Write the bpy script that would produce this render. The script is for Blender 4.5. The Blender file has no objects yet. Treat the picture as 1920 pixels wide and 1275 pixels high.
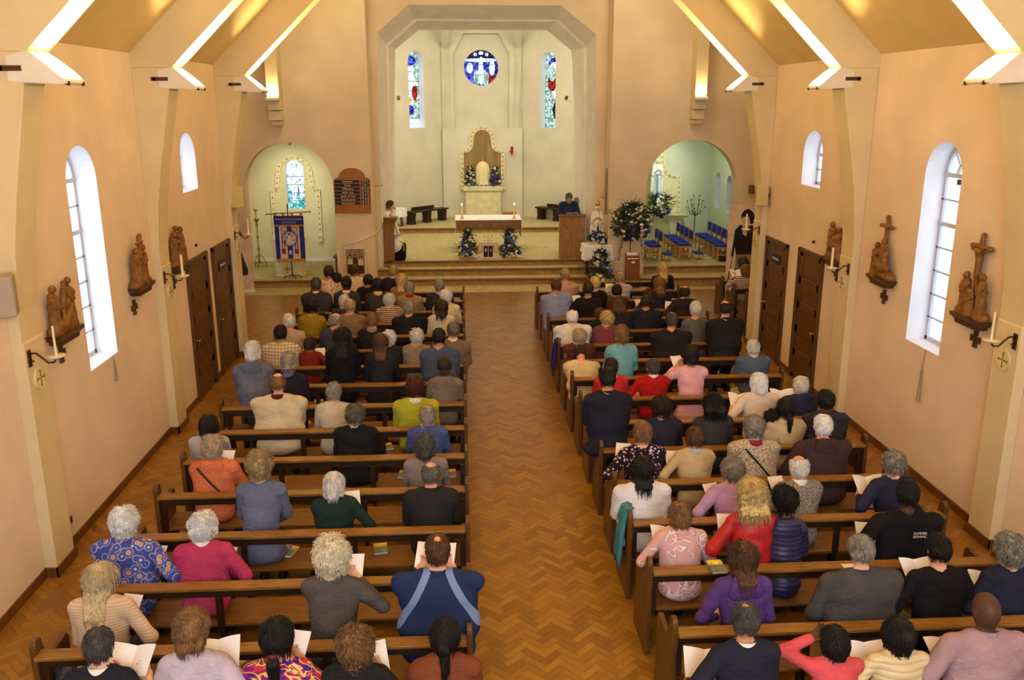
import bpy, math, random
import numpy as np
from mathutils import Vector, Matrix
sc = bpy.context.scene
COL = sc.collection
# ------------------------------------------------------------------ camera
FPX, PIT, YAW, ROL = 1654.07, .2652, .0561, -.0017
CAM = (-.027, 0.0, 5.0153)
cd = bpy.data.cameras.new('camera'); cam = bpy.data.objects.new('camera', cd); COL.objects.link(cam)
cd.sensor_width = 36; cd.lens = FPX * 36 / 1920; cd.clip_end = 200
cam.matrix_world = Matrix.Translation(CAM) @ Matrix.Rotation(-YAW, 4, 'Z') @ Matrix.Rotation(math.pi/2 - PIT, 4, 'X') @ Matrix.Rotation(ROL, 4, 'Z')
sc.camera = cam
# ------------------------------------------------------------------ sky, exposure
sc.view_settings.view_transform = 'Standard'; sc.view_settings.look = 'None'
sc.view_settings.exposure = 0.30; sc.view_settings.gamma = 1; sc.view_settings.use_curve_mapping = False
w = bpy.data.worlds.new('sky'); sc.world = w; w.use_nodes = True
w.node_tree.nodes['Background'].inputs[0].default_value = (.80, .90, 1.0, 1)
w.node_tree.nodes['Background'].inputs[1].default_value = 1.45
sc.cycles.use_denoising = True
sc.cycles.max_bounces = 7; sc.cycles.diffuse_bounces = 4; sc.cycles.glossy_bounces = 2
sc.cycles.transmission_bounces = 3; sc.cycles.transparent_max_bounces = 8
sc.cycles.sample_clamp_indirect = 6; sc.cycles.caustics_reflective = False; sc.cycles.caustics_refractive = False
FLOOD, CHANCEL, CHAPEL, WEST = 140, 150, 32, 560

def ray(px, py):
    u = (px-960)/FPX; v = (py-637.5)/FPX
    c, s = math.cos(-ROL), math.sin(-ROL); u, v = c*u-s*v, s*u+c*v
    cp, sp = math.cos(PIT), math.sin(PIT); y = cp-sp*v; z = -sp-cp*v
    cy, sy = math.cos(YAW), math.sin(YAW)
    return (cy*u+sy*y, -sy*u+cy*y, z)
def at(px, py, x=None, y=None, z=None):
    r = ray(px, py)
    t = (x-CAM[0])/r[0] if x is not None else (y-CAM[1])/r[1] if y is not None else (z-CAM[2])/r[2]
    return Vector((CAM[0]+r[0]*t, CAM[1]+r[1]*t, CAM[2]+r[2]*t))
def lin(c):
    return tuple((v/255/12.92 if v/255 <= .04045 else ((v/255+.055)/1.055)**2.4) for v in c)
def rgba(c): return (*lin(c), 1)

def area(name, loc, direction, sx, sy, power, color, spread=math.pi, portal=False):
    l = bpy.data.lights.new(name, 'AREA'); l.shape = 'RECTANGLE'; l.size = sx; l.size_y = sy
    l.energy = power; l.color = color; l.spread = spread
    if portal: l.cycles.is_portal = True
    o = bpy.data.objects.new(name, l); COL.objects.link(o); o.location = loc
    o.rotation_euler = Vector(direction).to_track_quat('-Z', 'Y').to_euler()
    return o
def spot(name, loc, target, power, color, size, blend=.6, rad=.06):
    l = bpy.data.lights.new(name, 'SPOT'); l.energy = power; l.color = color; l.spot_size = size; l.spot_blend = blend
    l.shadow_soft_size = rad
    o = bpy.data.objects.new(name, l); COL.objects.link(o); o.location = loc
    o.rotation_euler = (Vector(target)-Vector(loc)).to_track_quat('-Z', 'Y').to_euler()
    return o
# daylight: the west window behind the gallery and the side windows (portals sample the sky through them)
DAY = (.84, .92, 1.0)
area('west_daylight', (.745, -3.05, 5.6), (0, 1, -.18), 5.4, 3.4, WEST, DAY)
WL, WR = -4.626, 6.12
FRAMES = [.8, 4.85, 9.125, 13.425, 17.725]
TALLY = [2.7, 6.8, 11.11, ]
SMALLY = [15.43]
for yy in TALLY:
    area('side_window_daylight', (WL-.42, yy, 3.1), (1, 0, -.1), .85, 2.5, 13, DAY)
    area('side_window_daylight', (WR+.42, yy, 3.1), (-1, 0, -.1), .85, 2.5, 5.5, DAY)
for xx, s in ((WL-.42, 1), (WR+.42, -1)):
    area('small_window_daylight', (xx, 15.43, 4.0), (s, 0, -.1), .8, .85, 5 if s > 0 else 3.2, DAY)
# lamps hidden above and behind the chancel arch, and the spotlights of the two chapels
area('chancel_lamp', (.75, 27.3, 8.3), (0, .75, -1), 3.6, .5, CHANCEL, (1, .94, .80))
area('chancel_side_lamp', (-2.2, 28.6, 7.6), (.5, .6, -1), .6, .6, CHANCEL*.28, (1, .92, .72))
area('chancel_side_lamp', (3.7, 28.6, 7.6), (-.5, .6, -1), .6, .6, CHANCEL*.28, (1, .92, .72))
area('transept_fill_light', (-2.6, 21.4, 9.3), (-.25, .5, -1), 1.2, .6, 60, (1, .76, .32))  # unseen lights added above the transept to warm the gable
area('transept_fill_light', (4.1, 21.4, 9.3), (.25, .5, -1), 1.2, .6, 62, (1, .80, .46))
for a_, b_, c_ in ((-2.0, -.35, 26.75), (3.6, 2.15, 26.95)):
    spot('chancel_downlight', (a_, 28.2, 5.3), (b_, c_, .526), 70, (.9, 1, .96), .20, .9, .05)
# ------------------------------------------------------------------ materials
MATS = {}
def nt(name):
    m = bpy.data.materials.new(name); m.use_nodes = True
    return m, m.node_tree.nodes, m.node_tree.links, m.node_tree.nodes['Principled BSDF']
def coords(N, L, kind='Object', scale=(1, 1, 1), rot=(0, 0, 0)):
    tc = N.new('ShaderNodeTexCoord'); mp = N.new('ShaderNodeMapping')
    mp.inputs['Scale'].default_value = scale; mp.inputs['Rotation'].default_value = rot
    L.new(tc.outputs[kind], mp.inputs['Vector']); return mp.outputs[0]
def ramp(N, L, src, stops, const=False):
    r = N.new('ShaderNodeValToRGB'); e = r.color_ramp.elements
    if const: r.color_ramp.interpolation = 'CONSTANT'
    while len(e) < len(stops): e.new(.5)
    for k, (p, c) in enumerate(stops): e[k].position = p; e[k].color = rgba(c) if len(c) == 3 else c
    L.new(src, r.inputs[0]); return r.outputs[0]
def noise(N, L, vec, scale, detail=3, dist=0):
    n = N.new('ShaderNodeTexNoise'); n.inputs['Scale'].default_value = scale; n.inputs['Detail'].default_value = detail
    n.inputs['Distortion'].default_value = dist; L.new(vec, n.inputs['Vector']); return n.outputs['Fac']
def bump(N, L, b, h, strength, dist=.01):
    n = N.new('ShaderNodeBump'); n.inputs['Strength'].default_value = strength; n.inputs['Distance'].default_value = dist
    L.new(h, n.inputs['Height']); L.new(n.outputs[0], b.inputs['Normal'])
def sh(c, f): return tuple(max(0, min(255, v*f)) for v in c)
def mat(name, c, rough=.6, var=.08, scale=3, bs=0, bscale=40, metal=0, spec=.3, stretch=(1, 1, 1), sheen=0):
    if name in MATS: return MATS[name]
    m, N, L, b = nt(name); v = coords(N, L, 'Object', stretch)
    L.new(ramp(N, L, noise(N, L, v, scale), [(.3, sh(c, 1-var)), (.7, sh(c, 1+var))]), b.inputs['Base Color'])
    b.inputs['Roughness'].default_value = rough; b.inputs['Metallic'].default_value = metal
    b.inputs['Specular IOR Level'].default_value = spec
    if sheen: b.inputs['Sheen Weight'].default_value = sheen
    if bs: bump(N, L, b, noise(N, L, v, bscale, 4), bs)
    MATS[name] = m; return m
def wood(name, c, rough=.4, along='X', dark=.6, scale=7, spec=.4):
    if name in MATS: return MATS[name]
    m, N, L, b = nt(name); st = {'X': (.12, 1, 1), 'Y': (1, .12, 1), 'Z': (1, 1, .12)}[along]
    v = coords(N, L, 'Object', st); n1 = noise(N, L, v, scale*4, 5, 1.5)
    L.new(ramp(N, L, n1, [(.25, sh(c, dark)), (.5, c), (.8, sh(c, 1.18))]), b.inputs['Base Color'])
    b.inputs['Roughness'].default_value = rough; b.inputs['Specular IOR Level'].default_value = spec
    bump(N, L, b, n1, .12, .004); MATS[name] = m; return m
def emit(name, c, s):
    if name in MATS: return MATS[name]
    m, N, L, b = nt(name); b.inputs['Base Color'].default_value = rgba(c); b.inputs['Emission Color'].default_value = rgba(c)
    b.inputs['Emission Strength'].default_value = s; MATS[name] = m; return m
M_wall = mat('peach_plaster', (238, 214, 186), .75, .035, 1.2, .10, 60)
M_frame = mat('cream_portal_paint', (224, 204, 158), .7, .03, 1.5, .06, 50)
M_ceil = mat('cream_ceiling', (216, 186, 128), .8, .03, 1.5, .05, 40)
M_gable = mat('gable_plaster', (228, 206, 170), .75, .03, 1.2, .08, 60)
M_chan = mat('chancel_plaster', (222, 214, 190), .75, .03, 1.3, .06, 60)
M_chapl = mat('warm_cream_plaster', (226, 216, 176), .75, .03, 1.3, .06, 60)
M_chap = mat('pale_green_plaster', (214, 218, 190), .75, .03, 1.3, .06, 60)
M_white = mat('white_gloss_paint', (236, 236, 238), .45, .02)
M_rev = mat('white_reveal_paint', (238, 238, 244), .6, .02)
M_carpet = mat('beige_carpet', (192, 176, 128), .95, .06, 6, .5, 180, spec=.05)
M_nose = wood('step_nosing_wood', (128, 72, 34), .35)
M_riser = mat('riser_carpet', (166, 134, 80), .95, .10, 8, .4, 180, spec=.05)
M_skirt = wood('skirting_wood', (110, 66, 30), .4, 'Y')
M_door = wood('dark_oak_door', (92, 58, 24), .42, 'Z', .6)
M_doorp = wood('oak_door_panel', (100, 64, 26), .42, 'Y', .65)
M_rail = wood('pew_top_oak', (140, 97, 42), .34, 'X', .62)
M_pew = wood('pew_dark_oak', (50, 30, 12), .42, 'X', .55)  # dark oak, its colour taken darker still for the shade under the pews
M_pewend = wood('pew_end_oak', (92, 60, 24), .42, 'Z', .62)
M_seat = wood('pew_seat_oak', (126, 83, 34), .36, 'X', .7)
M_brass = mat('brass', (190, 150, 70), .3, .08, 5, metal=1)
M_gold = mat('gilding', (206, 168, 78), .4, .12, 20, .2, 60, metal=.6)
M_iron = mat('black_iron', (40, 34, 28), .5, .1, 8)
M_bronze = mat('bronze', (92, 66, 42), .4, .12, 8, metal=.7)
M_oak = wood('light_oak', (156, 112, 56), .4, 'Z', .72)
M_oakd = wood('mid_oak', (136, 94, 44), .4, 'Z', .7)
M_stone = mat('cream_stone', (224, 214, 170), .7, .05, 4, .1, 30)
M_paper = mat('white_paper', (240, 232, 228), .8, .02)
M_carve = mat('carved_lime_wood', (132, 88, 38), .5, .14, 14, .3, 60)
M_carved = wood('dark_carved_base', (82, 50, 22), .45, 'Y', .7, 3)
M_metal = mat('white_window_metal', (196, 198, 210), .5, .02)
# ------------------------------------------------------------------ mesh building
class MB:
    def __init__(s): s.v = []; s.f = []; s.m = []; s.uv = None
    def add(s, V, F, m=0):
        o = len(s.v); s.v += [tuple(p) for p in V]; s.f += [tuple(o+i for i in f) for f in F]
        s.m += [m]*len(F) if isinstance(m, int) else list(m); return s
    def box(s, a, b, m=0):
        x0, y0, z0 = a; x1, y1, z1 = b
        return s.add([(x0,y0,z0),(x1,y0,z0),(x1,y1,z0),(x0,y1,z0),(x0,y0,z1),(x1,y0,z1),(x1,y1,z1),(x0,y1,z1)],
            [(0,3,2,1),(4,5,6,7),(0,1,5,4),(1,2,6,5),(2,3,7,6),(3,0,4,7)], m)
    def prism(s, pts, axis, lo, hi, m=0):
        n = len(pts)
        def P(p, h): return {'X': (h, p[0], p[1]), 'Y': (p[0], h, p[1]), 'Z': (p[0], p[1], h)}[axis]
        V = [P(p, lo) for p in pts]+[P(p, hi) for p in pts]
        F = [tuple(range(n))[::-1], tuple(range(n, 2*n))]+[(i, (i+1) % n, n+(i+1) % n, n+i) for i in range(n)]
        return s.add(V, F, m)
    def tube(s, pts, r, n=8, m=0, cap=True):
        pts = [Vector(p) for p in pts]; R = r if isinstance(r, (list, tuple)) else [r]*len(pts); V = []; F = []
        up = Vector((0, 0, 1))
        for i, p in enumerate(pts):
            t = (pts[min(i+1, len(pts)-1)]-pts[max(i-1, 0)]).normalized()
            a = t.cross(up if abs(t.z) < .95 else Vector((1, 0, 0))).normalized(); b = t.cross(a)
            for k in range(n):
                an = 2*math.pi*k/n; V.append(p+a*math.cos(an)*R[i]+b*math.sin(an)*R[i])
        for i in range(len(pts)-1):
            for k in range(n): F.append((i*n+k, i*n+(k+1) % n, (i+1)*n+(k+1) % n, (i+1)*n+k))
        if cap: F += [tuple(range(n))[::-1], tuple(range((len(pts)-1)*n, len(pts)*n))]
        return s.add(V, F, m)
    def lathe(s, prof, c=(0, 0, 0), n=20, m=0):
        V = []; F = []
        for r, z in prof:
            for k in range(n):
                a = 2*math.pi*k/n; V.append((c[0]+r*math.cos(a), c[1]+r*math.sin(a), c[2]+z))
        for i in range(len(prof)-1):
            for k in range(n): F.append((i*n+k, i*n+(k+1) % n, (i+1)*n+(k+1) % n, (i+1)*n+k))
        F += [tuple(range(n))[::-1], tuple(range((len(prof)-1)*n, len(prof)*n))]
        return s.add(V, F, m)
    def ball(s, c, r, m=0, n=10, sq=(1, 1, 1)):
        prof = [(max(1e-4, r*math.sin(math.pi*i/(n//2+1))), -r*math.cos(math.pi*i/(n//2+1))) for i in range(n//2+2)]
        o = len(s.v); s.lathe(prof, (0, 0, 0), n, m)
        for i in range(o, len(s.v)): x, y, z = s.v[i]; s.v[i] = (c[0]+x*sq[0], c[1]+y*sq[1], c[2]+z*sq[2])
        return s
    def map(s, fn): s.v = [tuple(fn(*p)) for p in s.v]; return s
    def mesh(s, name, mats, smooth=False):
        me = bpy.data.meshes.new(name); me.from_pydata(s.v, [], s.f)
        for k in (mats if isinstance(mats, (list, tuple)) else [mats]): me.materials.append(k)
        if s.f: me.polygons.foreach_set('material_index', s.m)
        if smooth: me.polygons.foreach_set('use_smooth', [True]*len(s.f))
        me.update(); return me
    def build(s, name, mats, parent=None, smooth=False, bevel=0, loc=None):
        o = bpy.data.objects.new(name, s.mesh(name, mats, smooth)); COL.objects.link(o)
        if parent: o.parent = parent
        if loc: o.location = loc
        if bevel:
            b = o.modifiers.new('bevel', 'BEVEL'); b.width = bevel; b.segments = 2; b.limit_method = 'ANGLE'; b.angle_limit = .6
        return o
def tag(o, label, cat, group=None, kind=None):
    o['label'] = label; o['category'] = cat
    if group: o['group'] = group
    if kind: o['kind'] = kind
    return o
def thing(name, label, cat, loc=(0, 0, 0), rz=0, group=None):
    o = bpy.data.objects.new(name, None); COL.objects.link(o); o.empty_display_size = .1
    o.location = loc; o.rotation_euler = (0, 0, rz); return tag(o, label, cat, group)
def struct(o): o['kind'] = 'structure'; return o
def kids(o): return [c for c in list(bpy.data.objects) if c.parent == o]
def dup(root, loc=None, rz=None, label=None, group=None):
    def cp(o, par):
        c = o.copy(); COL.objects.link(c)
        if par: c.parent = par
        for k in CH.get(o.name, []) or kids(o): cp(k, c)
        return c
    r = cp(root, None)
    if loc is not None: r.location = loc
    if rz is not None: r.rotation_euler = (0, 0, rz)
    if label: r['label'] = label
    if group: r['group'] = group
    return r
CH = {}
def text(s, size, parent, loc, rot, m, name='lettering', ext=.001, align='CENTER', sx=1):
    c = bpy.data.curves.new(name, 'FONT'); c.body = s; c.size = size; c.extrude = ext; c.align_x = align; c.align_y = 'CENTER'
    t = bpy.data.objects.new(name, c); COL.objects.link(t)
    dg = bpy.context.evaluated_depsgraph_get(); me = bpy.data.meshes.new_from_object(t.evaluated_get(dg)); bpy.data.objects.remove(t)
    me.materials.clear(); me.materials.append(m); o = bpy.data.objects.new(name, me); COL.objects.link(o)
    o.parent = parent; o.location = loc; o.rotation_euler = rot; o.scale = (sx, 1, 1); return o
# ================================================================== THE BUILDING
def arch_top(ul, ur, spring, n=16):
    c = (ul+ur)/2; r = (ur-ul)/2
    return [(c-r*math.cos(math.pi*i/n), spring+r*math.sin(math.pi*i/n)) for i in range(n+1)]
def wall(name, u0, u1, v0, v1, ops, T, depth, mats):
    mb = MB(); cur = u0
    for op in sorted(ops, key=lambda o: o['ul']):
        ul, ur, sill, top = op['ul'], op['ur'], op['sill'], op['top']; d = op.get('depth', depth); fl = op.get('flare', 0)
        mb.add([(cur, v0, 0), (ul, v0, 0), (ul, v1, 0), (cur, v1, 0)], [(0, 1, 2, 3)]); cur = ur
        if sill > v0+1e-4: mb.add([(ul, v0, 0), (ur, v0, 0), (ur, sill, 0), (ul, sill, 0)], [(0, 1, 2, 3)])
        if abs(top[0][1]-top[-1][1]) < .01 or 1:
            for (a, b), (c, e) in zip(top[:-1], top[1:]): mb.add([(a, b, 0), (c, e, 0), (c, v1, 0), (a, v1, 0)], [(0, 1, 2, 3)])
        loop = [(ul, sill)]+top+[(ur, sill)]; n = len(loop)
        cu, cv = (ul+ur)/2, (sill+top[len(top)//2][1])/2
        V = [(a, b, 0) for a, b in loop]+[(a, b, d) for a, b in loop]
        F = [(i, i+1, n+i+1, n+i) for i in range(n-1)]
        if sill > v0+1e-4: F.append((n-1, 0, n, 2*n-1))
        mb.add(V, F, 1)
    mb.add([(cur, v0, 0), (u1, v0, 0), (u1, v1, 0), (cur, v1, 0)], [(0, 1, 2, 3)])
    mb.map(lambda u, v, d: T(u, v, d)); return struct(mb.build(name, mats))
TL = lambda u, v, d: (WL-d, u, v)
TR = lambda u, v, d: (WR+d, u, v)
ops = []
HW = .44
for yy in TALLY: ops.append(dict(ul=yy-HW, ur=yy+HW, sill=1.80, top=arch_top(yy-HW, yy+HW, 4.06)))
ops.append(dict(ul=15.0, ur=15.86, sill=3.54, top=arch_top(15.0, 15.86, 4.07)))
wall('wall_left', -3.2, 18.0, 0, 5.68, ops, TL, .34, [M_wall, M_rev])
wall('wall_right', -3.2, 18.0, 0, 5.68, ops, TR, .34, [M_wall, M_rev])
# window glass: the sky seen through slightly frosted panes
gm, N, L, b = nt('frosted_window_glass'); N.remove(b)
tr = N.new('ShaderNodeBsdfTransparent'); tl = N.new('ShaderNodeBsdfTranslucent'); mx = N.new('ShaderNodeMixShader')
tr.inputs[0].default_value = (.92, .97, 1, 1); tl.inputs[0].default_value = (.9, .95, 1, 1); mx.inputs[0].default_value = .25
L.new(tr.outputs[0], mx.inputs[1]); L.new(tl.outputs[0], mx.inputs[2]); L.new(mx.outputs[0], N['Material Output'].inputs[0])
WN = [0]
def side_window(T, yc, sill, spring, hw, rows, thick):
    WN[0] += 1; d = .30
    fr = MB(); t = .036; u0, u1 = yc-hw, yc+hw
    B = lambda a, b, c, e, dd=.03: fr.box((a, b, d-dd), (c, e, d+.02))
    B(u0, sill, u0+t*1.3, spring); B(u1-t*1.3, sill, u1, spring); B(yc-t/2, sill, yc+t/2, spring); B(u0, sill, u1, sill+t*1.5)
    for k in range(1, rows+1):
        z = sill+(spring-sill)*k/rows; tt = t*1.5 if (k == rows or k == rows-thick) else t*.6
        B(u0, z-tt/2, u1, z+tt/2, .045 if tt > t else .03)
    # arched head: outer ring, a small inner half ring and spokes
    for r0, r1 in ((hw-t*1.4, hw), (hw*.36-t*.4, hw*.36+t*.4)):
        V = []; F = []; n = 16
        for k in range(n+1):
            a = math.pi*k/n
            for r in (r0, r1):
                for dd in (d-.03, d+.02): V.append((yc-r*math.cos(a), spring+r*math.sin(a), dd))
        for k in range(n):
            o = 4*k; F += [(o, o+2, o+6, o+4), (o+1, o+5, o+7, o+3), (o, o+4, o+5, o+1), (o+2, o+3, o+7, o+6)]
        fr.add(V, F)
    for an in (50, 90, 130):
        a = math.radians(an); c, s_ = math.cos(a), math.sin(a); r0, r1 = hw*.36, hw-.02; q = t*.35
        V = [(yc-r*c+sg*q*s_, spring+r*s_+sg*q*c, dd) for r in (r0, r1) for sg in (-1, 1) for dd in (d-.025, d+.02)]
        fr.add(V, [(0, 1, 3, 2), (4, 6, 7, 5), (0, 2, 6, 4), (1, 5, 7, 3), (0, 4, 5, 1), (2, 3, 7, 6)])
    root = MB(); top = arch_top(u0, u1, spring)
    V = [(u0, sill, d), (u1, sill, d)]+[(a, b, d) for a, b in reversed(top)]
    root.add(V, [tuple(range(len(V)))]); root.map(T); g = struct(root.build('window_%d' % WN[0], gm))
    fr.map(T); f = fr.build('window_frame', M_metal, g, bevel=0)
    if sill < 2:
        lt = MB(); lt.box((yc-.02, sill+(spring-sill)*.955, d-.09), (yc+.02, sill+(spring-sill)*.985, d-.03)); lt.map(T); lt.build('window_latch', M_iron, g)
for T in (TL, TR):
    for yy in TALLY: side_window(T, yy, 1.80, 4.06, HW, 7, 2)
    side_window(T, 15.43, 3.54, 4.07, .43, 2, 9)
# blind cords below two windows
for T, nm, px in ((TL, 'looped white blind cord hanging under the tall left window', 0), (TR, 'long looped blind cord hanging under the tall right window', 1)):
    c = MB(); yc = 11.35 if px == 0 else 10.98; ln = .35 if px == 0 else .75
    c.tube([T(yc, 1.8, -.012), T(yc+.02, 1.8-ln*.35, -.02), T(yc+.06, 1.8-ln, -.02), T(yc-.03, 1.8-ln*.96, -.02), T(yc, 1.8-ln*.35, -.02)], .007, 6)
    tag(c.build('blind_cord', mat('cord_grey', (150, 136, 110), .8), smooth=True), nm, 'cord', 'blind cords')
# floor: herringbone parquet blocks, one face each with its own tone
def parquet():
    Lb, wb = .24, .08; V = []; F = []; tone = []; uv = []; rnd = random.Random(4)
    c = math.sqrt(.5)
    xa, xb, ya, yb = -4.63, 6.13, -3.2, 23.5
    def blk(x, y, hz):
        a, b = (Lb, wb) if hz else (wb, Lb)
        q = [(x, y), (x+a, y), (x+a, y+b), (x, y+b)]
        q = [(c*(p[0]-p[1]), c*(p[0]+p[1])) for p in q]
        cx_ = sum(p[0] for p in q)/4; cy_ = sum(p[1] for p in q)/4
        if cy_ > 18.0:
            if not (-6.4 < cx_ < 8.3 and cy_ < yb+.1): return
        elif not (xa-.15 < cx_ < xb+.15 and ya < cy_): return
        o = len(V); V.extend([(p[0], p[1], 0) for p in q]); F.append((o, o+1, o+2, o+3)); tone.append(rnd.random())
        r = rnd.random()*50
        uv.extend([(r, 0), (r+4, 0), (r+4, 1), (r, 1)] if hz else [(r, 0), (r, 1), (r+4, 1), (r+4, 0)])
    for i in range(-420, 700):
        for j in range(-80, 80):
            # lattice (w,w) and (L,-L); after the 45 degree turn x'=c*2L*j-ish, y'=c*2w*i-ish
            x = i*wb+j*Lb; y = i*wb-j*Lb
            X = c*(x-y); Y = c*(x+y)
            if X < -7.2 or X > 9 or Y < -4 or Y > 24.4: continue
            blk(x, y, True); blk(x+Lb, y+wb-Lb, False)
    me = bpy.data.meshes.new('floor'); me.from_pydata(V, [], F)
    u = me.uv_layers.new(name='UVMap'); u.data.foreach_set('uv', [t for p in uv for t in p])
    a = me.attributes.new('tone', 'FLOAT', 'FACE'); a.data.foreach_set('value', tone)
    m, N, L, b = nt('parquet'); at_ = N.new('ShaderNodeAttribute'); at_.attribute_name = 'tone'
    uvn = N.new('ShaderNodeUVMap'); mp = N.new('ShaderNodeMapping'); mp.inputs['Scale'].default_value = (1, 6, 1); L.new(uvn.outputs[0], mp.inputs[0])
    g = noise(N, L, mp.outputs[0], 1.6, 4, 1)
    big = noise(N, L, coords(N, L, 'Object', (1, .35, 1)), .9, 2)
    mxx = N.new('ShaderNodeMath'); mxx.operation = 'MULTIPLY_ADD'; mxx.inputs[1].default_value = .42; L.new(at_.outputs['Fac'], mxx.inputs[0])
    sc_ = N.new('ShaderNodeMath'); sc_.operation = 'MULTIPLY'; sc_.inputs[1].default_value = .42; L.new(g, sc_.inputs[0]); L.new(sc_.outputs[0], mxx.inputs[2])
    ad = N.new('ShaderNodeMath'); ad.operation = 'MULTIPLY_ADD'; ad.inputs[1].default_value = .30; L.new(big, ad.inputs[0]); L.new(mxx.outputs[0], ad.inputs[2])
    col = ramp(N, L, ad.outputs[0], [(.2, (112, 70, 16)), (.5, (146, 99, 28)), (.85, (168, 121, 42))])
    sep = N.new('ShaderNodeSeparateXYZ'); L.new(uvn.outputs[0], sep.inputs[0])
    pp = N.new('ShaderNodeMath'); pp.operation = 'PINGPONG'; pp.inputs[1].default_value = .5; L.new(sep.outputs[1], pp.inputs[0])
    edge = ramp(N, L, pp.outputs[0], [(0, (.35, .35, .35, 1)), (.07, (1, 1, 1, 1))])
    mul = N.new('ShaderNodeMix'); mul.data_type = 'RGBA'; mul.blend_type = 'MULTIPLY'; mul.inputs[0].default_value = 1
    L.new(col, mul.inputs[6]); L.new(edge, mul.inputs[7]); L.new(mul.outputs[2], b.inputs['Base Color'])
    b.inputs['Roughness'].default_value = .30; b.inputs['Specular IOR Level'].default_value = .5
    bump(N, L, b, g, .1, .003)
    me.materials.append(m); o = bpy.data.objects.new('floor', me); COL.objects.link(o); struct(o)
parquet()
s = MB(); s.box((-7.2, -4, -.3), (9, 24.4, -.012)); struct(s.build('floor_base', M_pew))
# portal frames: tapering pilaster and rafter of each bay, both sides
MIDX = .745; SL = .966
def frame(side, yc, n):
    def X(x): return x if side < 0 else 2*MIDX-x
    y0, y1 = yc-.225, yc+.225
    pil = [(-4.63, 0), (-4.50, 0), (-4.50, 2.62), (-4.512, 2.64), (-4.508, 2.95), (-4.44, 3.6), (-4.355, 4.1), (-4.25, 4.6), (-4.07, 5.47), (-4.63, 5.47)]
    mb = MB(); mb.prism([(X(a), b) for a, b in pil], 'Y', y0, y1)
    t = struct(mb.build('trim_%d' % n, M_frame, bevel=.012))
    r = MB(); r.prism([(X(-4.07), 5.47), (X(MIDX), 5.47+SL*(MIDX+4.07)), (X(MIDX), 11.6), (X(-4.8), 5.55+.0), (X(-4.63), 5.47)], 'Y', y0, y1)
    r.build('rafter', M_frame, t)
    return t
k = 1
for yc in FRAMES:
    for sd in (-1, 1): frame(sd, yc, k); k += 1
c = MB()
for sx in (-1, 1):
    X = (lambda x: x) if sx < 0 else (lambda x: 2*MIDX-x)
    zr = 5.66+SL*(MIDX+4.63)
    c.add([(X(-4.63), -3.2, 5.66), (X(MIDX), -3.2, zr), (X(MIDX), 18.2, zr), (X(-4.63), 18.2, 5.66)], [(0, 1, 2, 3)])
struct(c.build('ceiling', M_ceil))
# floodlights bracketed to the tops of the pilasters
M_lens = emit('lit_flood_glass', (255, 236, 176), 9)
M_hous = mat('white_lamp_housing', (232, 222, 206), .45, .03)
words_n = ['behind the gallery', 'above the rear pews', 'nearest', 'middle', 'farthest']
for i, yc in enumerate(FRAMES):
    for sd in (-1, 1):
        lab = '%s white wedge floodlight on the %s wall, shining up a rafter' % (('nearest', 'rear', 'nearest visible', 'second', 'farthest')[i], 'left' if sd < 0 else 'right')
        if i < 2: lab = 'white wedge floodlight high on the %s wall, bay %s the camera' % ('left' if sd < 0 else 'right', ('behind', 'beside')[i])
        x0 = -4.27 if sd < 0 else 2*MIDX+4.27
        if i == 2: lab = 'large white wedge floodlight nearest the camera, high on the %s wall' % ('left' if sd < 0 else 'right')
        if i == 3: lab = 'white wedge floodlight on the second pilaster from the back, %s wall' % ('left' if sd < 0 else 'right')
        if i == 4: lab = 'small white wedge floodlight on the pilaster beside the %s speaker, nearest the altar' % ('left' if sd < 0 else 'right')
        t = thing('floodlight', lab, 'lamp', (x0, yc, 5.19), 0 if sd < 0 else math.pi, 'floodlights on the pilasters')
        h = MB(); h.prism([(.0, .0), (.50, -.025), (.535, -.005), (.525, .02), (.215, .285), (.17, .285), (.0, .235)], 'Y', -.235, .235); hs_ = h.build('housing', M_hous, t, bevel=.01)
        g = MB(); nx, nz = .47, .88
        g.add([(.508, -.215, .038), (.508, .215, .038), (.44, .225, .105), (.30, .215, .222), (.235, .17, .275), (.235, -.17, .275), (.30, -.215, .222), (.44, -.225, .105)], [tuple(range(8))]); g.build('lamp_glass', M_lens, hs_)
        br = MB(); br.box((-.07, -.245, .10), (.14, -.225, .15)); br.box((-.07, .225, .10), (.14, .245, .15)); br.box((-.09, -.245, .10), (-.03, .245, .15)); br.box((-.06, -.03, -.02), (.02, .03, .16)); br.build('bracket', M_bronze, t)
        cl = MB(); cl.box((.515, -.18, -.03), (.54, -.16, .01)); cl.box((.515, .16, -.03), (.54, .18, .01)); cl.build('clip', M_iron, t)
        if yc < 1: continue
        l = area('floodlight_beam', (x0+(.40 if sd < 0 else -.40), yc, 5.19+.19), (.62*(-sd), 0, .78), .30, .34, FLOOD, (1, .80, .38), 2.3)
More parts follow.
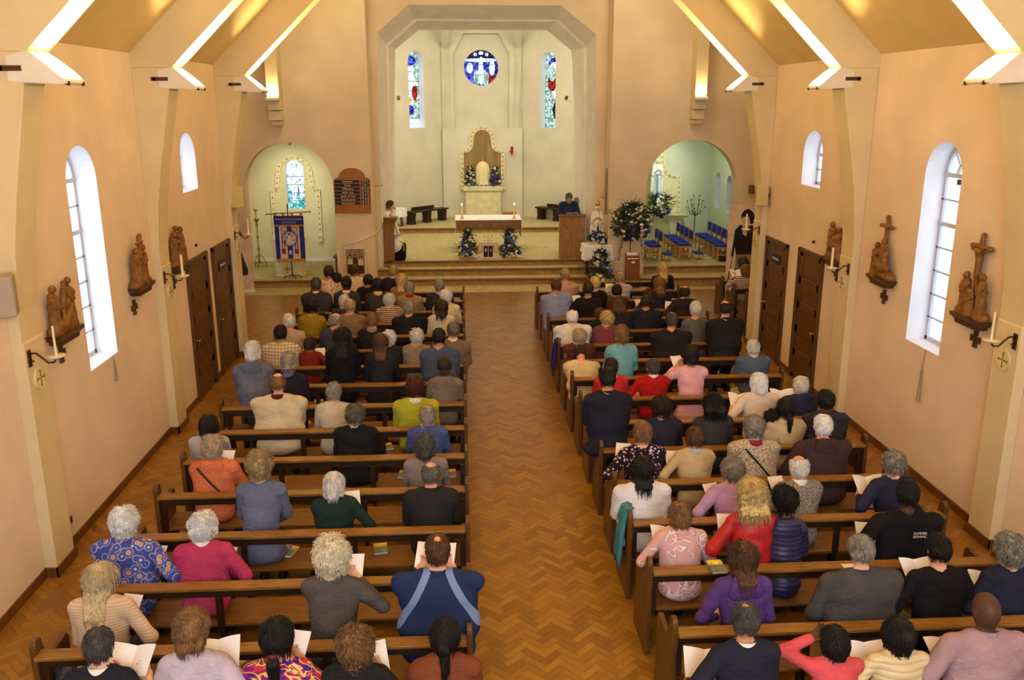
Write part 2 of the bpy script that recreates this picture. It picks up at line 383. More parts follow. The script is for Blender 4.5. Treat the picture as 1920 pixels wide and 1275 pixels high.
# skirting along nave walls and pilasters
for sd, nm in ((-1, 'baseboard_left'), (1, 'baseboard_right')):
    X = (lambda x: x) if sd < 0 else (lambda x: 2*MIDX-x)
    mb = MB(); q = 17.9 if 1 else 0
    segs = []; prev = -3.2
    doors = [(14.70, 15.90), (16.24, 17.48)] if sd < 0 else [(14.50, 15.62), (16.18, 17.38)]
    cuts = sorted([(yc-.225, yc+.225) for yc in FRAMES]+doors)
    for a, b_ in cuts:
        x0, x1 = sorted((X(-4.63), X(-4.608))); mb.box((x0, prev, 0), (x1, a, .11)); prev = b_
    for yc in FRAMES:
        x0, x1 = sorted((X(-4.63), X(-4.478))); mb.box((x0, yc-.247, 0), (x1, yc-.225, .11)); mb.box((x0, yc+.225, 0), (x1, yc+.247, .11))
        x0, x1 = sorted((X(-4.50), X(-4.476))); mb.box((x0, yc-.247, 0), (x1, yc+.247, .11))
    struct(mb.build(nm, M_skirt))
# doors: two in each nave wall
M_sign = mat('navy_sign', (28, 34, 92), .4, .03)
M_wh = mat('white_lettering', (235, 235, 225), .6, .02)
DN = [0]
def door(sd, ya, yb, h, sign, knob_far):
    DN[0] += 1; X = (lambda x: WL+x) if sd < 0 else (lambda x: WR-x)
    def bx(mb, a, b_):
        (x0, y0, z0), (x1, y1, z1) = a, b_; xs = sorted((X(x0), X(x1))); mb.box((xs[0], y0, z0), (xs[1], y1, z1))
    f = MB(); w_ = .075
    bx(f, (-.02, ya, 0), (.05, ya+w_, h)); bx(f, (-.02, yb-w_, 0), (.05, yb, h)); bx(f, (-.02, ya, h-w_), (.05, yb, h))
    r = struct(f.build('door_%d' % DN[0], M_door, bevel=.008))
    lf = MB(); a, b_, t = ya+w_, yb-w_, .022; st = .13
    bx(lf, (-.03, a, .0), (.008, b_, h-w_))
    bx(lf, (.008, a, .02), (t, a+st, h-w_)); bx(lf, (.008, b_-st, .02), (t, b_, h-w_))
    zs = [.02, .50, .95, 1.40, 1.85, h-w_]
    for q in zs: bx(lf, (.008, a, max(.02, q-.07)), (t, b_, min(h-w_, q+.07)))
    lf.build('door_leaf', M_doorp, r, bevel=.006)
    ky = (b_-.07) if knob_far else (a+.07)
    kn = MB(); kn.tube([(X(.02), ky, 1.05), (X(.05), ky, 1.05)], .012); kn.ball((X(.075), ky, 1.05), .028)
    kn.tube([(X(.018), ky, 1.05), (X(.026), ky, 1.05)], .03); kn.build('door_knob', M_brass, r, smooth=True)
    if sign:
        s_ = MB(); ym = (a+b_)/2; bx(s_, (t, ym-.21, 1.93), (t+.008, ym+.21, 2.10)); p = s_.build('sign_plate', M_sign, r)
        text('Confessional', .066, r, (X(t+.010), ym, 2.015), (math.pi/2, 0, math.pi/2 if sd < 0 else -math.pi/2), M_wh)
door(-1, 14.70, 15.90, 2.44, False, True if False else False)
door(-1, 16.24, 17.48, 2.42, True, False)
door(1, 14.50, 15.62, 2.44, False, False)
door(1, 16.18, 17.38, 2.38, True, True)
# ---- transept walls, gable wall with the two chapel arches and the chancel opening
TG = lambda u, v, d: (u, 24.35+d, v)
ops = [dict(ul=-5.87, ur=-3.49, sill=.0, top=arch_top(-5.87, -3.49, 2.76, 24), depth=.45),
       dict(ul=-2.45, ur=4.03, sill=.0, top=[(-2.45, 8.6), (4.03, 8.6)], depth=.95),
       dict(ul=5.06, ur=7.60, sill=.0, top=arch_top(5.06, 7.60, 2.70, 24), depth=.45)]
wall('wall_front', -6.9, 8.6, 0, 11.2, ops, TG, .9, [M_gable, M_gable])
t = MB(); t.add([(-6.6, 18, 0), (-6.6, 24.35, 0), (-6.6, 24.35, 10), (-6.6, 18, 10)], [(0, 1, 2, 3)])
t.add([(WL, 18, 0), (-6.6, 18, 0), (-6.6, 18, 10), (WL, 18, 10)], [(0, 1, 2, 3)]); struct(t.build('wall_transept_left', M_gable))
t = MB(); t.add([(8.3, 18, 0), (8.3, 24.35, 0), (8.3, 24.35, 10), (8.3, 18, 10)], [(0, 1, 2, 3)])
t.add([(WR, 18, 0), (8.3, 18, 0), (8.3, 18, 10), (WR, 18, 10)], [(0, 1, 2, 3)]); struct(t.build('wall_transept_right', M_gable))
t = MB(); t.add([(-6.6, 18.1, 10), (8.3, 18.1, 10), (8.3, 24.35, 10), (-6.6, 24.35, 10)], [(0, 1, 2, 3)]); struct(t.build('ceiling_transept', M_ceil))
t = MB(); t.box((-7, -3.3, 0), (9, -3.2, 2.8)); t.box((-7, -3.3, 8.2), (9, -3.2, 12)); t.box((-7, -3.3, 2.8), (-2.3, -3.2, 8.2)); t.box((3.8, -3.3, 2.8), (9, -3.2, 8.2)); struct(t.build('wall_back', M_wall))
# corbelled wall ribs on the gable
for (xa, xb, lab, k) in ((-5.0, -4.68, 0, 21), (6.16, 6.48, 1, 22)):
    r = MB(); y0 = 24.35
    r.box((xa, y0-.50, 5.02), (xb, y0, 9.9)); r.box((xa-.0, y0-.46, 4.78), (xb, y0, 5.02)); r.box((xa+.0, y0-.38, 4.52), (xb, y0, 4.765)); r.box((xa+.02, y0-.30, 4.40), (xb-.02, y0, 4.51))
    struct(r.build('trim_%d' % k, M_frame, bevel=.01))
    lmp = thing('shelf_uplighter', 'small white uplighter on the corbelled rib above the %s chapel arch' % ('left', 'right')[lab], 'lamp', ((xa+xb)/2, y0-.50, 5.06), 0, 'uplighters on the gable ribs')
    h = MB(); h.box((-.17, -.16, -.035), (.17, .0, .035)); h.build('lamp_body', M_hous, lmp, bevel=.008)
    h = MB(); h.box((-.13, -.13, .036), (.13, -.02, .040)); h.build('lamp_glass', M_lens, lmp)
    area('uplighter_beam', ((xa+xb)/2, y0-.60, 5.16), (0, .25, 1), .2, .1, 9, (1, .78, .36))
# chancel arch: splayed octagonal rings
def ring(pts, y, zb=.37, o=.10):
    return [(pts[0][0]-o, y, zb)]+[(a, y, b_) for a, b_ in pts]+[(pts[-1][0]+o, y, zb)]
A = [(-2.24, 6.78), (-1.38, 7.49), (2.74, 7.49), (3.70, 6.75)]
B_ = [(-2.06, 6.53), (-1.28, 7.19), (2.75, 7.18), (3.54, 6.50)]
C_ = [(-1.86, 6.45), (-1.19, 6.97), (2.50, 6.98), (3.22, 6.42)]
sw = MB(); a = ring(A, 25.25)
out = [(-2.6, 25.25, .37), (-2.6, 25.25, 6.78), (-2.6, 25.25, 9), (4.2, 25.25, 9), (4.2, 25.25, 6.75), (4.2, 25.25, .37)]
sw.add([out[0], a[0], a[1], out[1]], [(0, 1, 2, 3)]); sw.add([out[1], a[1], a[2], (-1.38, 25.25, 9), out[2]], [(0, 1, 2, 3, 4)])
sw.add([a[2], a[3], (2.74, 25.25, 9), (-1.38, 25.25, 9)], [(0, 1, 2, 3)]); sw.add([a[3], a[4], out[4], out[3], (2.74, 25.25, 9)], [(0, 1, 2, 3, 4)]); sw.add([a[4], a[5], out[5], out[4]], [(0, 1, 2, 3)])
struct(sw.build('wall_chancel_arch', M_gable))
rg = MB(); loops = [ring(A, 25.25), ring(B_, 25.9), ring([(p[0]+(.08 if p[0] < 1 else -.08), p[1]-.05) for p in B_], 25.92), ring(C_, 26.35, o=.22), ring(C_, 26.9, o=.22), ring([(-3.1, 7.2), (-2.2, 8.9), (3.7, 8.9), (4.7, 7.2)], 26.92)]
for p, q in zip(loops[:-1], loops[1:]):
    n = len(p); rg.add(p+q, [(i, i+1, n+i+1, n+i) for i in range(n-1)])
struct(rg.build('trim_23', mat('white_arch_paint', (236, 230, 216), .65, .02)))
# niche in the right reveal of the arch, and chancel walls
cw = MB(); Z1 = 8.9
def quad(mb, p, q, z0, z1, m=0): mb.add([(p[0], p[1], z0), (q[0], q[1], z0), (q[0], q[1], z1), (p[0], p[1], z1)], [(0, 1, 2, 3)], m)
quad(cw, (-3.0, 26.9), (-3.0, 31.9), .4, Z1); quad(cw, (4.55, 31.9), (4.55, 26.9), .4, Z1)
struct(cw.build('wall_chancel_sides', M_chan))
def angled(name, p0, p1, win, side):
    d = Vector((p1[0]-p0[0], p1[1]-p0[1], 0)); ln = d.length; d.normalize(); nrm = Vector((-d.y, d.x, 0)) * side
    T = lambda u, v, dd: (p0[0]+d.x*u+nrm.x*dd, p0[1]+d.y*u+nrm.y*dd, v)
    def uv(px, py):
        r = Vector(ray(px, py)); o = Vector(CAM); n3 = nrm; t = (Vector((p0[0], p0[1], 0))-o).dot(n3)/r.dot(n3); P = o+r*t
        return (P-Vector((p0[0], p0[1], 0))).dot(d), P.z
    (u0, v0), (u1, v1), (u2, v2) = uv(*win[0]), uv(*win[1]), uv(*win[2]); ul, ur = sorted((u0, u1)); sill = (v0+v1)/2; sp = v2-(ur-ul)/2
    wall(name, 0, ln, .4, Z1, [dict(ul=ul, ur=ur, sill=sill, top=arch_top(ul, ur, sp))], T, .32, [M_chan, M_rev])
    return T, ul, ur, sill, sp
SG_L = angled('wall_chancel_left_canted', (-3.0, 31.9), (-.7, 34.2), ((768.5, 240), (797, 240), (782, 96)), 1)
SG_R = angled('wall_chancel_right_canted', (2.27, 34.2), (4.55, 31.9), ((1013, 240), (1041, 240), (1028, 97)), 1)
TB = lambda u, v, d: (u, 34.2+d, v)
wall('wall_chancel_back', -.7, 2.27, .4, Z1, [dict(ul=-.28, ur=1.81, sill=4.01, top=[(-.28, 6.68), (.12, 7.40), (1.42, 7.40), (1.81, 6.68)])], TB, .28, [M_chan, M_chan])
ledge = MB(); ledge.box((-.72, 34.02, .6), (2.29, 34.2, 4.01)); struct(ledge.build('trim_24', M_chan, bevel=.01))
# recessed back wall with the round window
rw = MB(); cx0, cz0, rr = .772, 6.19, .64; n = 48
sq = []; cir = []
for i in range(n):
    a = 2*math.pi*i/n; ca, sa = math.cos(a), math.sin(a); cir.append((cx0+rr*ca, 34.48, cz0+rr*sa))
    kx = 1.3/max(abs(ca), 1e-6); kz = (1.5 if sa > 0 else 2.3)/max(abs(sa), 1e-6); q = min(kx, kz); sq.append((cx0+q*ca, 34.48, cz0+q*sa))
rw.add(cir+sq, [(i, (i+1) % n, n+(i+1) % n, n+i) for i in range(n)])
cb = [(x, y+.25, z) for x, y, z in cir]; rw.add(cir+cb, [(i, (i+1) % n, n+(i+1) % n, n+i) for i in range(n)])
struct(rw.build('wall_round_window', M_chan))
cc = MB(); cc.add([(-3.1, 26.9, 8.9), (4.7, 26.9, 8.9), (4.7, 32, 7.9), (2.3, 34.5, 7.9), (-.7, 34.5, 7.9), (-3.1, 32, 7.9)], [(0, 1, 2, 3, 4, 5)])
struct(cc.build('ceiling_chancel', M_chan))
rb = MB()
for (xa, xb) in (((-.55, 34.15), (-.1, 30.0)), ((2.12, 34.15), (1.65, 30.0))):
    rb.tube([(xa[0], xa[1], 4.01), (xa[0], xa[1], 6.9), (xb[0]*.5+xa[0]*.5, 32.5, 7.8), (xb[0], xb[1], 8.3)], .16, 4)
struct(rb.build('trim_25', M_chan))
# ---- steps and platforms
st = MB(); st2 = MB(); nos = MB()
def step(x0, x1, y0, y1, z0, z1, nm):
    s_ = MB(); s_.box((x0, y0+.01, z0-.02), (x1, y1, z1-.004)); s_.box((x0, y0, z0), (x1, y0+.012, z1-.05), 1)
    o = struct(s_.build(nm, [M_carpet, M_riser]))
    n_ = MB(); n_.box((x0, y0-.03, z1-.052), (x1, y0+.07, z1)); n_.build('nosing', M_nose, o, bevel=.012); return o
s_ = MB(); s_.box((-6.6, 23.42, -.02), (8.3, 24.40, .006)); struct(s_.build('floor_front_strip', M_carpet))
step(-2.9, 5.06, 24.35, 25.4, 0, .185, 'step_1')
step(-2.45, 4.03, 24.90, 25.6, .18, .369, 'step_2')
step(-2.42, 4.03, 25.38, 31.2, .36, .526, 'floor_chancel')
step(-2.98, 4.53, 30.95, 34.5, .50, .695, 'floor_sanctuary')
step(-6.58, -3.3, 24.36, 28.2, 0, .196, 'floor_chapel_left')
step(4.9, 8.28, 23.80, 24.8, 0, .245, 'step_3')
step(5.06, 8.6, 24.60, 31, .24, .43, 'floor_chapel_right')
s_ = MB(); s_.box((3.9, 24.3, 0), (5.1, 24.5, .18)); s_.box((-3.5, 24.33, 0), (-2.42, 24.346, .12)); struct(s_.build('baseboard_front', M_gable))
# ---- chapels
ch = MB(); y0, y1 = 24.8, 27.5; quad(ch, (-6.7, y0), (-6.7, y1), .1, 4.5); quad(ch, (-3.2, y1), (-3.2, y0), .1, 4.5)
ch.add([(-6.7, y0, 4.2), (-3.2, y0, 4.2), (-3.2, y1, 4.2), (-6.7, y1, 4.2)], [(0, 1, 2, 3)]); struct(ch.build('wall_chapel_left', M_chapl))
TC = lambda u, v, d: (u, 27.5+d, v)
wall('wall_chapel_left_back', -6.7, -3.2, .1, 4.5, [dict(ul=-5.36, ur=-4.82, sill=1.80, top=arch_top(-5.36, -4.82, 3.02))], TC, .22, [M_chapl, M_rev])
s_ = MB(); s_.box((-6.7, 27.47, .196), (-3.2, 27.5, .29)); struct(s_.build('baseboard_chapel_left', M_white))
ch = MB(); y0, y1 = 24.8, 30.0; XR = 8.42
quad(ch, (4.75, y0), (4.75, y1), .3, 4.4); quad(ch, (4.75, y1), (XR, y1), .3, 4.4)
ch.add([(4.7, y0, 4.35), (7.5, y0, 4.35), (7.5, y1, 4.35), (4.7, y1, 4.35)], [(0, 1, 2, 3)]); ch.add([(7.5, y0, 4.35), (XR, y0, 3.7), (XR, y1, 3.7), (7.5, y1, 4.35)], [(0, 1, 2, 3)])
struct(ch.build('wall_chapel_right', M_chap))
TX = lambda u, v, d: (XR+d, u, v)
wall('wall_chapel_right_side', 24.4, 30.0, .3, 4.4, [dict(ul=27.45, ur=28.05, sill=1.56, top=arch_top(27.45, 28.05, 2.42)), dict(ul=28.72, ur=29.32, sill=1.56, top=arch_top(28.72, 29.32, 2.42))], TX, .3, [M_chap, M_rev])
# ---- stained glass
def glass_mat(name, blocks, base):
    m, N, L, b = nt(name); N.remove(b); v = coords(N, L, 'Generated')
    sep = N.new('ShaderNodeSeparateXYZ'); L.new(v, sep.inputs[0])
    vo = N.new('ShaderNodeTexVoronoi'); vo.inputs['Scale'].default_value = base[3]; v2 = coords(N, L, 'Object'); L.new(v2, vo.inputs['Vector'])
    wn = N.new('ShaderNodeTexWhiteNoise'); L.new(vo.outputs['Color'], wn.inputs['Vector'])
    cur = ramp(N, L, wn.outputs['Value'], [(i/len(base[0]), c) for i, c in enumerate(base[0])], True)
    nz = noise(N, L, v2, 3.0, 2)
    def M_(op, a, b_, c=None):
        n = N.new('ShaderNodeMath'); n.operation = op
        for i, q in enumerate((a, b_, c)):
            if q is None: continue
            if isinstance(q, (int, float)): n.inputs[i].default_value = q
            else: L.new(q, n.inputs[i])
        return n.outputs[0]
    hz = sep.outputs[base[1]]; vt = sep.outputs[2]
    wob = M_('MULTIPLY', M_('SUBTRACT', nz, .5), base[2])
    for (cx, cz, rx, rz, cols) in blocks:
        dx = M_('DIVIDE', M_('SUBTRACT', M_('ADD', hz, wob), cx), rx); dz = M_('DIVIDE', M_('SUBTRACT', vt, cz), rz)
        ins = M_('LESS_THAN', M_('ADD', M_('MULTIPLY', dx, dx), M_('MULTIPLY', dz, dz)), 1.0)
        cc_ = ramp(N, L, wn.outputs['Value'], [(i/len(cols), c) for i, c in enumerate(cols)], True)
        mx = N.new('ShaderNodeMix'); mx.data_type = 'RGBA'; L.new(ins, mx.inputs[0]); L.new(cur, mx.inputs[6]); L.new(cc_, mx.inputs[7]); cur = mx.outputs[2]
    ve = N.new('ShaderNodeTexVoronoi'); ve.feature = 'DISTANCE_TO_EDGE'; ve.inputs['Scale'].default_value = base[3]; L.new(v2, ve.inputs['Vector'])
    lead = M_('GREATER_THAN', ve.outputs['Distance'], .035)
    mx = N.new('ShaderNodeMix'); mx.data_type = 'RGBA'; L.new(lead, mx.inputs[0]); mx.inputs[6].default_value = (.03, .03, .03, 1); L.new(cur, mx.inputs[7])
    tr = N.new('ShaderNodeBsdfTransparent'); L.new(mx.outputs[2], tr.inputs[0]); tl = N.new('ShaderNodeBsdfTranslucent'); L.new(mx.outputs[2], tl.inputs[0])
    ms = N.new('ShaderNodeMixShader'); ms.inputs[0].default_value = .3; L.new(tr.outputs[0], ms.inputs[1]); L.new(tl.outputs[0], ms.inputs[2])
    L.new(ms.outputs[0], N['Material Output'].inputs[0]); return m
WH = [(250, 252, 250), (228, 244, 236), (255, 255, 255)]; GR = [(120, 150, 130), (190, 216, 196), (150, 178, 160), (214, 232, 214)]
BL = [(30, 40, 150), (60, 80, 200), (20, 20, 110), (90, 110, 220)]; RD = [(140, 24, 14), (200, 40, 24), (96, 14, 12)]; YE = [(230, 190, 60), (240, 214, 110)]; DK = [(30, 26, 50), (50, 40, 90), (22, 22, 30)]
def glazed(nm, T, ul, ur, sill, sp, d, m, bars):
    WN[0] += 1; top = arch_top(ul, ur, sp); V = [(ul, sill, d), (ur, sill, d)]+[(a, b_, d) for a, b_ in reversed(top)]
    g = MB(); g.add(V, [tuple(range(len(V)))]); g.map(T); o = struct(g.build('window_%d' % WN[0], m))
    f = MB()
    for k in range(1, bars): z = sill+(sp-sill)*k/bars; f.box((ul, z-.008, d-.012), (ur, z+.008, d-.002))
    f.map(T); f.build('saddle_bar', M_iron, o)
mL = glass_mat('stained_glass_left', [(.35, .55, .40, .30, WH), (.35, .88, .5, .07, BL), (.72, .47, .2, .1, RD), (.70, .60, .12, .05, WH), (.35, .36, .15, .05, YE), (.3, .24, .34, .07, BL), (.6, .06, .6, .07, WH), (.8, .25, .12, .06, GR)], (GR, 0, .12, 14))
mR = glass_mat('stained_glass_right', [(.6, .86, .4, .07, BL), (.6, .80, .34, .07, WH), (.45, .60, .28, .11, RD), (.45, .72, .22, .10, GR), (.80, .24, .3, .13, DK), (.7, .45, .22, .06, WH)], (GR, 0, .12, 14))
mC = glass_mat('stained_glass_round', [(.5, .88, .55, .12, DK), (.33, .88, .05, .05, WH), (.67, .88, .05, .05, WH), (.5, .72, .46, .055, WH), (.25, .33, .10, .26, BL), (.17, .50, .09, .15, WH), (.80, .25, .09, .22, RD), (.82, .50, .08, .22, WH), (.38, .22, .10, .22, GR), (.63, .22, .10, .22, GR), (.5, .42, .075, .40, WH), (.5, .92, .07, .05, WH)], (BL, 0, .05, 11))
mC2 = glass_mat('stained_glass_chapel', [(.5, .75, .6, .42, WH), (.35, .35, .14, .22, WH), (.75, .4, .15, .2, WH), (.6, .38, .04, .08, BL)], ([(120, 200, 190), (70, 160, 140), (190, 230, 220), (90, 150, 190)], 0, .1, 13))
glazed('l', SG_L[0], SG_L[1], SG_L[2], SG_L[3], SG_L[4], .28, mL, 7)
glazed('r', SG_R[0], SG_R[1], SG_R[2], SG_R[3], SG_R[4], .28, mR, 7)
glazed('c', TC, -5.36, -4.82, 1.80, 3.02, .20, mC2, 5)
WN[0] += 1; g = MB(); g.add([(cx0+rr*math.cos(2*math.pi*i/n), 34.68, cz0+rr*math.sin(2*math.pi*i/n)) for i in range(n)], [tuple(range(n))]); o = struct(g.build('window_%d' % WN[0], mC))
f = MB()
for q in (-.2, .2): f.box((cx0+q-.008, 34.655, cz0-.6), (cx0+q+.008, 34.67, cz0+.6))
for q in (-.25, .12): f.box((cx0-.6, 34.655, cz0+q-.008), (cx0+.6, 34.67, cz0+q+.008))
f.build('saddle_bar', M_iron, o)
dkg = glass_mat('leaded_dark_glass', [], ([(70, 80, 120), (110, 120, 160), (60, 70, 90), (150, 160, 190)], 1, .1, 12))
for ua in (27.45, 28.72): glazed('x', TX, ua, ua+.6, 1.56, 2.42, .28, dkg, 6)
# wall added just outside the right chapel windows to keep them dusky
s_ = MB(); s_.box((10.2, 25, 0), (10.4, 31, 5)); struct(s_.build('wall_added_outside', mat('added_wall_tone', (96, 84, 92), .9, .2, 6)))
spot('chapel_spotlight', (-4.68, 24.9, 3.86), (-5.1, 27.5, 2.2), CHAPEL*4.5, (1, .95, .68), 1.15, .9)
area('chapel_fill_light', (-5.0, 25.8, 4.1), (0, .3, -1), .3, .3, CHAPEL*.28, (1, .96, .74))  # added fill lights, without a fixture, brighten the chapels
spot('chapel_spotlight', (6.9, 27.2, 4.2), (6.1, 30, 2.6), CHAPEL*5, (1, .96, .72), 1.3, .8)
area('chapel_fill_light', (6.6, 27.2, 4.25), (0, .3, -1), .4, .4, CHAPEL*.9, (.86, 1, .88))
for x in (-4.68, ):
    o = MB(); o.lathe([(.045, 0), (.05, -.05), (.02, -.09)], (x, 24.85, 3.93), 12); tag(o.build('spotlight', M_hous, smooth=True), 'tiny round spotlight under the crown of the left chapel arch', 'lamp')
# ================================================================== PEWS
def rowL(n): return 17.607-.95*n
def rowR(n): return 16.795-.962*n if n >= 0 else {-1: 17.45, -2: 18.40, -3: 19.37, -4: 20.40}[n]
M_kneel = mat('brown_kneeler_vinyl', (84, 52, 34), .5, .05)
def end_panel(x0, x1, parent):
    # bench end seen from the side: tall rounded rear post, curved dip, lower rounded front
    def arc(cy, cz, r, a0, a1, n=6): return [(cy+r*math.cos(math.radians(a0+(a1-a0)*i/n)), cz+r*math.sin(math.radians(a0+(a1-a0)*i/n))) for i in range(n+1)]
    p = [(-.06, 0), (-.06, .93)]+arc(.0, .93, .06, 180, 20)+[(.07, .88), (.11, .80), (.19, .735)]+arc(.42, .68, .07, 130, -10)+[(.49, .62), (.46, .45), (.50, .06), (.50, 0)]
    m = MB(); m.prism(p, 'X', x0, x1); return m.build('end_panel', M_pewend, parent, bevel=.008)
def pew(xa, xb, y, label, group, front=False, kneel=True):
    t = thing('pew', label, 'pew', ((xa+xb)/2, y, 0), 0, group); L_ = xb-xa; h = L_/2
    end_panel(-h, -h+.045, t); end_panel(h-.045, h, t)
    r = MB(); r.box((-h+.045, -.105, .845), (h-.045, .03, .875)); r.build('book_ledge', M_rail, t, bevel=.006)
    r = MB(); r.box((-h+.045, -.015, .735), (h-.045, .012, .845)); r.build('back_board', M_pew, t, bevel=.004)
    n = max(2, round(L_/1.15))
    for k in range(0, n+1):
        x = -h+.07+(L_-.14)*k/n; p = MB(); p.box((x-.03, -.018, .44), (x+.03, .02, .74)); p.build('upright', M_pew, t, bevel=.004)
        if 0 < k < n:
            p = MB(); p.prism([(.04, 0), (.09, 0), (.12, .42), (.01, .42)], 'X', x-.02, x+.02); p.build('bracket', M_pew, t)
    s_ = MB(); s_.box((-h+.045, .0, .425), (h-.045, .43, .455)); s_.build('seat', M_seat, t, bevel=.006)
    s_ = MB(); s_.box((-h+.05, .33, .36), (h-.05, .35, .425)); s_.build('seat_rail', M_pew, t)
    if kneel:
        q = MB(); q.box((-h+.1, -.40, .14), (h-.1, -.19, .19)); kb = q.build('kneeler_pad', M_kneel, t, bevel=.015)
        q = MB()
        for x in (-h+.16, 0, h-.16): q.box((x-.02, -.38, 0), (x+.02, -.20, .14))
        for x in (-h+.12, 0, h-.12): q2 = MB(); q2.box((x-.02, -.38, 0), (x+.02, -.20, .14)); q2.build('kneeler_foot', M_pew, t)
    return t
def ordn(n): return ['front', 'second', 'third', 'fourth', 'fifth', 'sixth', 'seventh', 'eighth', 'ninth', 'tenth', 'eleventh', 'twelfth', 'thirteenth', 'fourteenth', 'fifteenth', 'sixteenth', 'seventeenth'][n]
PL = {6: -3.46, 7: -3.27, 8: -3.42, 9: -3.42, 10: -3.42, 11: -3.42, 12: -3.42, 13: -3.42}
rows = list(range(-2, 14))
for i, n in enumerate(rows):
    lab = '%s long dark oak pew from the altar in the left block' % ordn(i).capitalize()
    if n == 13: lab = 'Nearest long oak pew of the left block, cut by the bottom edge'
    pew(PL.get(n, -3.42), 0.0, rowL(n), lab, 'pews of the left block')
rows = list(range(-3, 13))
for i, n in enumerate(rows):
    lab = '%s long oak pew from the altar in the right block' % ordn(i+1).capitalize()
    if n == 12: lab = 'Nearest long oak pew of the right block, cut by the bottom edge'
    xb = {-3: 4.86, -2: 4.68, -1: 4.66, 0: 4.83, 1: 4.62, 2: 4.72, 3: 4.85, 7: 4.98, 8: 5.02}.get(n, 4.95)
    pew(1.61, xb, rowR(n), lab, 'pews of the right block')
pew(2.88, 4.5, 20.40, 'Front pew of the right block, a short kneeling desk before the flowers', 'pews of the right block', kneel=False)
for y, l in ((20.36, 'Front'), (19.45, 'Middle'), (18.5, 'Rear')):
    pew(6.12, 8.1, y, l+' short oak pew in the far right corner behind the pilaster', 'pews in the right corner')
# ================================================================== WALL THINGS
def sd_obj(): pass
M_plate = mat('cream_dish', (236, 226, 196), .5, .03)
M_candle = mat('cream_candle_wax', (240, 226, 180), .5, .02)
M_flame = emit('candle_flame', (255, 214, 120), 14)
def sconce(sd, yc, lab):
    x = -4.495 if sd < 0 else 2*MIDX+4.495; yc -= .22 if yc < 17 else .25
    t = thing('candle_sconce', lab, 'sconce', (x, yc, 2.46), 0 if sd < 0 else math.pi, 'candle sconces on the pilasters')
    p = MB(); p.box((-.02, -.035, -.09), (.006, .035, .09)); p.build('back_plate', M_bronze, t, bevel=.004)
    p = MB(); p.tube([(0, 0, .05), (.07, 0, .055), (.13, 0, .0), (.18, 0, -.05), (.24, 0, -.045), (.27, 0, .0)], .011, 6); p.tube([(0, 0, -.03), (.04, 0, -.03)], .01, 6); p.build('arm', M_bronze, t, smooth=True)
    p = MB(); p.lathe([(.02, -.03), (.05, -.02), (.09, 0), (.095, .012), (.03, .006)], (.27, 0, .02), 16); p.build('dish', M_plate, t, smooth=True)
    p = MB(); p.tube([(.27, 0, .02), (.27, 0, .34)], [.013, .011] if yc < 10 else [.019, .018], 10); p.build('candle', M_candle, t)
    return t
for yc, nm in ((9.2, 'nearest the camera, below the first carved relief'), (13.5, 'on the second pilaster by the doors'), (17.8, 'on the pilaster nearest the altar')):
    for sd, s_ in ((-1, 'left'), (1, 'right')): sconce(sd, yc, 'bronze candle sconce on the %s wall, %s' % (s_, nm))
M_rnd = mat('painted_roundel', (222, 208, 156), .7, .06)
M_red = mat('ochre_cross_paint', (150, 96, 40), .6, .05)
for yc, nm in ((9.12, 'nearest'), (13.45, 'middle'), (17.75, 'farthest')):
    for sd, s_ in ((-1, 'left'), (1, 'right')):
        x = -4.492 if sd < 0 else 2*MIDX+4.492
        t = thing('consecration_roundel', '%s round cream plaque with an ochre cross below a candle sconce, %s wall' % (nm, s_), 'plaque', (x, yc, 2.21), 0 if sd < 0 else math.pi, 'consecration roundels')
        p = MB(); p.tube([(-.01, 0, 0), (.012, 0, 0)], .115, 28); p.build('disc', M_rnd, t)
        p = MB()
        for a in (0, 90, 180, 270):
            ca, sa = math.cos(math.radians(a)), math.sin(math.radians(a)); q = [(.01, .006), (.07, .008), (.085, .022), (.085, -.022), (.07, -.008), (.01, -.006)]
            p.prism([(ca*u-sa*v, sa*u+ca*v) for u, v in q], 'X', .012, .016)
        p.build('painted_cross', M_red, t)
# speakers
M_spk = mat('speaker_beige', (208, 188, 130), .6, .03); M_spk2 = mat('speaker_grille_beige', (196, 176, 118), .7, .05, 3, .6, 300)
M_spg = mat('speaker_grey', (176, 158, 140), .6, .03)
for (x, y, z, rz, lab, m1) in ((-4.44, 17.72, 3.2, .35, 'beige box loudspeaker on the left wall above the sconce nearest the altar', M_spk), (6.0, 17.55, 3.17, math.pi-.35, 'beige box loudspeaker on the right wall above the sconce nearest the altar', M_spk), (-4.53, 8.58, 3.2, -1.1, 'large grey-beige loudspeaker on the left pilaster nearest the camera', M_spg)):
    t = thing('loudspeaker', lab, 'speaker', (x, y, z), rz, 'wall loudspeakers')
    p = MB(); p.prism([(-.12, -.19), (.12, -.16), (.14, 0), (.12, .16), (-.12, .19)], 'Z', -.2, .2); cb_ = p.build('cabinet', m1, t, bevel=.02)
    p = MB(); p.prism([(.125, -.145), (.148, 0), (.125, .145), (.12, 0)], 'Z', -.17, .17); p.build('grille', M_spk2 if m1 is M_spk else M_spg, cb_)
    p = MB(); p.box((-.2, -.03, -.03), (-.1, .03, .03)); p.build('bracket', M_iron, t)
o = MB(); o.box((7.93, 24.2, 2.52), (8.12, 24.36, 2.74)); tag(o.build('control_box', mat('brown_box', (116, 88, 58), .5)), 'small brown box on the front wall above the standing boy poster', 'box')
t = thing('wall_socket', 'brass double socket low on the left wall beyond the nearest pilaster', 'socket', (WL+.005, 9.56, .33), 0)
p = MB(); p.box((0, -.075, -.045), (.012, .075, .045)); p.build('face_plate', M_brass, t, bevel=.003)
for a in (-.035, .035): p = MB(); p.box((.012, a-.018, -.02), (.015, a+.018, .02)); p.build('outlet', M_iron, t)
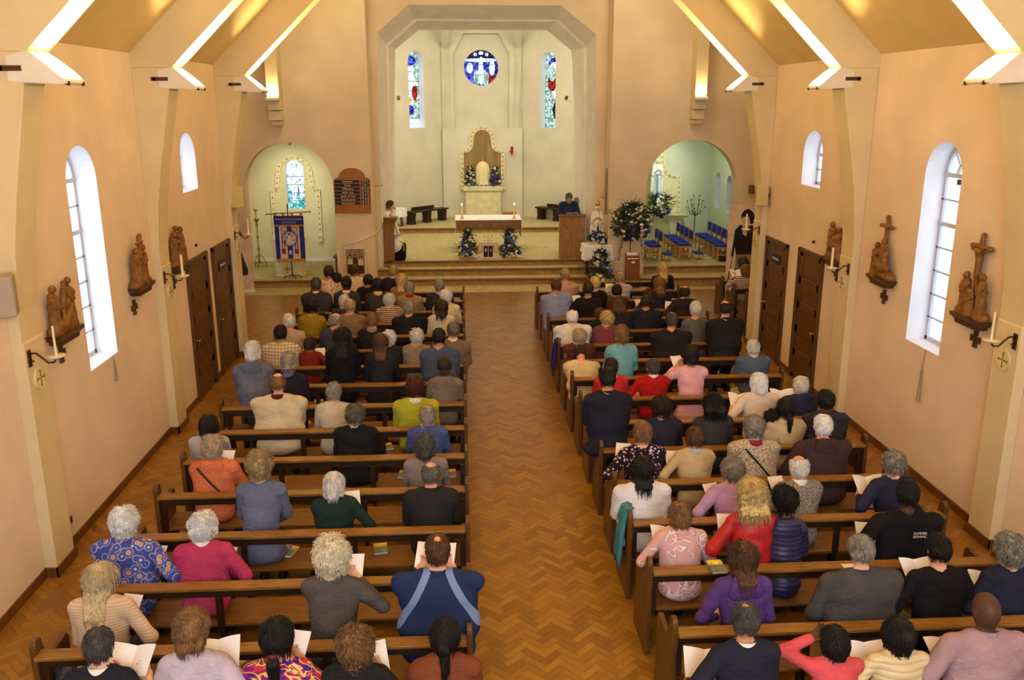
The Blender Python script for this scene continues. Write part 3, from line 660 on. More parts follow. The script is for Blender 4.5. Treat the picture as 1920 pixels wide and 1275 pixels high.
t = thing('sensor_stub', 'tiny dark sensor on the left wall between the two doors and the window', 'sensor', (WL+.005, 15.35, 2.62)); p = MB(); p.box((0, -.02, -.02), (.04, .02, .02)); p.build('body', M_iron, t)
t = thing('sensor_stub', 'tiny dark sensor on the right wall above the nearer door', 'sensor', (WR-.045, 15.0, 2.62)); p = MB(); p.box((0, -.02, -.02), (.04, .02, .02)); p.build('body', M_iron, t)
# ================================================================== implicit-surface modelling (smooth unions, meshed with surface nets)
class SDF:
    def __init__(s, lo, hi, h):
        s.lo = np.array(lo, np.float32); s.h = h; s.n = np.ceil((np.array(hi)-s.lo)/h).astype(int)+1
        s.ax = [s.lo[i]+h*np.arange(s.n[i], dtype=np.float32) for i in range(3)]
        s.d = np.full(tuple(s.n), 1.0, np.float32); s.c = np.zeros(tuple(s.n), np.int8); s.b = np.full(tuple(s.n), 9.0, np.float32)
    def sub(s, lo, hi, pad):
        sl = []
        for i in range(3):
            a = int(max(0, math.floor((lo[i]-pad-s.lo[i])/s.h))); b = int(min(s.n[i], math.ceil((hi[i]+pad-s.lo[i])/s.h)+1)); sl.append(slice(a, max(a, b)))
        return tuple(sl), s.ax[0][sl[0]][:, None, None], s.ax[1][sl[1]][None, :, None], s.ax[2][sl[2]][None, None, :]
    def put(s, sl, d, k, cls, mode='u'):
        D = s.d[sl]
        if D.size == 0: return
        if mode == 'u':
            h = np.maximum(k-np.abs(D-d), 0)/k; s.d[sl] = np.minimum(D, d)-h*h*k*.25
            m = d < s.b[sl]; B = s.b[sl]; B[m] = d[m]; C = s.c[sl]; C[m] = cls
        elif mode == 'cut': s.d[sl] = np.maximum(D, -d)
    def cone(s, a, b, ra, rb, cls=0, k=.03, mode='u', sq=1.0):
        a = np.array(a, np.float32); b = np.array(b, np.float32); R = max(ra, rb)
        sl, X, Y, Z = s.sub(np.minimum(a, b)-R, np.maximum(a, b)+R, k+.02); ba = b-a; l2 = float(ba@ba)+1e-9
        t = np.clip(((X-a[0])*ba[0]+(Y-a[1])*ba[1]+(Z-a[2])*ba[2])/l2, 0, 1)
        d = np.sqrt((X-a[0]-ba[0]*t)**2+((Y-a[1]-ba[1]*t)/sq)**2+(Z-a[2]-ba[2]*t)**2)-(ra+(rb-ra)*t)
        s.put(sl, d.astype(np.float32), k, cls, mode); return s
    def ell(s, c, r, cls=0, k=.03, mode='u', rot=None):
        R = max(r); c = np.array(c, np.float32); sl, X, Y, Z = s.sub(c-R, c+R, k+.02); x, y, z = X-c[0], Y-c[1], Z-c[2]
        if rot is not None:
            M = np.array(rot); x, y, z = (M[0][0]*x+M[1][0]*y+M[2][0]*z, M[0][1]*x+M[1][1]*y+M[2][1]*z, M[0][2]*x+M[1][2]*y+M[2][2]*z)
        k0 = np.sqrt((x/r[0])**2+(y/r[1])**2+(z/r[2])**2); k1 = np.sqrt((x/r[0]**2)**2+(y/r[1]**2)**2+(z/r[2]**2)**2)+1e-6
        s.put(sl, (k0*(k0-1)/k1).astype(np.float32), k, cls, mode); return s
    def rough(s, amp, fn): 
        X, Y, Z = s.ax[0][:, None, None], s.ax[1][None, :, None], s.ax[2][None, None, :]; s.d += amp*fn(X, Y, Z); return s
    def mesh(s, xf=None):
        D = s.d; D[0], D[-1], D[:, 0], D[:, -1], D[:, :, 0], D[:, :, -1] = 1, 1, 1, 1, 1, 1
        I = D < 0; n = np.array(D.shape)-1
        cnt = np.zeros(n, np.int8)
        for dx in (0, 1):
            for dy in (0, 1):
                for dz in (0, 1): cnt += I[dx:dx+n[0], dy:dy+n[1], dz:dz+n[2]]
        cells = np.argwhere((cnt > 0) & (cnt < 8))
        if len(cells) == 0: return np.zeros((0, 3)), [], []
        idx = np.full(tuple(n), -1, np.int32); idx[tuple(cells.T)] = np.arange(len(cells))
        acc = np.zeros((len(cells), 3), np.float32); w_ = np.zeros(len(cells), np.float32)
        cr = [np.array(q) for q in ((0,0,0),(1,0,0),(0,1,0),(1,1,0),(0,0,1),(1,0,1),(0,1,1),(1,1,1))]
        for i, j in ((0,1),(2,3),(4,5),(6,7),(0,2),(1,3),(4,6),(5,7),(0,4),(1,5),(2,6),(3,7)):
            a = D[tuple((cells+cr[i]).T)]; b = D[tuple((cells+cr[j]).T)]; m = (a < 0) != (b < 0); t = np.where(m, a/(a-b+1e-12), 0)
            acc += m[:, None]*(cr[i]+t[:, None]*(cr[j]-cr[i])); w_ += m
        V = s.lo+(cells+acc/w_[:, None])*s.h; cls = s.c[tuple((cells+1).T)]
        F = []
        for ax in range(3):
            o = [q for q in range(3) if q != ax]; sl0 = [slice(1, -1)]*3; sl0[ax] = slice(0, -1); sl1 = list(sl0); sl1[ax] = slice(1, None)
            A = I[tuple(sl0)]; B = I[tuple(sl1)]; e = np.argwhere(A != B)+np.array([1 if q != ax else 0 for q in range(3)])
            if len(e) == 0: continue
            ins = I[tuple(e.T)]
            def cid(d0, d1):
                q = e.copy(); q[:, o[0]] -= d0; q[:, o[1]] -= d1; return idx[tuple(q.T)]
            a, b, c, d = cid(0, 0), cid(1, 0), cid(1, 1), cid(0, 1); flip = ins if ax != 1 else ~ins
            Q = np.stack([a, b, c, d], 1); Q[~flip] = Q[~flip][:, ::-1]; F.append(Q)
        F = np.concatenate(F); F = F[(F >= 0).all(1)]
        if xf is not None: V = V@np.array(xf)[:3, :3].T+np.array(xf)[:3, 3]
        return V, F, cls[F[:, 0]]
def npmesh(name, parts, mats, parent=None, loc=None, smooth=True):
    V = np.concatenate([p[0] for p in parts if len(p[1])]); off = 0; Fs = []; Cs = []
    for p in parts:
        if len(p[1]): Fs.append(p[1]+off); Cs.append(p[2]); off += len(p[0])
    F = np.concatenate(Fs).astype(np.int32); C_ = np.concatenate(Cs)
    me = bpy.data.meshes.new(name); me.vertices.add(len(V)); me.vertices.foreach_set('co', V.astype(np.float32).ravel())
    me.loops.add(4*len(F)); me.loops.foreach_set('vertex_index', F.ravel()); me.polygons.add(len(F)); me.polygons.foreach_set('loop_start', np.arange(0, 4*len(F), 4, dtype=np.int32))
    me.update(calc_edges=True)
    for k in mats: me.materials.append(k)
    me.polygons.foreach_set('material_index', C_.astype(np.int32)); me.polygons.foreach_set('use_smooth', [smooth]*len(F))
    me.validate(); o = bpy.data.objects.new(name, me); COL.objects.link(o)
    if parent: o.parent = parent
    if loc: o.location = loc
    return o
def waves(seed, f, st=(1, 1, 1)):
    r = random.Random(seed); ws = [(r.uniform(-1, 1)*f*st[0], r.uniform(-1, 1)*f*st[1], r.uniform(-1, 1)*f*st[2], r.uniform(0, 6)) for _ in range(6)]
    return lambda X, Y, Z: sum(np.sin(a*X+b*Y+c*Z+p) for a, b, c, p in ws)/2.4
# ---- carved stations (relief groups on moulded bases); u = along the wall, d = out from the wall
def robed(S, u, h, z0=0., d=.09, w=.075, lean=0, face=1, arm=None, cls=0):
    S.cone((d, u, z0), (d, u+lean*.4, z0+h*.52), w*1.0, w*.72, cls, .006); S.cone((d, u+lean*.4, z0+h*.52), (d, u+lean, z0+h*.74), w*.80, w*.62, cls, .02)
    S.cone((d+.02, u-w*.8, z0+h*.70), (d+.05, u-w*.3, z0+h*.48), w*.30, w*.24, cls, .006); S.cone((d+.02, u+w*.8, z0+h*.70), (d+.06, u+w*.2, z0+h*.52), w*.30, w*.24, cls, .006)
    S.ell((d+.015, u+lean*1.15, z0+h*.885), (.043, .041, .054), cls, .006)
    if arm: S.cone((d+.03, u+lean, z0+h*.72), (d+.06, u+arm[0], z0+arm[1]), .028, .020, cls, .02)
def beam(S, a, b, t=.026):
    a, b = np.array(a), np.array(b); n = 14
    S.cone(a, b, t, t, 0, .008)
def station(sd, yc, zb, kind, lab):
    x = WL+.0 if sd < 0 else WR
    t = thing('carved_station', lab, 'relief carving', (x, yc, zb+.05), 0 if sd < 0 else math.pi, 'carved wooden stations on the nave walls')
    t.scale = (1, 1, .87)
    S = SDF((-.02, -.42, -.02), (.26, .42, 1.20), .0075)
    S.ell((.07, 0, .09), (.10, .27, .10), 0, .04); S.cone((.07, -.24, .05), (.07, .24, .05), .075, .075, 0, .03)
    if kind == 0:    # fallen figure under a slanting cross, two standing
        robed(S, -.20, .62, .06, .08); robed(S, .18, .66, .06, .09, arm=(.02, .42)); S.cone((.13, -.12, .14), (.13, .08, .30), .075, .06, 0, .04); S.ell((.15, .02, .40), (.04, .04, .05))
        beam(S, (.15, -.16, .10), (.13, .0, .66)); beam(S, (.14, -.16, .38), (.14, .08, .34))
    elif kind == 1:  # three figures carrying a cross
        robed(S, -.16, .60, .06, .09, .085, arm=(.02, .5)); robed(S, .04, .62, .06, .10, arm=(-.1, .5)); robed(S, .18, .60, .06, .07); beam(S, (.14, -.12, .48), (.10, .06, .80), .034); beam(S, (.13, -.14, .70), (.13, .02, .72))
    elif kind == 2:
        robed(S, -.16, .56, .08, .08); robed(S, .0, .70, .06, .07, .085); robed(S, .10, .66, .06, .11); robed(S, -.06, .54, .05, .14, .07); S.cone((.1, .17, .1), (.1, .19, .34), .08, .06, 0, .03)
    elif kind == 3:  # two figures bending over a third
        robed(S, .15, .56, .08, .08, .085, lean=-.02, arm=(0, .34)); robed(S, -.13, .66, .06, .09, .095); S.ell((.13, 0, .28), (.08, .16, .12)); S.ell((.14, .07, .42), (.05, .07, .06))
    elif kind == 4:  # bare cross, mourners
        beam(S, (.05, -.04, .1), (.05, -.04, 1.02), .030); beam(S, (.05, -.20, .86), (.05, .12, .86), .030)
        robed(S, .06, .60, .10, .11, .09, lean=.0); robed(S, -.14, .54, .06, .11, .09); S.ell((.14, .08, .22), (.08, .20, .09)); S.ell((.15, .16, .34), (.05, .05, .06)); S.cone((.13, .1, .28), (.15, -.06, .30), .05, .04)
    elif kind == 5:  # crucifix with three standing figures
        beam(S, (.05, -.02, .1), (.05, -.02, 1.14), .032); beam(S, (.05, -.20, .98), (.05, .17, .98), .032)
        S.cone((.09, .02, .92), (.09, .03, .62), .045, .04, 0, .02); S.cone((.09, .03, .62), (.09, .02, .40), .04, .022, 0, .02); S.ell((.12, .05, .93), (.036, .034, .045))
        S.cone((.09, .03, .86), (.08, .17, .98), .02, .014, 0, .01); S.cone((.09, .0, .86), (.08, -.18, .96), .02, .014, 0, .01)
        robed(S, .19, .62, .06, .10, .075); robed(S, -.14, .58, .06, .10, .08, arm=(-.02, .34)); robed(S, .04, .34, .08, .14, .08)
    S.rough(.003, waves(kind+3, 42)); S.rough(.0042, waves(kind+9, 120, (.6, 1, .18)))
    V, F, c_ = S.mesh(); V = V.copy(); V[:, 0] = np.maximum(V[:, 0], .0); npmesh('figures', [(V, F, c_*0)], [M_carve], t)
    b = MB(); b.prism([(-.33, .02), (.33, .02), (.30, -.02), (.30, -.05), (.25, -.07), (.23, -.12), (-.23, -.12), (-.25, -.07), (-.30, -.05), (-.30, -.02)], 'X', .0, .17); b.map(lambda X_, Y_, Z_: (X_*(1 if Z_ > -.03 else .82), Y_, Z_))
    b.build('moulded_base', M_carved, t, bevel=.006); return t
station(-1, 9.95, 2.44, 0, 'carved wooden group with a kneeling man under a slanting cross, left wall nearest the camera')
station(-1, 12.45, 2.46, 1, 'carved wooden group of three standing figures with a beam, just beyond the left window')
station(-1, 14.15, 2.44, 2, 'carved wooden group of crowded standing figures beside the nearer left door')
station(1, 13.95, 2.44, 3, 'carved wooden group of two robed figures lowering a third, beside the nearer right door')
station(1, 12.28, 2.46, 4, 'carved wooden group of mourners under a bare cross, right wall between pilaster and tall window')
station(1, 9.95, 2.44, 5, 'carved wooden crucifixion with three standing figures, right wall nearest the camera')
for sd, ys in ((-1, (9.93, 12.27, 14.03)), (1, (9.90, 12.27, 13.95))):
    for i, yc in enumerate(ys):
        nm = ('nearest the camera', 'in the middle', 'nearest the doors')[i]
        p = MB(); a, b_ = .035, .095; q = []
        for k in range(4):
            an = k*math.pi/2; ca, sa = math.cos(an), math.sin(an); q += [(ca*u-sa*v, sa*u+ca*v) for u, v in ((a*.7, -a*.7), (b_, -a*1.1), (b_, a*1.1))]
        x0, x1 = (WL, WL+.03) if sd < 0 else (WR-.03, WR)
        p.prism([(yc+u, 2.24+v*1.1) for u, v in q], 'X', x0, x1)
        tag(p.build('wall_cross', M_carved, bevel=.004), 'small dark wooden cross under the %s wall carving %s' % ('left' if sd < 0 else 'right', nm), 'cross', 'small crosses under the stations')
# ================================================================== CHANCEL AND CHAPEL THINGS
M_cloth = mat('white_altar_linen', (240, 238, 230), .8, .02, 4, .1, 60)
t = thing('altar', 'long wooden altar table under a white cloth in the chancel', 'altar', (.77, 27.45, .526))
p = MB(); p.box((-.98, -.62, .72), (.98, .62, .975)); p.build('table_frame', M_oakd, t, bevel=.008)
for sx in (-.62, .62): p = MB(); p.box((sx-.09, -.35, 0), (sx+.09, .35, .72)); p.build('leg', M_oakd, t, bevel=.01)
cl = MB(); cl.box((-1.0, -.635, .975), (1.0, .635, .985)); cl.box((-1.012, -.60, .42), (-.998, .60, .985)); cl.box((.998, -.60, .42), (1.012, .60, .985))
tag(cl.build('altar_cloth', M_cloth, loc=(.77, 27.45, .526), bevel=.003), 'white linen cloth over the altar table, hanging at both ends', 'altar cloth')
for sx, l in ((-.80, 'left'), (.80, 'right')):
    t = thing('altar_candle', 'lit candle in a low brass holder at the %s end of the altar' % l, 'candle', (.77+sx, 27.1, 1.512), 0, 'altar candles')
    p = MB(); p.lathe([(.075, 0), (.06, .015), (.02, .03), (.03, .06), (.04, .07), (.02, .075)], (0, 0, 0), 16); p.build('holder', M_brass, t, smooth=True)
    p = MB(); p.tube([(0, 0, .07), (0, 0, .40)], .028, 12); wx_ = p.build('wax', M_candle, t)
    p = MB(); p.ball((0, 0, .445), .014, 0, 8, (1, 1, 2.6)); p.build('flame', M_flame, wx_, smooth=True)
p = MB(); p.box((-.17, -.1, 0), (.17, .1, .008)); tag(p.build('corporal', M_paper, loc=(.60, 27.2, 1.512)), 'small folded cloth lying on the altar', 'cloth')
# reredos: wooden panel with gilded moulded surround, stone block with the tabernacle
def outline(cx, w, h, s1, rt, n=10, k=1.0):
    # stepped baroque outline: shoulders at s1, round head radius rt ; returns right half then mirrored
    r = [(w, 0), (w, s1)]
    for i in range(n+1): a = math.pi/2*i/n; r.append((w-(w-rt*1.02-.02)*math.sin(a), s1+(h-rt-s1)*.62*(1-math.cos(a))))
    zz = h-rt; r.append((rt, zz-.06))
    for i in range(n+1): a = math.pi/2*i/n; r.append((rt*math.cos(a), zz+rt*math.sin(a)))
    return [(cx+x, z) for x, z in r]+[(cx-x, z) for x, z in r[::-1]]
def reredos(name, lab, T, cx, w, z0, h, s1, rt, fw, mp, mf, fill=True, lo=0):
    t = thing(name, lab, 'altarpiece', T(cx, z0, 0)); o = Vector(T(cx, z0, 0))
    def loc(u, z, d): return tuple(Vector(T(cx+u, z0+z, d))-o)
    i_ = outline(0, w, h, s1, rt); e_ = outline(0, w+fw, h+fw, s1+fw*.25, rt+fw)
    if fill:
        p = MB(); V = [loc(u, z, .02) for u, z in i_]; V2 = [loc(u, z, .045) for u, z in i_]; n = len(V)
        p.add(V+V2, [tuple(range(n)), tuple(range(n, 2*n))]+[(k, (k+1) % n, n+(k+1) % n, n+k) for k in range(n)]); p.build('panel', mp, t)
    p = MB(); n = len(i_); V = [loc(u, z, 0) for u, z in i_]+[loc(u, z, 0) for u, z in e_]+[loc(u, z, .08) for u, z in i_]+[loc(u, z, .10) for u, z in e_]
    F = []
    for k in range(n-1): F += [(2*n+k, 2*n+k+1, 3*n+k+1, 3*n+k), (n+k, n+k+1, 3*n+k+1, 3*n+k), (k, k+1, 2*n+k+1, 2*n+k)]
    F += [(0, n, 3*n, 2*n), (n-1, 2*n-1, 4*n-1, 3*n-1)]
    p.add(V, F); mo_ = p.build('moulding', mf, t)
    g = 0
    pts = [((a[0]+b[0])/2, (a[1]+b[1])/2) for a, b in zip(i_, e_)]
    acc = 0; last = pts[0]
    for q in pts[1:]:
        dl = math.dist(q, last)
        while acc+dl > .17:
            f = (.17-acc)/dl; last = (last[0]+(q[0]-last[0])*f, last[1]+(q[1]-last[1])*f); acc = 0; dl = math.dist(q, last)
            if lo <= last[1] and g < 60: r_ = MB(); c_ = loc(last[0], last[1], .10); r_.ball(c_, fw*.19, 0, 8, (1, .5, 1)); r_.build('gilt_rosette', M_gold, mo_, smooth=True); g += 1
        acc += dl; last = q
    for sx in (-1, 1):
        b = MB(); u = sx*(w+fw/2); 
        for (a0, a1, z1, z2, dd) in ((.62, .62, -.05, .0, .15), (.45, .45, -.16, -.05, .11), (.55, .55, -.20, -.16, .13)):
            cs = [loc(u-fw*a0, z1, 0), loc(u+fw*a0, z1, 0), loc(u+fw*a0, z2, 0), loc(u-fw*a0, z2, 0), loc(u-fw*a0, z1, dd), loc(u+fw*a0, z1, dd), loc(u+fw*a0, z2, dd), loc(u-fw*a0, z2, dd)]
            b.add(cs, [(0, 1, 2, 3), (4, 5, 6, 7), (0, 1, 5, 4), (1, 2, 6, 5), (2, 3, 7, 6), (3, 0, 4, 7)])
        b.build('corbel', mf, t)
    return t
M_pan = wood('pale_veneer_panel', (150, 122, 66), .45, 'Z', .82, 1.2)
M_moul = mat('cream_gilt_moulding', (232, 220, 176), .5, .12, 30, .5, 60)
reredos('reredos', 'wooden altarpiece panel in a gilded stepped frame on the chancel back wall', lambda u, z, d: (u, 34.02-d, z), .772, .70, 1.95, 2.0, 1.15, .32, .15, M_pan, M_moul)
t = thing('tabernacle_plinth', 'cream stone block with a projecting slab below the altarpiece', 'plinth', (.775, 33.75, .695))
p = MB(); p.box((-.66, -.30, 0), (.66, .26, 1.05)); p.build('block', M_stone, t, bevel=.008)
p = MB(); p.box((-.74, -.38, 1.05), (.74, .26, 1.22)); p.build('slab', M_stone, t, bevel=.012)
t = thing('tabernacle', 'domed tabernacle under a cream pleated veil on the stone block', 'tabernacle', (.77, 33.65, 1.915))
V = []; F = []; nn = 72; prof = [(.31, 0), (.30, .1), (.285, .3), (.275, .5), (.262, .66), (.235, .78), (.18, .88), (.10, .95), (.03, .975)]
for i, (r, z) in enumerate(prof):
    for k in range(nn): a = 2*math.pi*k/nn; rr_ = r*(1+.055*math.sin(a*12)*(1-z)**.5*(1 if z < .9 else 0)); V.append((rr_*math.cos(a), rr_*math.sin(a)*.8, z*.93))
for i in range(len(prof)-1):
    for k in range(nn): F.append((i*nn+k, i*nn+(k+1) % nn, (i+1)*nn+(k+1) % nn, (i+1)*nn+k))
p = MB(); p.add(V, F+[tuple(range((len(prof)-1)*nn, len(prof)*nn))]); p.build('veil', mat('cream_silk_veil', (236, 222, 166), .55, .03), t, smooth=True)
p = MB(); p.tube([(0, 0, .9), (0, 0, .95)], .02, 8); p.box((-.008, -.008, .94), (.008, .008, 1.06)); p.box((-.04, -.008, 1.0), (.04, .008, 1.015)); p.build('finial_cross', M_gold, t)
p = MB(); p.lathe([(.315, 0), (.322, .04), (.30, .05)], (0, 0, 0), 40); p.map(lambda x, y, z: (x, y*.8, z)); p.build('fringe', mat('dark_blue_fringe', (110, 100, 120), .8, .3, 60), t)
t = thing('sanctuary_lamp', 'small red glass sanctuary lamp on the chancel back wall', 'lamp', at(960, 281, y=33.85))
p = MB(); p.lathe([(.03, -.16), (.045, -.12), (.05, .1), (.055, .12), (.0, .12)], (0, 0, 0), 14); p.build('red_glass', mat('ruby_glass', (170, 20, 30), .15, .1), t, smooth=True)
p = MB(); p.tube([(0, 0, -.16), (0, 0, -.2), (0, .17, -.14)], .012, 6); p.ball((-.07, 0, -.06), .03); p.build('bracket', M_brass, t)
# flower arrangements
M_leaf = mat('dark_foliage', (36, 60, 30), .6, .35, 30); M_leaf2 = mat('grey_foliage', (92, 100, 84), .6, .25, 30)
M_wf = mat('white_rose_petals', (238, 232, 206), .6, .08, 30, .6, 50); M_pf = mat('purple_blue_petals', (62, 48, 128), .6, .25, 40, .8, 70); M_bf = mat('blue_hydrangea_petals', (86, 100, 180), .6, .2, 40, .8, 70)
def bloom_mesh(seed, amp):
    S = SDF((-.075,)*3, (.075,)*3, .011); S.ell((0, 0, 0), (.052, .052, .045)); S.rough(amp, waves(seed, 95)); return S.mesh()
_b = [bloom_mesh(5, .008), bloom_mesh(8, .011)]; BM = {}
def bloom(kind, parent, loc, s):
    if kind not in BM: BM[kind] = npmesh('bloom', [_b[0 if kind == 'white_rose' else 1]], [{'white_rose': M_wf, 'purple_chrysanthemum': M_pf, 'blue_hydrangea': M_bf}[kind]]).data; bpy.data.objects.remove(bpy.data.objects['bloom'])
    o = bpy.data.objects.new(kind, BM[kind]); COL.objects.link(o); o.parent = parent; o.location = loc; o.scale = (s, s, s); return o
def leaves(mb, c, direction, ln, wd, rnd, m=0):
    d = Vector(direction).normalized(); u = d.cross(Vector((rnd.uniform(-1, 1), rnd.uniform(-1, 1), rnd.uniform(-1, 1)))).normalized(); n = d.cross(u)
    c = Vector(c); a = c+d*ln*.5+n*ln*.08; mb.add([c, a-u*wd/2, c+d*ln, a+u*wd/2], [(0, 1, 2, 3)], m)
def arrangement(lab, loc, env, nw, npu, seed, nleaf=420, trail=0, extra=None, group='flower arrangements', bs=1.0):
    # env(z01) -> (radius, height): body of the arrangement
    rnd = random.Random(seed); t = thing('flower_arrangement', lab, 'flowers', loc, 0, group); f = MB()
    def pt(out=1.0):
        q = rnd.random(); r, z = env(q); u_ = rnd.uniform(-1, 1); a = -math.pi/2+math.asin(u_)+(math.pi if rnd.random() < .3 else 0); return Vector((r*math.cos(a)*out, r*math.sin(a)*out*.8, z)), a
    for _ in range(nleaf):
        p_, a = pt(rnd.uniform(.3, 1.0)); leaves(f, p_, (math.cos(a), math.sin(a)*.8, rnd.uniform(-.5, .9)), rnd.uniform(.07, .17), rnd.uniform(.03, .06), rnd, 0 if rnd.random() < .8 else 1)
    for _ in range(nleaf//8):
        p_, a = pt(.9); d = Vector((math.cos(a), math.sin(a)*.6, rnd.uniform(.1, 1))).normalized(); L2 = rnd.uniform(.15, .3)
        for k in range(7): leaves(f, p_+d*L2*k/7, (d.x+rnd.uniform(-.8, .8), d.y+rnd.uniform(-.8, .8), d.z+rnd.uniform(-.5, .8)), .05, .02, rnd, rnd.choice((0, 1)))
    for _ in range(trail):
        a = rnd.uniform(-.6, .6)+rnd.choice((0, math.pi)); r, z = env(.1); p_ = Vector((r*.8*math.cos(a), -.1, z))
        for k in range(14): p_ = p_+Vector((.008*math.cos(a)+rnd.uniform(-.01, .01), 0, -.045)); leaves(f, p_, (rnd.uniform(-1, 1), rnd.uniform(-1, 1), -.4), .045, .03, rnd)
    fo = f.build('foliage', [M_leaf, M_leaf2], t); fo['kind'] = 'stuff'
    for k in range(nw+npu):
        q = (k+.5)/(nw+npu); r, z = env(q); a = -math.pi/2+math.asin(rnd.uniform(-.98, .98))
        knd = 'white_rose' if rnd.random() < nw/(nw+npu) else ('purple_chrysanthemum' if rnd.random() < .7 else 'blue_hydrangea')
        s_ = rnd.uniform(.65, 1.15)*bs if knd == 'white_rose' else rnd.uniform(1.15, 1.6)*bs
        bloom(knd, t, (r*math.cos(a), r*math.sin(a)*.85, z), s_)
    if extra: extra(t)
    return t
def cone_env(r, h, z0=.05, p=1.0): return lambda q: (r*(1-q)**p+.03, z0+h*q)
for xx, l in ((.13, 'left'), (1.38, 'right')):
    arrangement('tall cone of white and purple flowers on the floor at the %s before the altar' % l, (xx-.0, 25.85, .526), cone_env(.30, .78), 15, 11, int(xx*10)+3)
for xx, l in ((.30, 'left'), (1.24, 'right')):
    arrangement('spire of white and purple flowers %s of the veiled tabernacle' % l, (xx, 33.55, 1.915), cone_env(.20, .66), 9, 5, int(xx*10)+8, 220)
def ped(t):
    p = MB(); p.tube([(0, 0, -1.45), (0, 0, -.25)], .012, 6); p.lathe([(.16, -1.46), (.15, -1.44), (.02, -1.42)], (0, 0, 0), 16); p.build('stand', M_iron, t)
arrangement('huge round arrangement of white roses and purple blooms on a thin black stand', (4.62, 24.08, 1.46+.185), lambda q: (.56*math.sqrt(max(.02, 1-(2*q-1)**2)), -.36+.98*q), 36, 13, 71, 1500, 12, ped, bs=.85)
arrangement('bush of white and purple flowers on the floor under the statue table', (3.80, 24.12, .006), lambda q: (.42*(1-q)**.8+.05, .05+.95*q), 14, 9, 33, 520)
arrangement('low mound of white and lilac flowers at the feet of the crowned statue', (3.76, 24.60, 1.14), lambda q: (.28*math.sqrt(1-q*.9), .03+.26*q), 16, 6, 34, 320)
arrangement('spreading arrangement of white and blue flowers at the feet of the shrine statue', at(1236, 400, y=29.0), lambda q: (.45*math.sqrt(max(.03, 1-(2*q-1)**2)), -.10+.75*q), 16, 7, 35, 560, 5)
# picture of two children with a gilt stand
def flat(parent, name, m, pts, y, z0=0):
    p = MB(); n = len(pts); p.add([(a, y, b_+z0) for a, b_ in pts], [tuple(range(n))]); return p.build(name, m, parent)
def blob(cx, cz, rx, rz, n=14, top=1): return [(cx+rx*math.cos(2*math.pi*i/n), cz+rz*math.sin(2*math.pi*i/n)) for i in range(n)]
M_sep = [mat('sepia_dark', (58, 42, 32), .7, .15, 8), mat('sepia_mid', (150, 120, 92), .7, .18, 6), mat('sepia_light', (212, 188, 158), .7, .12, 6), mat('sepia_black', (30, 24, 20), .7, .1, 8)]
M_pinkmt = mat('pale_pink_mount', (222, 196, 186), .7, .03)
t = thing('framed_picture', 'small pink-mounted picture of two dark figures on the floor before the altar', 'picture', at(915.5, 478, y=25.72)+Vector((0, 0, 0)), 0); t.location.z = .526
p = MB(); p.box((-.165, 0, 0), (.165, .02, .46)); p.build('mount', M_pinkmt, t, bevel=.003)
for sx in (-.072, .072):
    q = MB(); q.box((sx-.062, -.004, .04), (sx+.062, 0, .37)); pn = q.build('print', M_sep[3], t)
    flat(t, 'printed_figure', M_sep[2 if sx < 0 else 1], [(sx-.03, .20), (sx+.03, .20), (sx+.025, .26), (sx+.012, .30), (sx-.012, .30), (sx-.025, .26)], -.006)
p = MB()
for sx in (-.24, .24): p.box((sx-.055, .03, .16), (sx+.055, .05, .44))
p.box((-.26, .03, .43), (.26, .05, .46)); p.build('gilt_stand', mat('pale_gilt', (220, 196, 130), .45, .1), t)
for sx in (-.09, .0, .09): p = MB(); p.tube([(sx, .04, .46), (sx*.8, .04, .56), (sx*1.2, .04, .64)], .006, 5); p.ball((sx, .04, .52), .018); p.ball((sx*1.2, .04, .65), .022); p.build('gilt_ornament', M_gold, t)
# lectern on the right, ambo on the left
t = thing('lectern', 'wide plain wooden lectern at the right front of the chancel', 'lectern', (3.18, 25.75, .526))
p = MB(); p.box((-.37, -.2, 0), (.37, .08, 1.22)); p.build('body', M_oak, t, bevel=.01)
p = MB(); p.prism([(-.23, 1.22), (.12, 1.22), (.12, 1.26), (-.23, 1.30), (-.23, 1.27)], 'X', -.385, .385); p.build('top', M_oakd, t, bevel=.006)
p = MB(); p.box((-.2, -.14, 0), (.16, .10, .012)); q = p.build('open_book', M_paper, loc=(3.2, 25.72, 1.83)); q.rotation_euler = (-.12, 0, 0); tag(q, 'open white book lying on top of the right lectern', 'book')
t = thing('ambo', 'slim wooden ambo with a flared top at the left front of the chancel', 'lectern', (-2.13, 25.47, .526))
p = MB(); V = []; F = []
for z, wd in ((0, .14), (.9, .15), (1.1, .18), (1.22, .24), (1.27, .27)): V += [(-wd, -wd*.8, z), (wd, -wd*.8, z), (wd, wd*.8, z), (-wd, wd*.8, z)]
for i in range(4): F += [(i*4+k, i*4+(k+1) % 4, (i+1)*4+(k+1) % 4, (i+1)*4+k) for k in range(4)]
p.add(V, F+[(0, 1, 2, 3), (16, 17, 18, 19)]); p.build('column', M_oakd, t, bevel=.006)
p = MB(); p.tube([(.0, 0, 1.27), (.10, .0, 1.42), (.18, 0, 1.50)], .006, 6); p.tube([(.18, 0, 1.50), (.21, 0, 1.53)], .014, 8); p.build('microphone', M_iron, t)
p = MB(); p.lathe([(.10, 0), (.10, .012), (.02, .02)], (0, -.16, 0), 16); p.build('stand_foot', M_iron, t)
t = thing('credence_table', 'small round table under a white cloth behind the seated priest', 'table', at(747, 424, z=.695))
p = MB(); p.lathe([(.30, .60), (.31, .62), (.0, .63)], (0, 0, 0), 24); p.build('table_top', M_oakd, t)
p = MB(); p.lathe([(.33, .35), (.32, .5), (.315, .635), (.0, .64)], (0, 0, 0), 24); p.build('cloth', M_cloth, t)
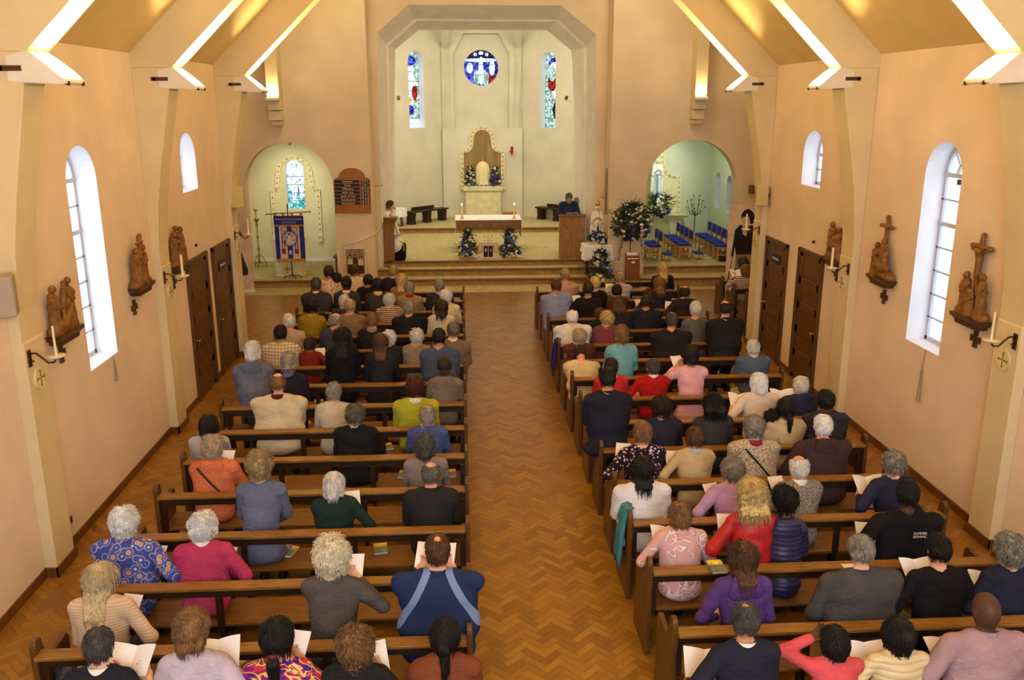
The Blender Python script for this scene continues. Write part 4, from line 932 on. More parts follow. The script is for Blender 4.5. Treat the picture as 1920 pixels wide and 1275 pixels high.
for a in (.6, 2.2, 3.8, 5.4): p = MB(); p.tube([(.2*math.cos(a), .2*math.sin(a), 0), (.1*math.cos(a), .1*math.sin(a), .6)], .022, 6); p.build('leg', M_pew, t)
# dark canted benches
for pts, l in ((((-1.78, 31.9), (-.62, 33.05)), 'left'), (((2.80, 33.1), (3.95, 31.95)), 'right')):
    a, b_ = Vector((*pts[0], 0)), Vector((*pts[1], 0)); d = b_-a; ln = d.length; an = math.atan2(d.y, d.x)
    t = thing('stall_bench', 'long dark wooden bench against the %s canted chancel wall' % l, 'bench', ((a.x+b_.x)/2, (a.y+b_.y)/2, .695), an)
    s_ = -1; h = ln/2
    p = MB(); p.box((-h-.1, -.05, .42), (h+.1, .35, .47)); p.build('seat', M_pew, t, bevel=.006)
    p = MB(); p.box((-h*.75, .30, .47), (h*.6, .34, .58)); p.build('backrest', M_pew, t)
    for x in (-h+.05, 0, h-.05): p = MB(); p.prism([(x-.13, 0), (x+.13, 0), (x+.10, .14), (x+.13, .42), (x-.13, .42), (x-.10, .14)], 'Y', .05, .30); p.build('support', M_pew, t)
t = thing('padded_stool', 'small wooden stool with an orange pad behind the right end of the altar', 'stool', at(955, 413, z=.695)); t.location.z = .695
p = MB(); p.box((-.25, -.15, 0), (.25, .15, .26)); p.build('frame', M_oakd, t); p = MB(); p.box((-.24, -.15, .26), (.24, .15, .31)); p.build('pad', mat('orange_pad', (190, 120, 50), .7), t, bevel=.02)
for px, l in ((747, 'left'), (1062, 'right')):
    t = thing('wall_spotlight', 'small dark spotlight on the %s side of the chancel' % l, 'lamp', at(px, 184, y=28.2), 0, 'chancel wall spotlights')
    p = MB(); p.tube([(0, -.05, .03), (0, .06, -.03)], .05, 10); p.build('lamp_head', M_bronze, t); p = MB(); sx = -1 if px < 900 else 1; p.box((-.02, -.02, -.08), (.02, .02, 0)); p.box((min(0, sx*.7), -.01, -.1), (max(0, sx*.7), .01, -.08)); p.build('arm', M_hous, t)
# hymn board
t = thing('hymn_board', 'wooden board with rounded top listing hymn numbers beside the left arch', 'notice board', (-2.985, 24.35, 2.05))
wd = .49; pts = [(-wd, 0), (wd, 0), (wd, .90), (wd-.07, .96), (wd-.13, .96)]+[(.36*math.cos(math.radians(a))*1.0, .96+.26*math.sin(math.radians(a))) for a in range(10, 171, 10)]+[(-wd+.13, .96), (-wd+.07, .96), (-wd, .90)]
p = MB(); p.prism(pts, 'Y', -.04, -.001); p.build('board', mat('varnished_board', (160, 102, 42), .4, .1, 3, 0, 40, stretch=(1, 1, .3)), t, bevel=.008)
M_slot = mat('black_slot', (32, 22, 26), .4, .2, 9); M_num = mat('white_numerals', (236, 226, 196), .6)
rowsH = [('Entrance', '293'), ('Kyrie', 'spoken'), ('Offertory', '859'), ('Holy, holy', '470'), ('Lamb of God', '473'), ('Communion', '238'), ('Recessional', '628')]
for i, (a, n_) in enumerate(rowsH):
    z = .86-.098*i; p = MB(); p.box((-wd+.02, -.046, z-.036), (.20, -.04, z+.036)); p.build('name_slip', M_slot, t); p = MB(); p.box((.24, -.046, z-.036), (wd-.03, -.04, z+.036)); p.build('number_slip', M_slot, t)
    text(a, .075, t, (-.12, -.048, z), (math.pi/2, 0, 0), M_num); text(n_ if len(n_) > 3 else ' '.join(n_), .088 if len(n_) < 4 else .05, t, (.35, -.048, z), (math.pi/2, 0, 0), M_num)
# handrail
p = MB(); p.tube([at(640, 462, y=24.25), at(660, 456, y=24.25), at(685, 447, y=24.25), at(705, 437, y=24.2), at(714, 428, y=24.2), at(717, 416, y=24.2), at(716, 402, y=24.25)], .024, 8); r = p.build('handrail', mat('cream_rail', (236, 222, 196), .4), smooth=True); tag(r, 'cream curved handrail rising from the left wall toward the chancel', 'handrail')
for q in ((645, 461), (690, 445)):
    p = MB(); a = at(*q, y=24.25); p.tube([a, a+Vector((0, .0, -.05)), (a.x, 24.35, a.z-.05)], .01, 6); p.build('rail_bracket', M_white, r)
# framed group photo
t = thing('framed_photograph', 'tall sepia photograph of three seated children on the left front wall', 'picture', (-2.985, 24.22, .36))
p = MB(); p.box((-.285, 0, 0), (.285, .03, .76)); p.build('frame', mat('cream_frame', (226, 206, 160), .5), t, bevel=.004)
p = MB(); p.box((-.255, -.004, .03), (.255, 0, .73)); p.build('print', M_sep[1], t)
for k, (cx, cz) in enumerate(((-.14, .46), (.0, .48), (.15, .43))):
    m_ = M_sep[0] if k == 1 else M_sep[2]
    flat(t, 'printed_clothes', m_, [(cx-.075, cz-.16), (cx+.075, cz-.16), (cx+.055, cz), (cx, cz+.03), (cx-.055, cz)], -.006); flat(t, 'printed_shawl', M_sep[3], blob(cx, cz+.055, .045, .06), -.006); flat(t, 'printed_face', M_sep[2], blob(cx, cz+.05, .022, .03), -.008)
    flat(t, 'printed_skirt', M_sep[0], [(cx-.085, .04), (cx+.085, .04), (cx+.075, cz-.16), (cx-.075, cz-.16)], -.006)
# roll-up banners with a standing figure each
t = thing('rollup_banner', 'tall roll-up banner with a child in black shawl and spotted skirt, far left corner', 'banner', (-6.10, 23.75, .006), .2)
p = MB(); p.box((-.42, -.02, .08), (.42, -.012, 2.15)); p.build('printed_sheet', mat('banner_sepia', (206, 182, 170), .6, .10, 2.5), t)
p = MB(); p.box((-.43, -.10, 0), (.43, .06, .08)); p.build('base', M_hous, t, bevel=.01)
flat(t, 'printed_shawl', M_sep[3], [(.02, 2.0-.15), (.13, 1.75), (.24, 1.52), (.10, 1.56), (-.1, 1.5), (-.16, 1.7)], -.0225); flat(t, 'printed_face', M_sep[2], blob(0, 1.72, .06, .08), -.024)
flat(t, 'printed_blouse', M_sep[2], [(-.18, 1.2), (.16, 1.2), (.18, 1.5), (-.18, 1.5)], -.0222)
flat(t, 'printed_skirt', mat('spotted_skirt', (40, 32, 30), .7, .6, 60), [(-.26, .42), (.28, .48), (.30, .6), (.13, 1.2), (-.15, 1.2)], -.0225)
t = thing('rollup_banner', 'tall roll-up banner with a standing boy in cap and dark jacket, far right corner', 'banner', (7.50, 23.1, .006), -.1)
p = MB(); p.box((-.45, -.02, .08), (.45, -.012, 2.34)); p.build('printed_sheet', mat('banner_sepia2', (228, 204, 180), .6, .10, 2.5), t)
p = MB(); p.box((-.46, -.10, 0), (.46, .06, .08)); p.build('base', M_hous, t, bevel=.01)
flat(t, 'printed_trousers', M_sep[1], [(-.22, .3), (.24, .3), (.24, 1.05), (-.2, 1.05)], -.0222)
flat(t, 'printed_jacket', M_sep[3], [(-.33, .95), (-.27, .95), (-.24, 1.22), (-.2, 1.0), (.22, 1.02), (.27, 1.25), (.36, 1.2), (.33, 1.6), (.20, 1.78), (-.14, 1.80), (-.26, 1.66)], -.0225)
flat(t, 'printed_shirt', M_sep[2], [(-.06, 1.55), (.04, 1.5), (.10, 1.8), (-.08, 1.8)], -.024); flat(t, 'printed_face', M_sep[2], blob(.0, 1.93, .09, .125), -.0245)
flat(t, 'printed_cap', M_sep[3], [(-.12, 1.95), (-.07, 2.02), (.08, 2.02), (.13, 1.82), (.26, 1.86), (.27, 2.02), (.14, 2.17), (.05, 2.23), (-.06, 2.18), (-.12, 2.08)], -.0255)
flat(t, 'printed_stick', M_sep[0], [(-.40, .2), (-.37, .2), (-.27, 1.0), (-.29, 1.0)], -.024)
# processional banner
M_roy = mat('royal_blue_satin', (38, 48, 132), .4, .08, 6); M_pink = mat('pale_pink_satin', (222, 196, 180), .45, .05, 5)
M_fr = mat('gold_fringe', (176, 126, 40), .6, .25, 80)
t = thing('processional_banner', 'royal blue and pink processional banner with gold fringe on a pole stand, left chapel', 'banner', (-4.82, 24.72, .196))
BW = .40
def wavy(name, x0, x1, z0, z1, y, m, ph=0, par=None, pts=None):
    p = MB(); n = 10
    for i in range(n+1):
        x = x0+(x1-x0)*i/n; yy = y+.012*math.sin(7*x+ph); p.v += [(x, yy, z0), (x, yy, z1)]
    for i in range(n): p.f.append((2*i, 2*i+2, 2*i+3, 2*i+1)); p.m.append(0)
    return p.build(name, m, par or t)
wavy('backing_panel', -BW, BW, .55, 1.52, 0, M_roy); wavy('pink_field', -.28, .27, .55, 1.52, -.006, M_pink); wavy('blue_stripe', -.065, .065, .56, 1.52, -.012, M_roy)
wavy('title_band', -BW-.01, BW+.01, 1.50, 1.76, -.02, M_roy); wavy('fringe', -BW, BW, .47, .56, -.008, M_fr); wavy('fringe', -BW-.01, BW+.01, 1.47, 1.51, -.026, M_fr)
dk = mat('brown_braid', (84, 50, 34), .6)
p = MB()
for r0 in (.215, .15):
    a, b_ = (r0, 1.10), (r0, 1.43 if r0 > .2 else 1.34)
    for sx in (-1, 1): p.box((sx*r0-.008, -.024, .78), (sx*r0+.008, -.018, b_[1])); 
    p.box((-r0, -.024, b_[1]-.008), (r0, -.018, b_[1]+.008))
p.build('braid_frame', dk, t)
p = MB(); p.tube([(0, -.03, 1.12), (0, -.024, 1.12)], .215, 28); p.build('medallion_rim', dk, t)
p = MB(); p.tube([(0, -.034, 1.12), (0, -.030, 1.12)], .195, 28); p.build('medallion', mat('medallion_embroidery', (140, 136, 176), .7, .5, 16), t)
flat(t, 'embroidered_figure', mat('cream_thread', (224, 196, 160), .7, .1), [(-.10, .98), (.10, .98), (.06, 1.12), (.03, 1.22), (-.03, 1.22), (-.06, 1.12)], -.036); flat(t, 'embroidered_head', mat('rose_thread', (150, 70, 60), .7), blob(0, 1.24, .03, .035), -.037)
for sx in (-.185, .175): flat(t, 'red_patch', mat('rust_patch', (132, 52, 30), .7), [(sx-.055, .70), (sx+.055, .70), (sx+.055, .84), (sx-.055, .84)], -.03)
flat(t, 'blue_tail', M_roy, [(-.07, .58), (.06, .58), (.07, .92), (-.07, .92)], -.032); flat(t, 'white_monogram', M_wh, [(-.045, .68), (-.03, .68), (0, .74), (.03, .68), (.045, .68), (.02, .80), (-.02, .80)], -.036)
text('WORLD APOSTOLATE OF FATIMA', .058, t, (0, -.036, 1.66), (math.pi/2, 0, 0), M_pink, sx=.82); text('ENGLAND & WALES', .042, t, (0, -.036, 1.575), (math.pi/2, 0, 0), M_pink)
p = MB(); p.tube([(-.60, 0, 1.80), (.60, 0, 1.86)], .015, 8); p.ball((-.60, 0, 1.80), .025); p.ball((.60, 0, 1.86), .025); p.build('cross_pole', M_oakd, t)
p = MB(); p.tube([(0, .03, .02), (-.02, .03, 2.02)], .015, 8); p.box((-.03, .02, 1.95), (.0, .04, 2.08)); p.build('pole', M_bronze, t)
p = MB()
for x in (-.36, -.14, .1, .34): p.box((x-.03, -.02, 1.75), (x+.03, .02, 1.84))
for x in (-.36, -.14, .1, .34): q = MB(); q.box((x-.03, -.02, 1.75), (x+.03, .02, 1.85)); q.build('hanging_loop', M_fr, t)
for a in (.3, 2.0, 3.6, 5.2): q = MB(); q.tube([(0, .03, .09), (.22*math.cos(a), .03+.14*math.sin(a), .06), (.25*math.cos(a), .03+.16*math.sin(a), .0)], .012, 6); q.build('foot', M_iron, t)
# cream font column behind it
t = thing('font_column', 'cream fluted drum with a gilt cross standing behind the processional banner', 'pedestal', (-4.98, 25.35, .196))
V = []; F = []; n = 40
for z, r in ((0, .44), (.05, .42), (1.0, .47), (1.05, .49)):
    for k in range(n): a = 2*math.pi*k/n; r2 = r*(1-.03*abs(math.sin(a*5))); V.append((r2*math.cos(a), r2*math.sin(a), z))
for i in range(3): F += [(i*n+k, i*n+(k+1) % n, (i+1)*n+(k+1) % n, (i+1)*n+k) for k in range(n)]
p = MB(); p.add(V, F+[tuple(range(3*n, 4*n))]); p.build('drum', M_stone, t)
p = MB(); p.box((-.02, -.47, .12), (.02, -.45, .34)); p.box((-.08, -.47, .22), (.08, -.45, .25)); p.build('gilt_cross', M_gold, t)
# gilded window surround in the left chapel
reredos('window_surround', 'gilded stepped plaster surround round the left chapel window', lambda u, z, d: (u, 27.5-d, z), -5.09, .62, 1.02, 2.28, 1.35, .42, .13, M_pan, M_moul, fill=False)
# tall brass candlestick
t = thing('tall_candlestick', 'very tall turned brass candlestick on three feet, left chapel', 'candlestick', (-6.12, 26.55, .196))
prof = [(.02, .12), (.05, .16), (.02, .22), (.018, .5), (.05, .55), (.02, .6), (.016, .85), (.045, .9), (.016, .95), (.016, 1.2), (.05, 1.26), (.02, 1.3), (.07, 1.42), (.085, 1.45), (.02, 1.47), (.016, 1.65), (.06, 1.70), (.06, 1.73), (.02, 1.74)]
p = MB(); p.lathe(prof, (0, 0, 0), 12); p.build('stem', M_brass, t, smooth=True); p = MB(); p.tube([(0, 0, 1.74), (0, 0, 1.98)], .02, 8); p.build('candle', M_candle, t)
for a in (.5, 2.6, 4.7):
    q = MB(); c_, s_ = math.cos(a), math.sin(a); q.tube([(0, 0, .4), (.12*c_, .12*s_, .28), (.2*c_, .2*s_, .14), (.2*c_, .2*s_, 0)], .012, 6); q.tube([(0, 0, .12), (.22*c_, .22*s_, .12)], .014, 6); q.build('foot', M_brass, t)
# statue on cloth-covered table, right of the chancel steps
t = thing('statue_table', 'small dark table carrying the crowned statue beside the chancel steps', 'table', (3.76, 24.60, .19))
p = MB(); p.box((-.36, -.24, .86), (.36, .24, .90)); p.build('table_top', M_pew, t)
for x in (-.26, .26):
    for y in (-.18, .18): q = MB(); q.box((x-.022, y-.022, 0), (x+.022, y+.022, .86)); q.build('leg', M_pew, t)
V = []; F = []; n = 64; rnd = random.Random(2)
for ring_, (f, z) in enumerate(((.0, .915), (.98, .915), (1.03, .89), (1.08, .80), (1.14, .70))):
    for k in range(n):
        a = 2*math.pi*k/n; c_, s_ = math.cos(a), math.sin(a); q = 1/max(abs(c_)/.40, abs(s_)/.28); dr = 1+.04*math.sin(a*9)*(ring_ > 2)
        corner = (abs(c_*s_)*2)**3; V.append((c_*q*f*dr, s_*q*f*dr, z-(corner*.22 if ring_ == 4 else corner*.1 if ring_ == 3 else 0)))
for i in range(4): F += [(i*n+k, i*n+(k+1) % n, (i+1)*n+(k+1) % n, (i+1)*n+k) for k in range(n)]
p = MB(); p.add(V, F); tag(p.build('tablecloth', M_cloth, loc=(3.76, 24.60, .19), smooth=True), 'white cloth with drooping corners under the crowned statue', 'tablecloth')
def lady(lab, loc, H_, mcols, crown, rz=0):
    t = thing('statue', lab, 'statue', loc, rz); k = H_/1.1
    S = SDF((-.26*k, -.26*k, -.02), (.26*k, .26*k, 1.15*k), .013*k)
    S.cone((0, 0, .03*k), (0, 0, .55*k), .135*k, .10*k, 0, .03); S.cone((0, 0, .55*k), (0, 0, .86*k), .12*k, .07*k, 0, .04)
    for sx in (-1, 1): S.cone((sx*.09*k, 0, .84*k), (sx*.135*k, -.03*k, .60*k), .045*k, .05*k, 0, .03); S.cone((sx*.12*k, -.04*k, .64*k), (sx*.02*k, -.13*k, .74*k), .035*k, .022*k, 1, .01); S.cone((sx*.13*k, .02*k, .82*k), (sx*.15*k, .03*k, .12*k), .04*k, .055*k, 0, .03)
    S.ell((0, .01*k, .97*k), (.075*k, .08*k, .095*k), 0, .02); S.ell((0, -.045*k, .965*k), (.045*k, .045*k, .062*k), 1, .005)
    S.rough(.006*k, waves(4, 34/k, (1.6, 1.6, .25))); V, F, c_ = S.mesh(); npmesh('figure', [(V, F, c_)], mcols[:2], t)
    if len(mcols) > 2: p = MB(); p.box((-.05*k, -.135*k, .06*k), (.0*k, -.115*k, .62*k)); p.box((-.085*k, -.125*k, .58*k), (.085*k, -.08*k, .63*k)); p.build('sash', mcols[2], t)
    if crown:
        p = MB(); p.lathe([(.05*k, 1.03*k), (.065*k, 1.08*k), (.07*k, 1.12*k), (.03*k, 1.15*k), (.01*k, 1.17*k)], (0, 0, 0), 12); p.ball((0, 0, 1.18*k), .015*k); p.build('crown', M_gold, t, smooth=True)
    return t
M_stw = mat('white_painted_statue', (236, 226, 206), .5, .05, 8); M_sk0 = mat('statue_flesh', (222, 178, 140), .5)
s1 = lady('white statue of a crowned lady with joined hands on the cloth-covered table', (3.76, 24.62, 1.11), 1.12, [M_stw, M_sk0], True)
p = MB(); p.tube([(.0, -.155, .62), (.015, -.15, .45), (-.01, -.15, .34)], .008, 6); p.box((-.025, -.16, .40), (.025, -.15, .5)); p.build('rosary', M_iron, s1)
# notice box on a leaning wooden stand
t = thing('wooden_stand', 'narrow brown wooden stand with a white card on its sloping top', 'stand', (4.63, 23.72, .006))
p = MB(); p.prism([(-.10, 0), (.14, 0), (.14, .94), (-.02, .86)], 'X', -.19, .19); p.build('body', wood('stand_wood', (128, 74, 30), .4, 'Z', .7), t, bevel=.008)
p = MB(); p.add([(-.155, -.04, .80), (.155, -.04, .80), (.155, .13, .955), (-.155, .13, .955)], [(0, 1, 2, 3)]); p.map(lambda x, y, z: (x, y, z+.012)); cd_ = p.build('card', M_paper, t)
p = MB(); p.box((-.04, -.085, .70), (.04, -.055, .75)); p.build('small_card', M_paper, t)
for q in (-.02, .03): p = MB(); p.tube([(-.19, .02+q, .35), (-.26, .05+q, .1), (-.30, .08, .0)], .006, 5); p.build('cable', M_iron, t)
# right chapel: altar, altarpiece, statue, chairs
t = thing('side_altar', 'cream stone side altar in the right chapel', 'altar', (6.1, 29.55, .43))
p = MB(); p.box((-1.35, -.30, 0), (1.22, .44, .80)); p.build('block', M_stone, t, bevel=.01)
p = MB(); p.prism([(-.48, .88), (.45, .88), (.45, .80), (-.38, .80), (-.42, .84)], 'X', -1.5, 1.42); p.build('slab', M_stone, t, bevel=.01)
for x in (-.9, -.1, .7): p = MB(); p.box((x-.3, -.315, .1), (x+.3, -.30, .7)); p.build('relief_panel', M_stone, t, bevel=.008)
reredos('side_altarpiece', 'cream plaster altarpiece with gilded stepped edge behind the shrine statue', lambda u, z, d: (u, 30.0-d, z), 6.1, 1.18, 1.31, 2.6, 1.15, .55, .14, mat('cream_plaster_panel', (230, 220, 170), .7, .04), M_moul)
pl = at(1232, 366, y=29.35)
s2 = lady('white shrine statue with a blue sash on a rocky plinth, right chapel', (pl.x, 29.4, pl.z), 1.25, [mat('white_blue_statue', (226, 230, 226), .5, .05), M_sk0, mat('sky_blue_paint', (120, 160, 200), .5)], False)
p = MB(); S = SDF((-.3, -.3, -.3), (.3, .3, .05), .02); S.ell((0, 0, -.1), (.2, .2, .12)); S.rough(.02, waves(3, 30)); V, F, c_ = S.mesh(); V = V.copy(); V[:, 2] = np.minimum(V[:, 2], 0)
tag(npmesh('rock_plinth', [(V, F, c_*0)], [mat('dark_rock', (60, 50, 40), .8, .2, 8)], loc=(pl.x, 29.4, pl.z), smooth=False), 'rough dark rock plinth under the shrine statue', 'plinth')
p = MB(); p.box((-.12, -.12, 0), (.12, .12, max(.1, pl.z-.25-1.31))); p.map(lambda x, y, z: (x+pl.x, y+29.5, z+1.31)); tag(p.build('statue_bracket', M_stone), 'short stone block behind the flowers carrying the rock plinth', 'plinth')
t = thing('branched_candlestand', 'tall black iron candle stand with many small cups, right chapel', 'candle stand', (7.65, 28.8, .43))
p = MB(); p.tube([(0, 0, 0), (0, 0, 1.05)], .014, 6); p.build('stem', M_iron, t)
for q in range(3): a = q*2.09; p = MB(); p.tube([(0, 0, .12), (.2*math.cos(a), .2*math.sin(a), 0)], .012, 5); p.build('foot', M_iron, t)
for k, (dx, dz) in enumerate(((-.30, 1.18), (-.26, 1.36), (-.13, 1.05), (-.13, 1.40), (-.11, 1.25), (-.09, 1.55), (.0, 1.10), (.10, 1.55), (.12, 1.40), (.12, 1.25), (.14, 1.05), (.27, 1.36), (.30, 1.18))):
    p = MB(); dy = .12*math.sin(k*2.4); p.tube([(0, 0, .9), (dx*.6, dy*.6, .98), (dx, dy, dz)], .006, 5); p.lathe([(.01, 0), (.03, .02), (.032, .03), (.0, .03)], (dx, dy, dz), 8); p.build('candle_branch', M_iron, t)
M_bl = mat('royal_blue_upholstery', (32, 50, 150), .8, .08, 12, .3, 200); M_ch = wood('beech_chair', (196, 136, 70), .4, 'Z', .85)
def chair():
    t = thing('chapel_chair', '', 'chair')
    for x in (-.2, .2):
        p = MB(); p.box((x-.018, -.2, 0), (x+.018, -.165, .44)); p.build('leg', M_ch, t); p = MB(); p.prism([(.16, 0), (.195, 0), (.235, .86), (.20, .86)], 'X', x-.018, x+.018); p.build('leg', M_ch, t)
        p = MB(); p.box((x-.012, -.18, .18), (x+.012, .18, .22)); p.build('stretcher', M_ch, t)
    p = MB(); p.box((-.21, -.2, .38), (.21, .2, .43)); p.build('seat_frame', M_ch, t); p = MB(); p.box((-.22, -.22, .43), (.22, .17, .49)); p.build('seat', M_bl, t, bevel=.02)
    p = MB(); p.box((-.19, .17, .60), (.19, .225, .86)); p.map(lambda x, y, z: (x, y+(z-.6)*.05, z)); p.build('backrest', M_bl, t, bevel=.015); return t
c0 = chair(); CH = {}
for o in [c0]: CH[o.name] = kids(o)
for o in CH[c0.name]: CH[o.name] = []
first = True; ordw = ['nearest', 'second', 'third', 'fourth', 'fifth']
for (x, ys, nm) in ((5.60, [25.55, 26.10], 'left row, beside the pier'), (6.55, [25.72, 26.25, 26.78, 27.31], 'middle row'), (7.62, [25.45, 25.98, 26.51, 27.04, 27.57], 'right row, under the windows')):
    for i, y in enumerate(ys):
        lab = '%s blue padded beech chair of the %s, right chapel' % (ordw[i], nm)
        # seats face left: local -y (front) must point to -x
        if first: c0.location = (x, y, .43); c0.rotation_euler = (0, 0, -math.pi/2); c0['label'] = lab; c0['group'] = 'blue chairs in the right chapel'; first = False
        else: dup(c0, (x, y, .43), -math.pi/2, lab, 'blue chairs in the right chapel')
for (x, y, l) in ((6.02, 25.60, 'left'), (6.98, 25.75, 'middle')):
    t = thing('chapel_kneeler', 'low kneeler with a blue pad behind the nearest chair of the %s row' % l, 'kneeler', (x, y, .43), 0, 'low blue kneelers')
    p = MB(); p.box((-.12, -.2, .17), (.12, .2, .22)); p.build('pad', M_bl, t, bevel=.015)
    for yy in (-.18, .18):
        for xx in (-.1, .1): p = MB(); p.box((xx-.015, yy-.015, 0), (xx+.015, yy+.015, .17)); p.build('leg', M_ch, t)
t = thing('wooden_box', 'dark wooden box under the nearest chair of the right row', 'box', (7.66, 25.36, .43)); p = MB(); p.box((-.15, -.1, 0), (.2, .15, .2)); p.build('body', M_pew, t, bevel=.006)
# niche with candle on the right reveal of the chancel arch
t = thing('candle_niche', 'tall arched niche with a candle on the right pier of the chancel arch', 'niche', (4.03, 24.8, 1.9))
p = MB(); pts = [(-.2, 0), (.2, 0)]+[(.2*math.cos(math.pi*i/10), 1.1+.2*math.sin(math.pi*i/10)) for i in range(11)]; p.prism([(a, b_) for a, b_ in pts], 'X', -.012, -.002); p.build('shaded_plate', mat('niche_shadow_paint', (150, 136, 110), .8), t)  # flat plate on the pier; the niche's shade is put into its colour
p = MB(); p.tube([(0, 0, .45), (-.12, 0, .47)], .01, 6); p.lathe([(.02, 0), (.06, .015), (.0, .02)], (-.12, 0, .47), 12); p.build('bracket', M_brass, t); p = MB(); p.tube([(-.12, 0, .49), (-.12, 0, .80)], .02, 8); p.build('candle', M_candle, t)
t = thing('wall_candle_arm', 'small dark candle arm on the left pier of the chancel arch', 'sconce', (-2.43, 24.9, 2.72)); p = MB(); p.tube([(0, 0, 0), (.1, 0, .03), (.14, 0, .0), (.2, 0, .03)], .008, 6); p.lathe([(.01, 0), (.04, .01), (0, .012)], (.2, 0, .03), 10); p.build('arm', M_bronze, t)
t = thing('small_cabinet', 'narrow brown side table at the right edge of the left chapel', 'table', (-3.62, 25.2, .196)); p = MB(); p.box((-.08, -.2, .5), (.12, .2, .56)); p.build('table_top', M_oakd, t); p = MB(); p.prism([(-.04, 0), (.08, 0), (.05, .25), (.08, .5), (-.04, .5)], 'Y', -.1, .1); p.build('pedestal', M_oakd, t)
# ================================================================== PEOPLE
def fabric(key, c):
    m, N, L, b = nt(key); v = coords(N, L, 'Object'); n1 = noise(N, L, v, 5, 3); n2 = noise(N, L, coords(N, L, 'Object', (1, 1, 1.6)), 9, 3, 2.2); n3 = noise(N, L, v, 150, 2)
    L.new(ramp(N, L, n1, [(.3, sh(c, .92)), (.7, sh(c, 1.07))]), b.inputs['Base Color']); b.inputs['Roughness'].default_value = .85; b.inputs['Specular IOR Level'].default_value = .15
    a = N.new('ShaderNodeBump'); a.inputs['Strength'].default_value = .55; a.inputs['Distance'].default_value = .03; L.new(n2, a.inputs['Height'])
    d = N.new('ShaderNodeBump'); d.inputs['Strength'].default_value = .3; d.inputs['Distance'].default_value = .004; L.new(n3, d.inputs['Height']); L.new(a.outputs[0], d.inputs['Normal']); L.new(d.outputs[0], b.inputs['Normal'])
    MATS[key] = m; return m
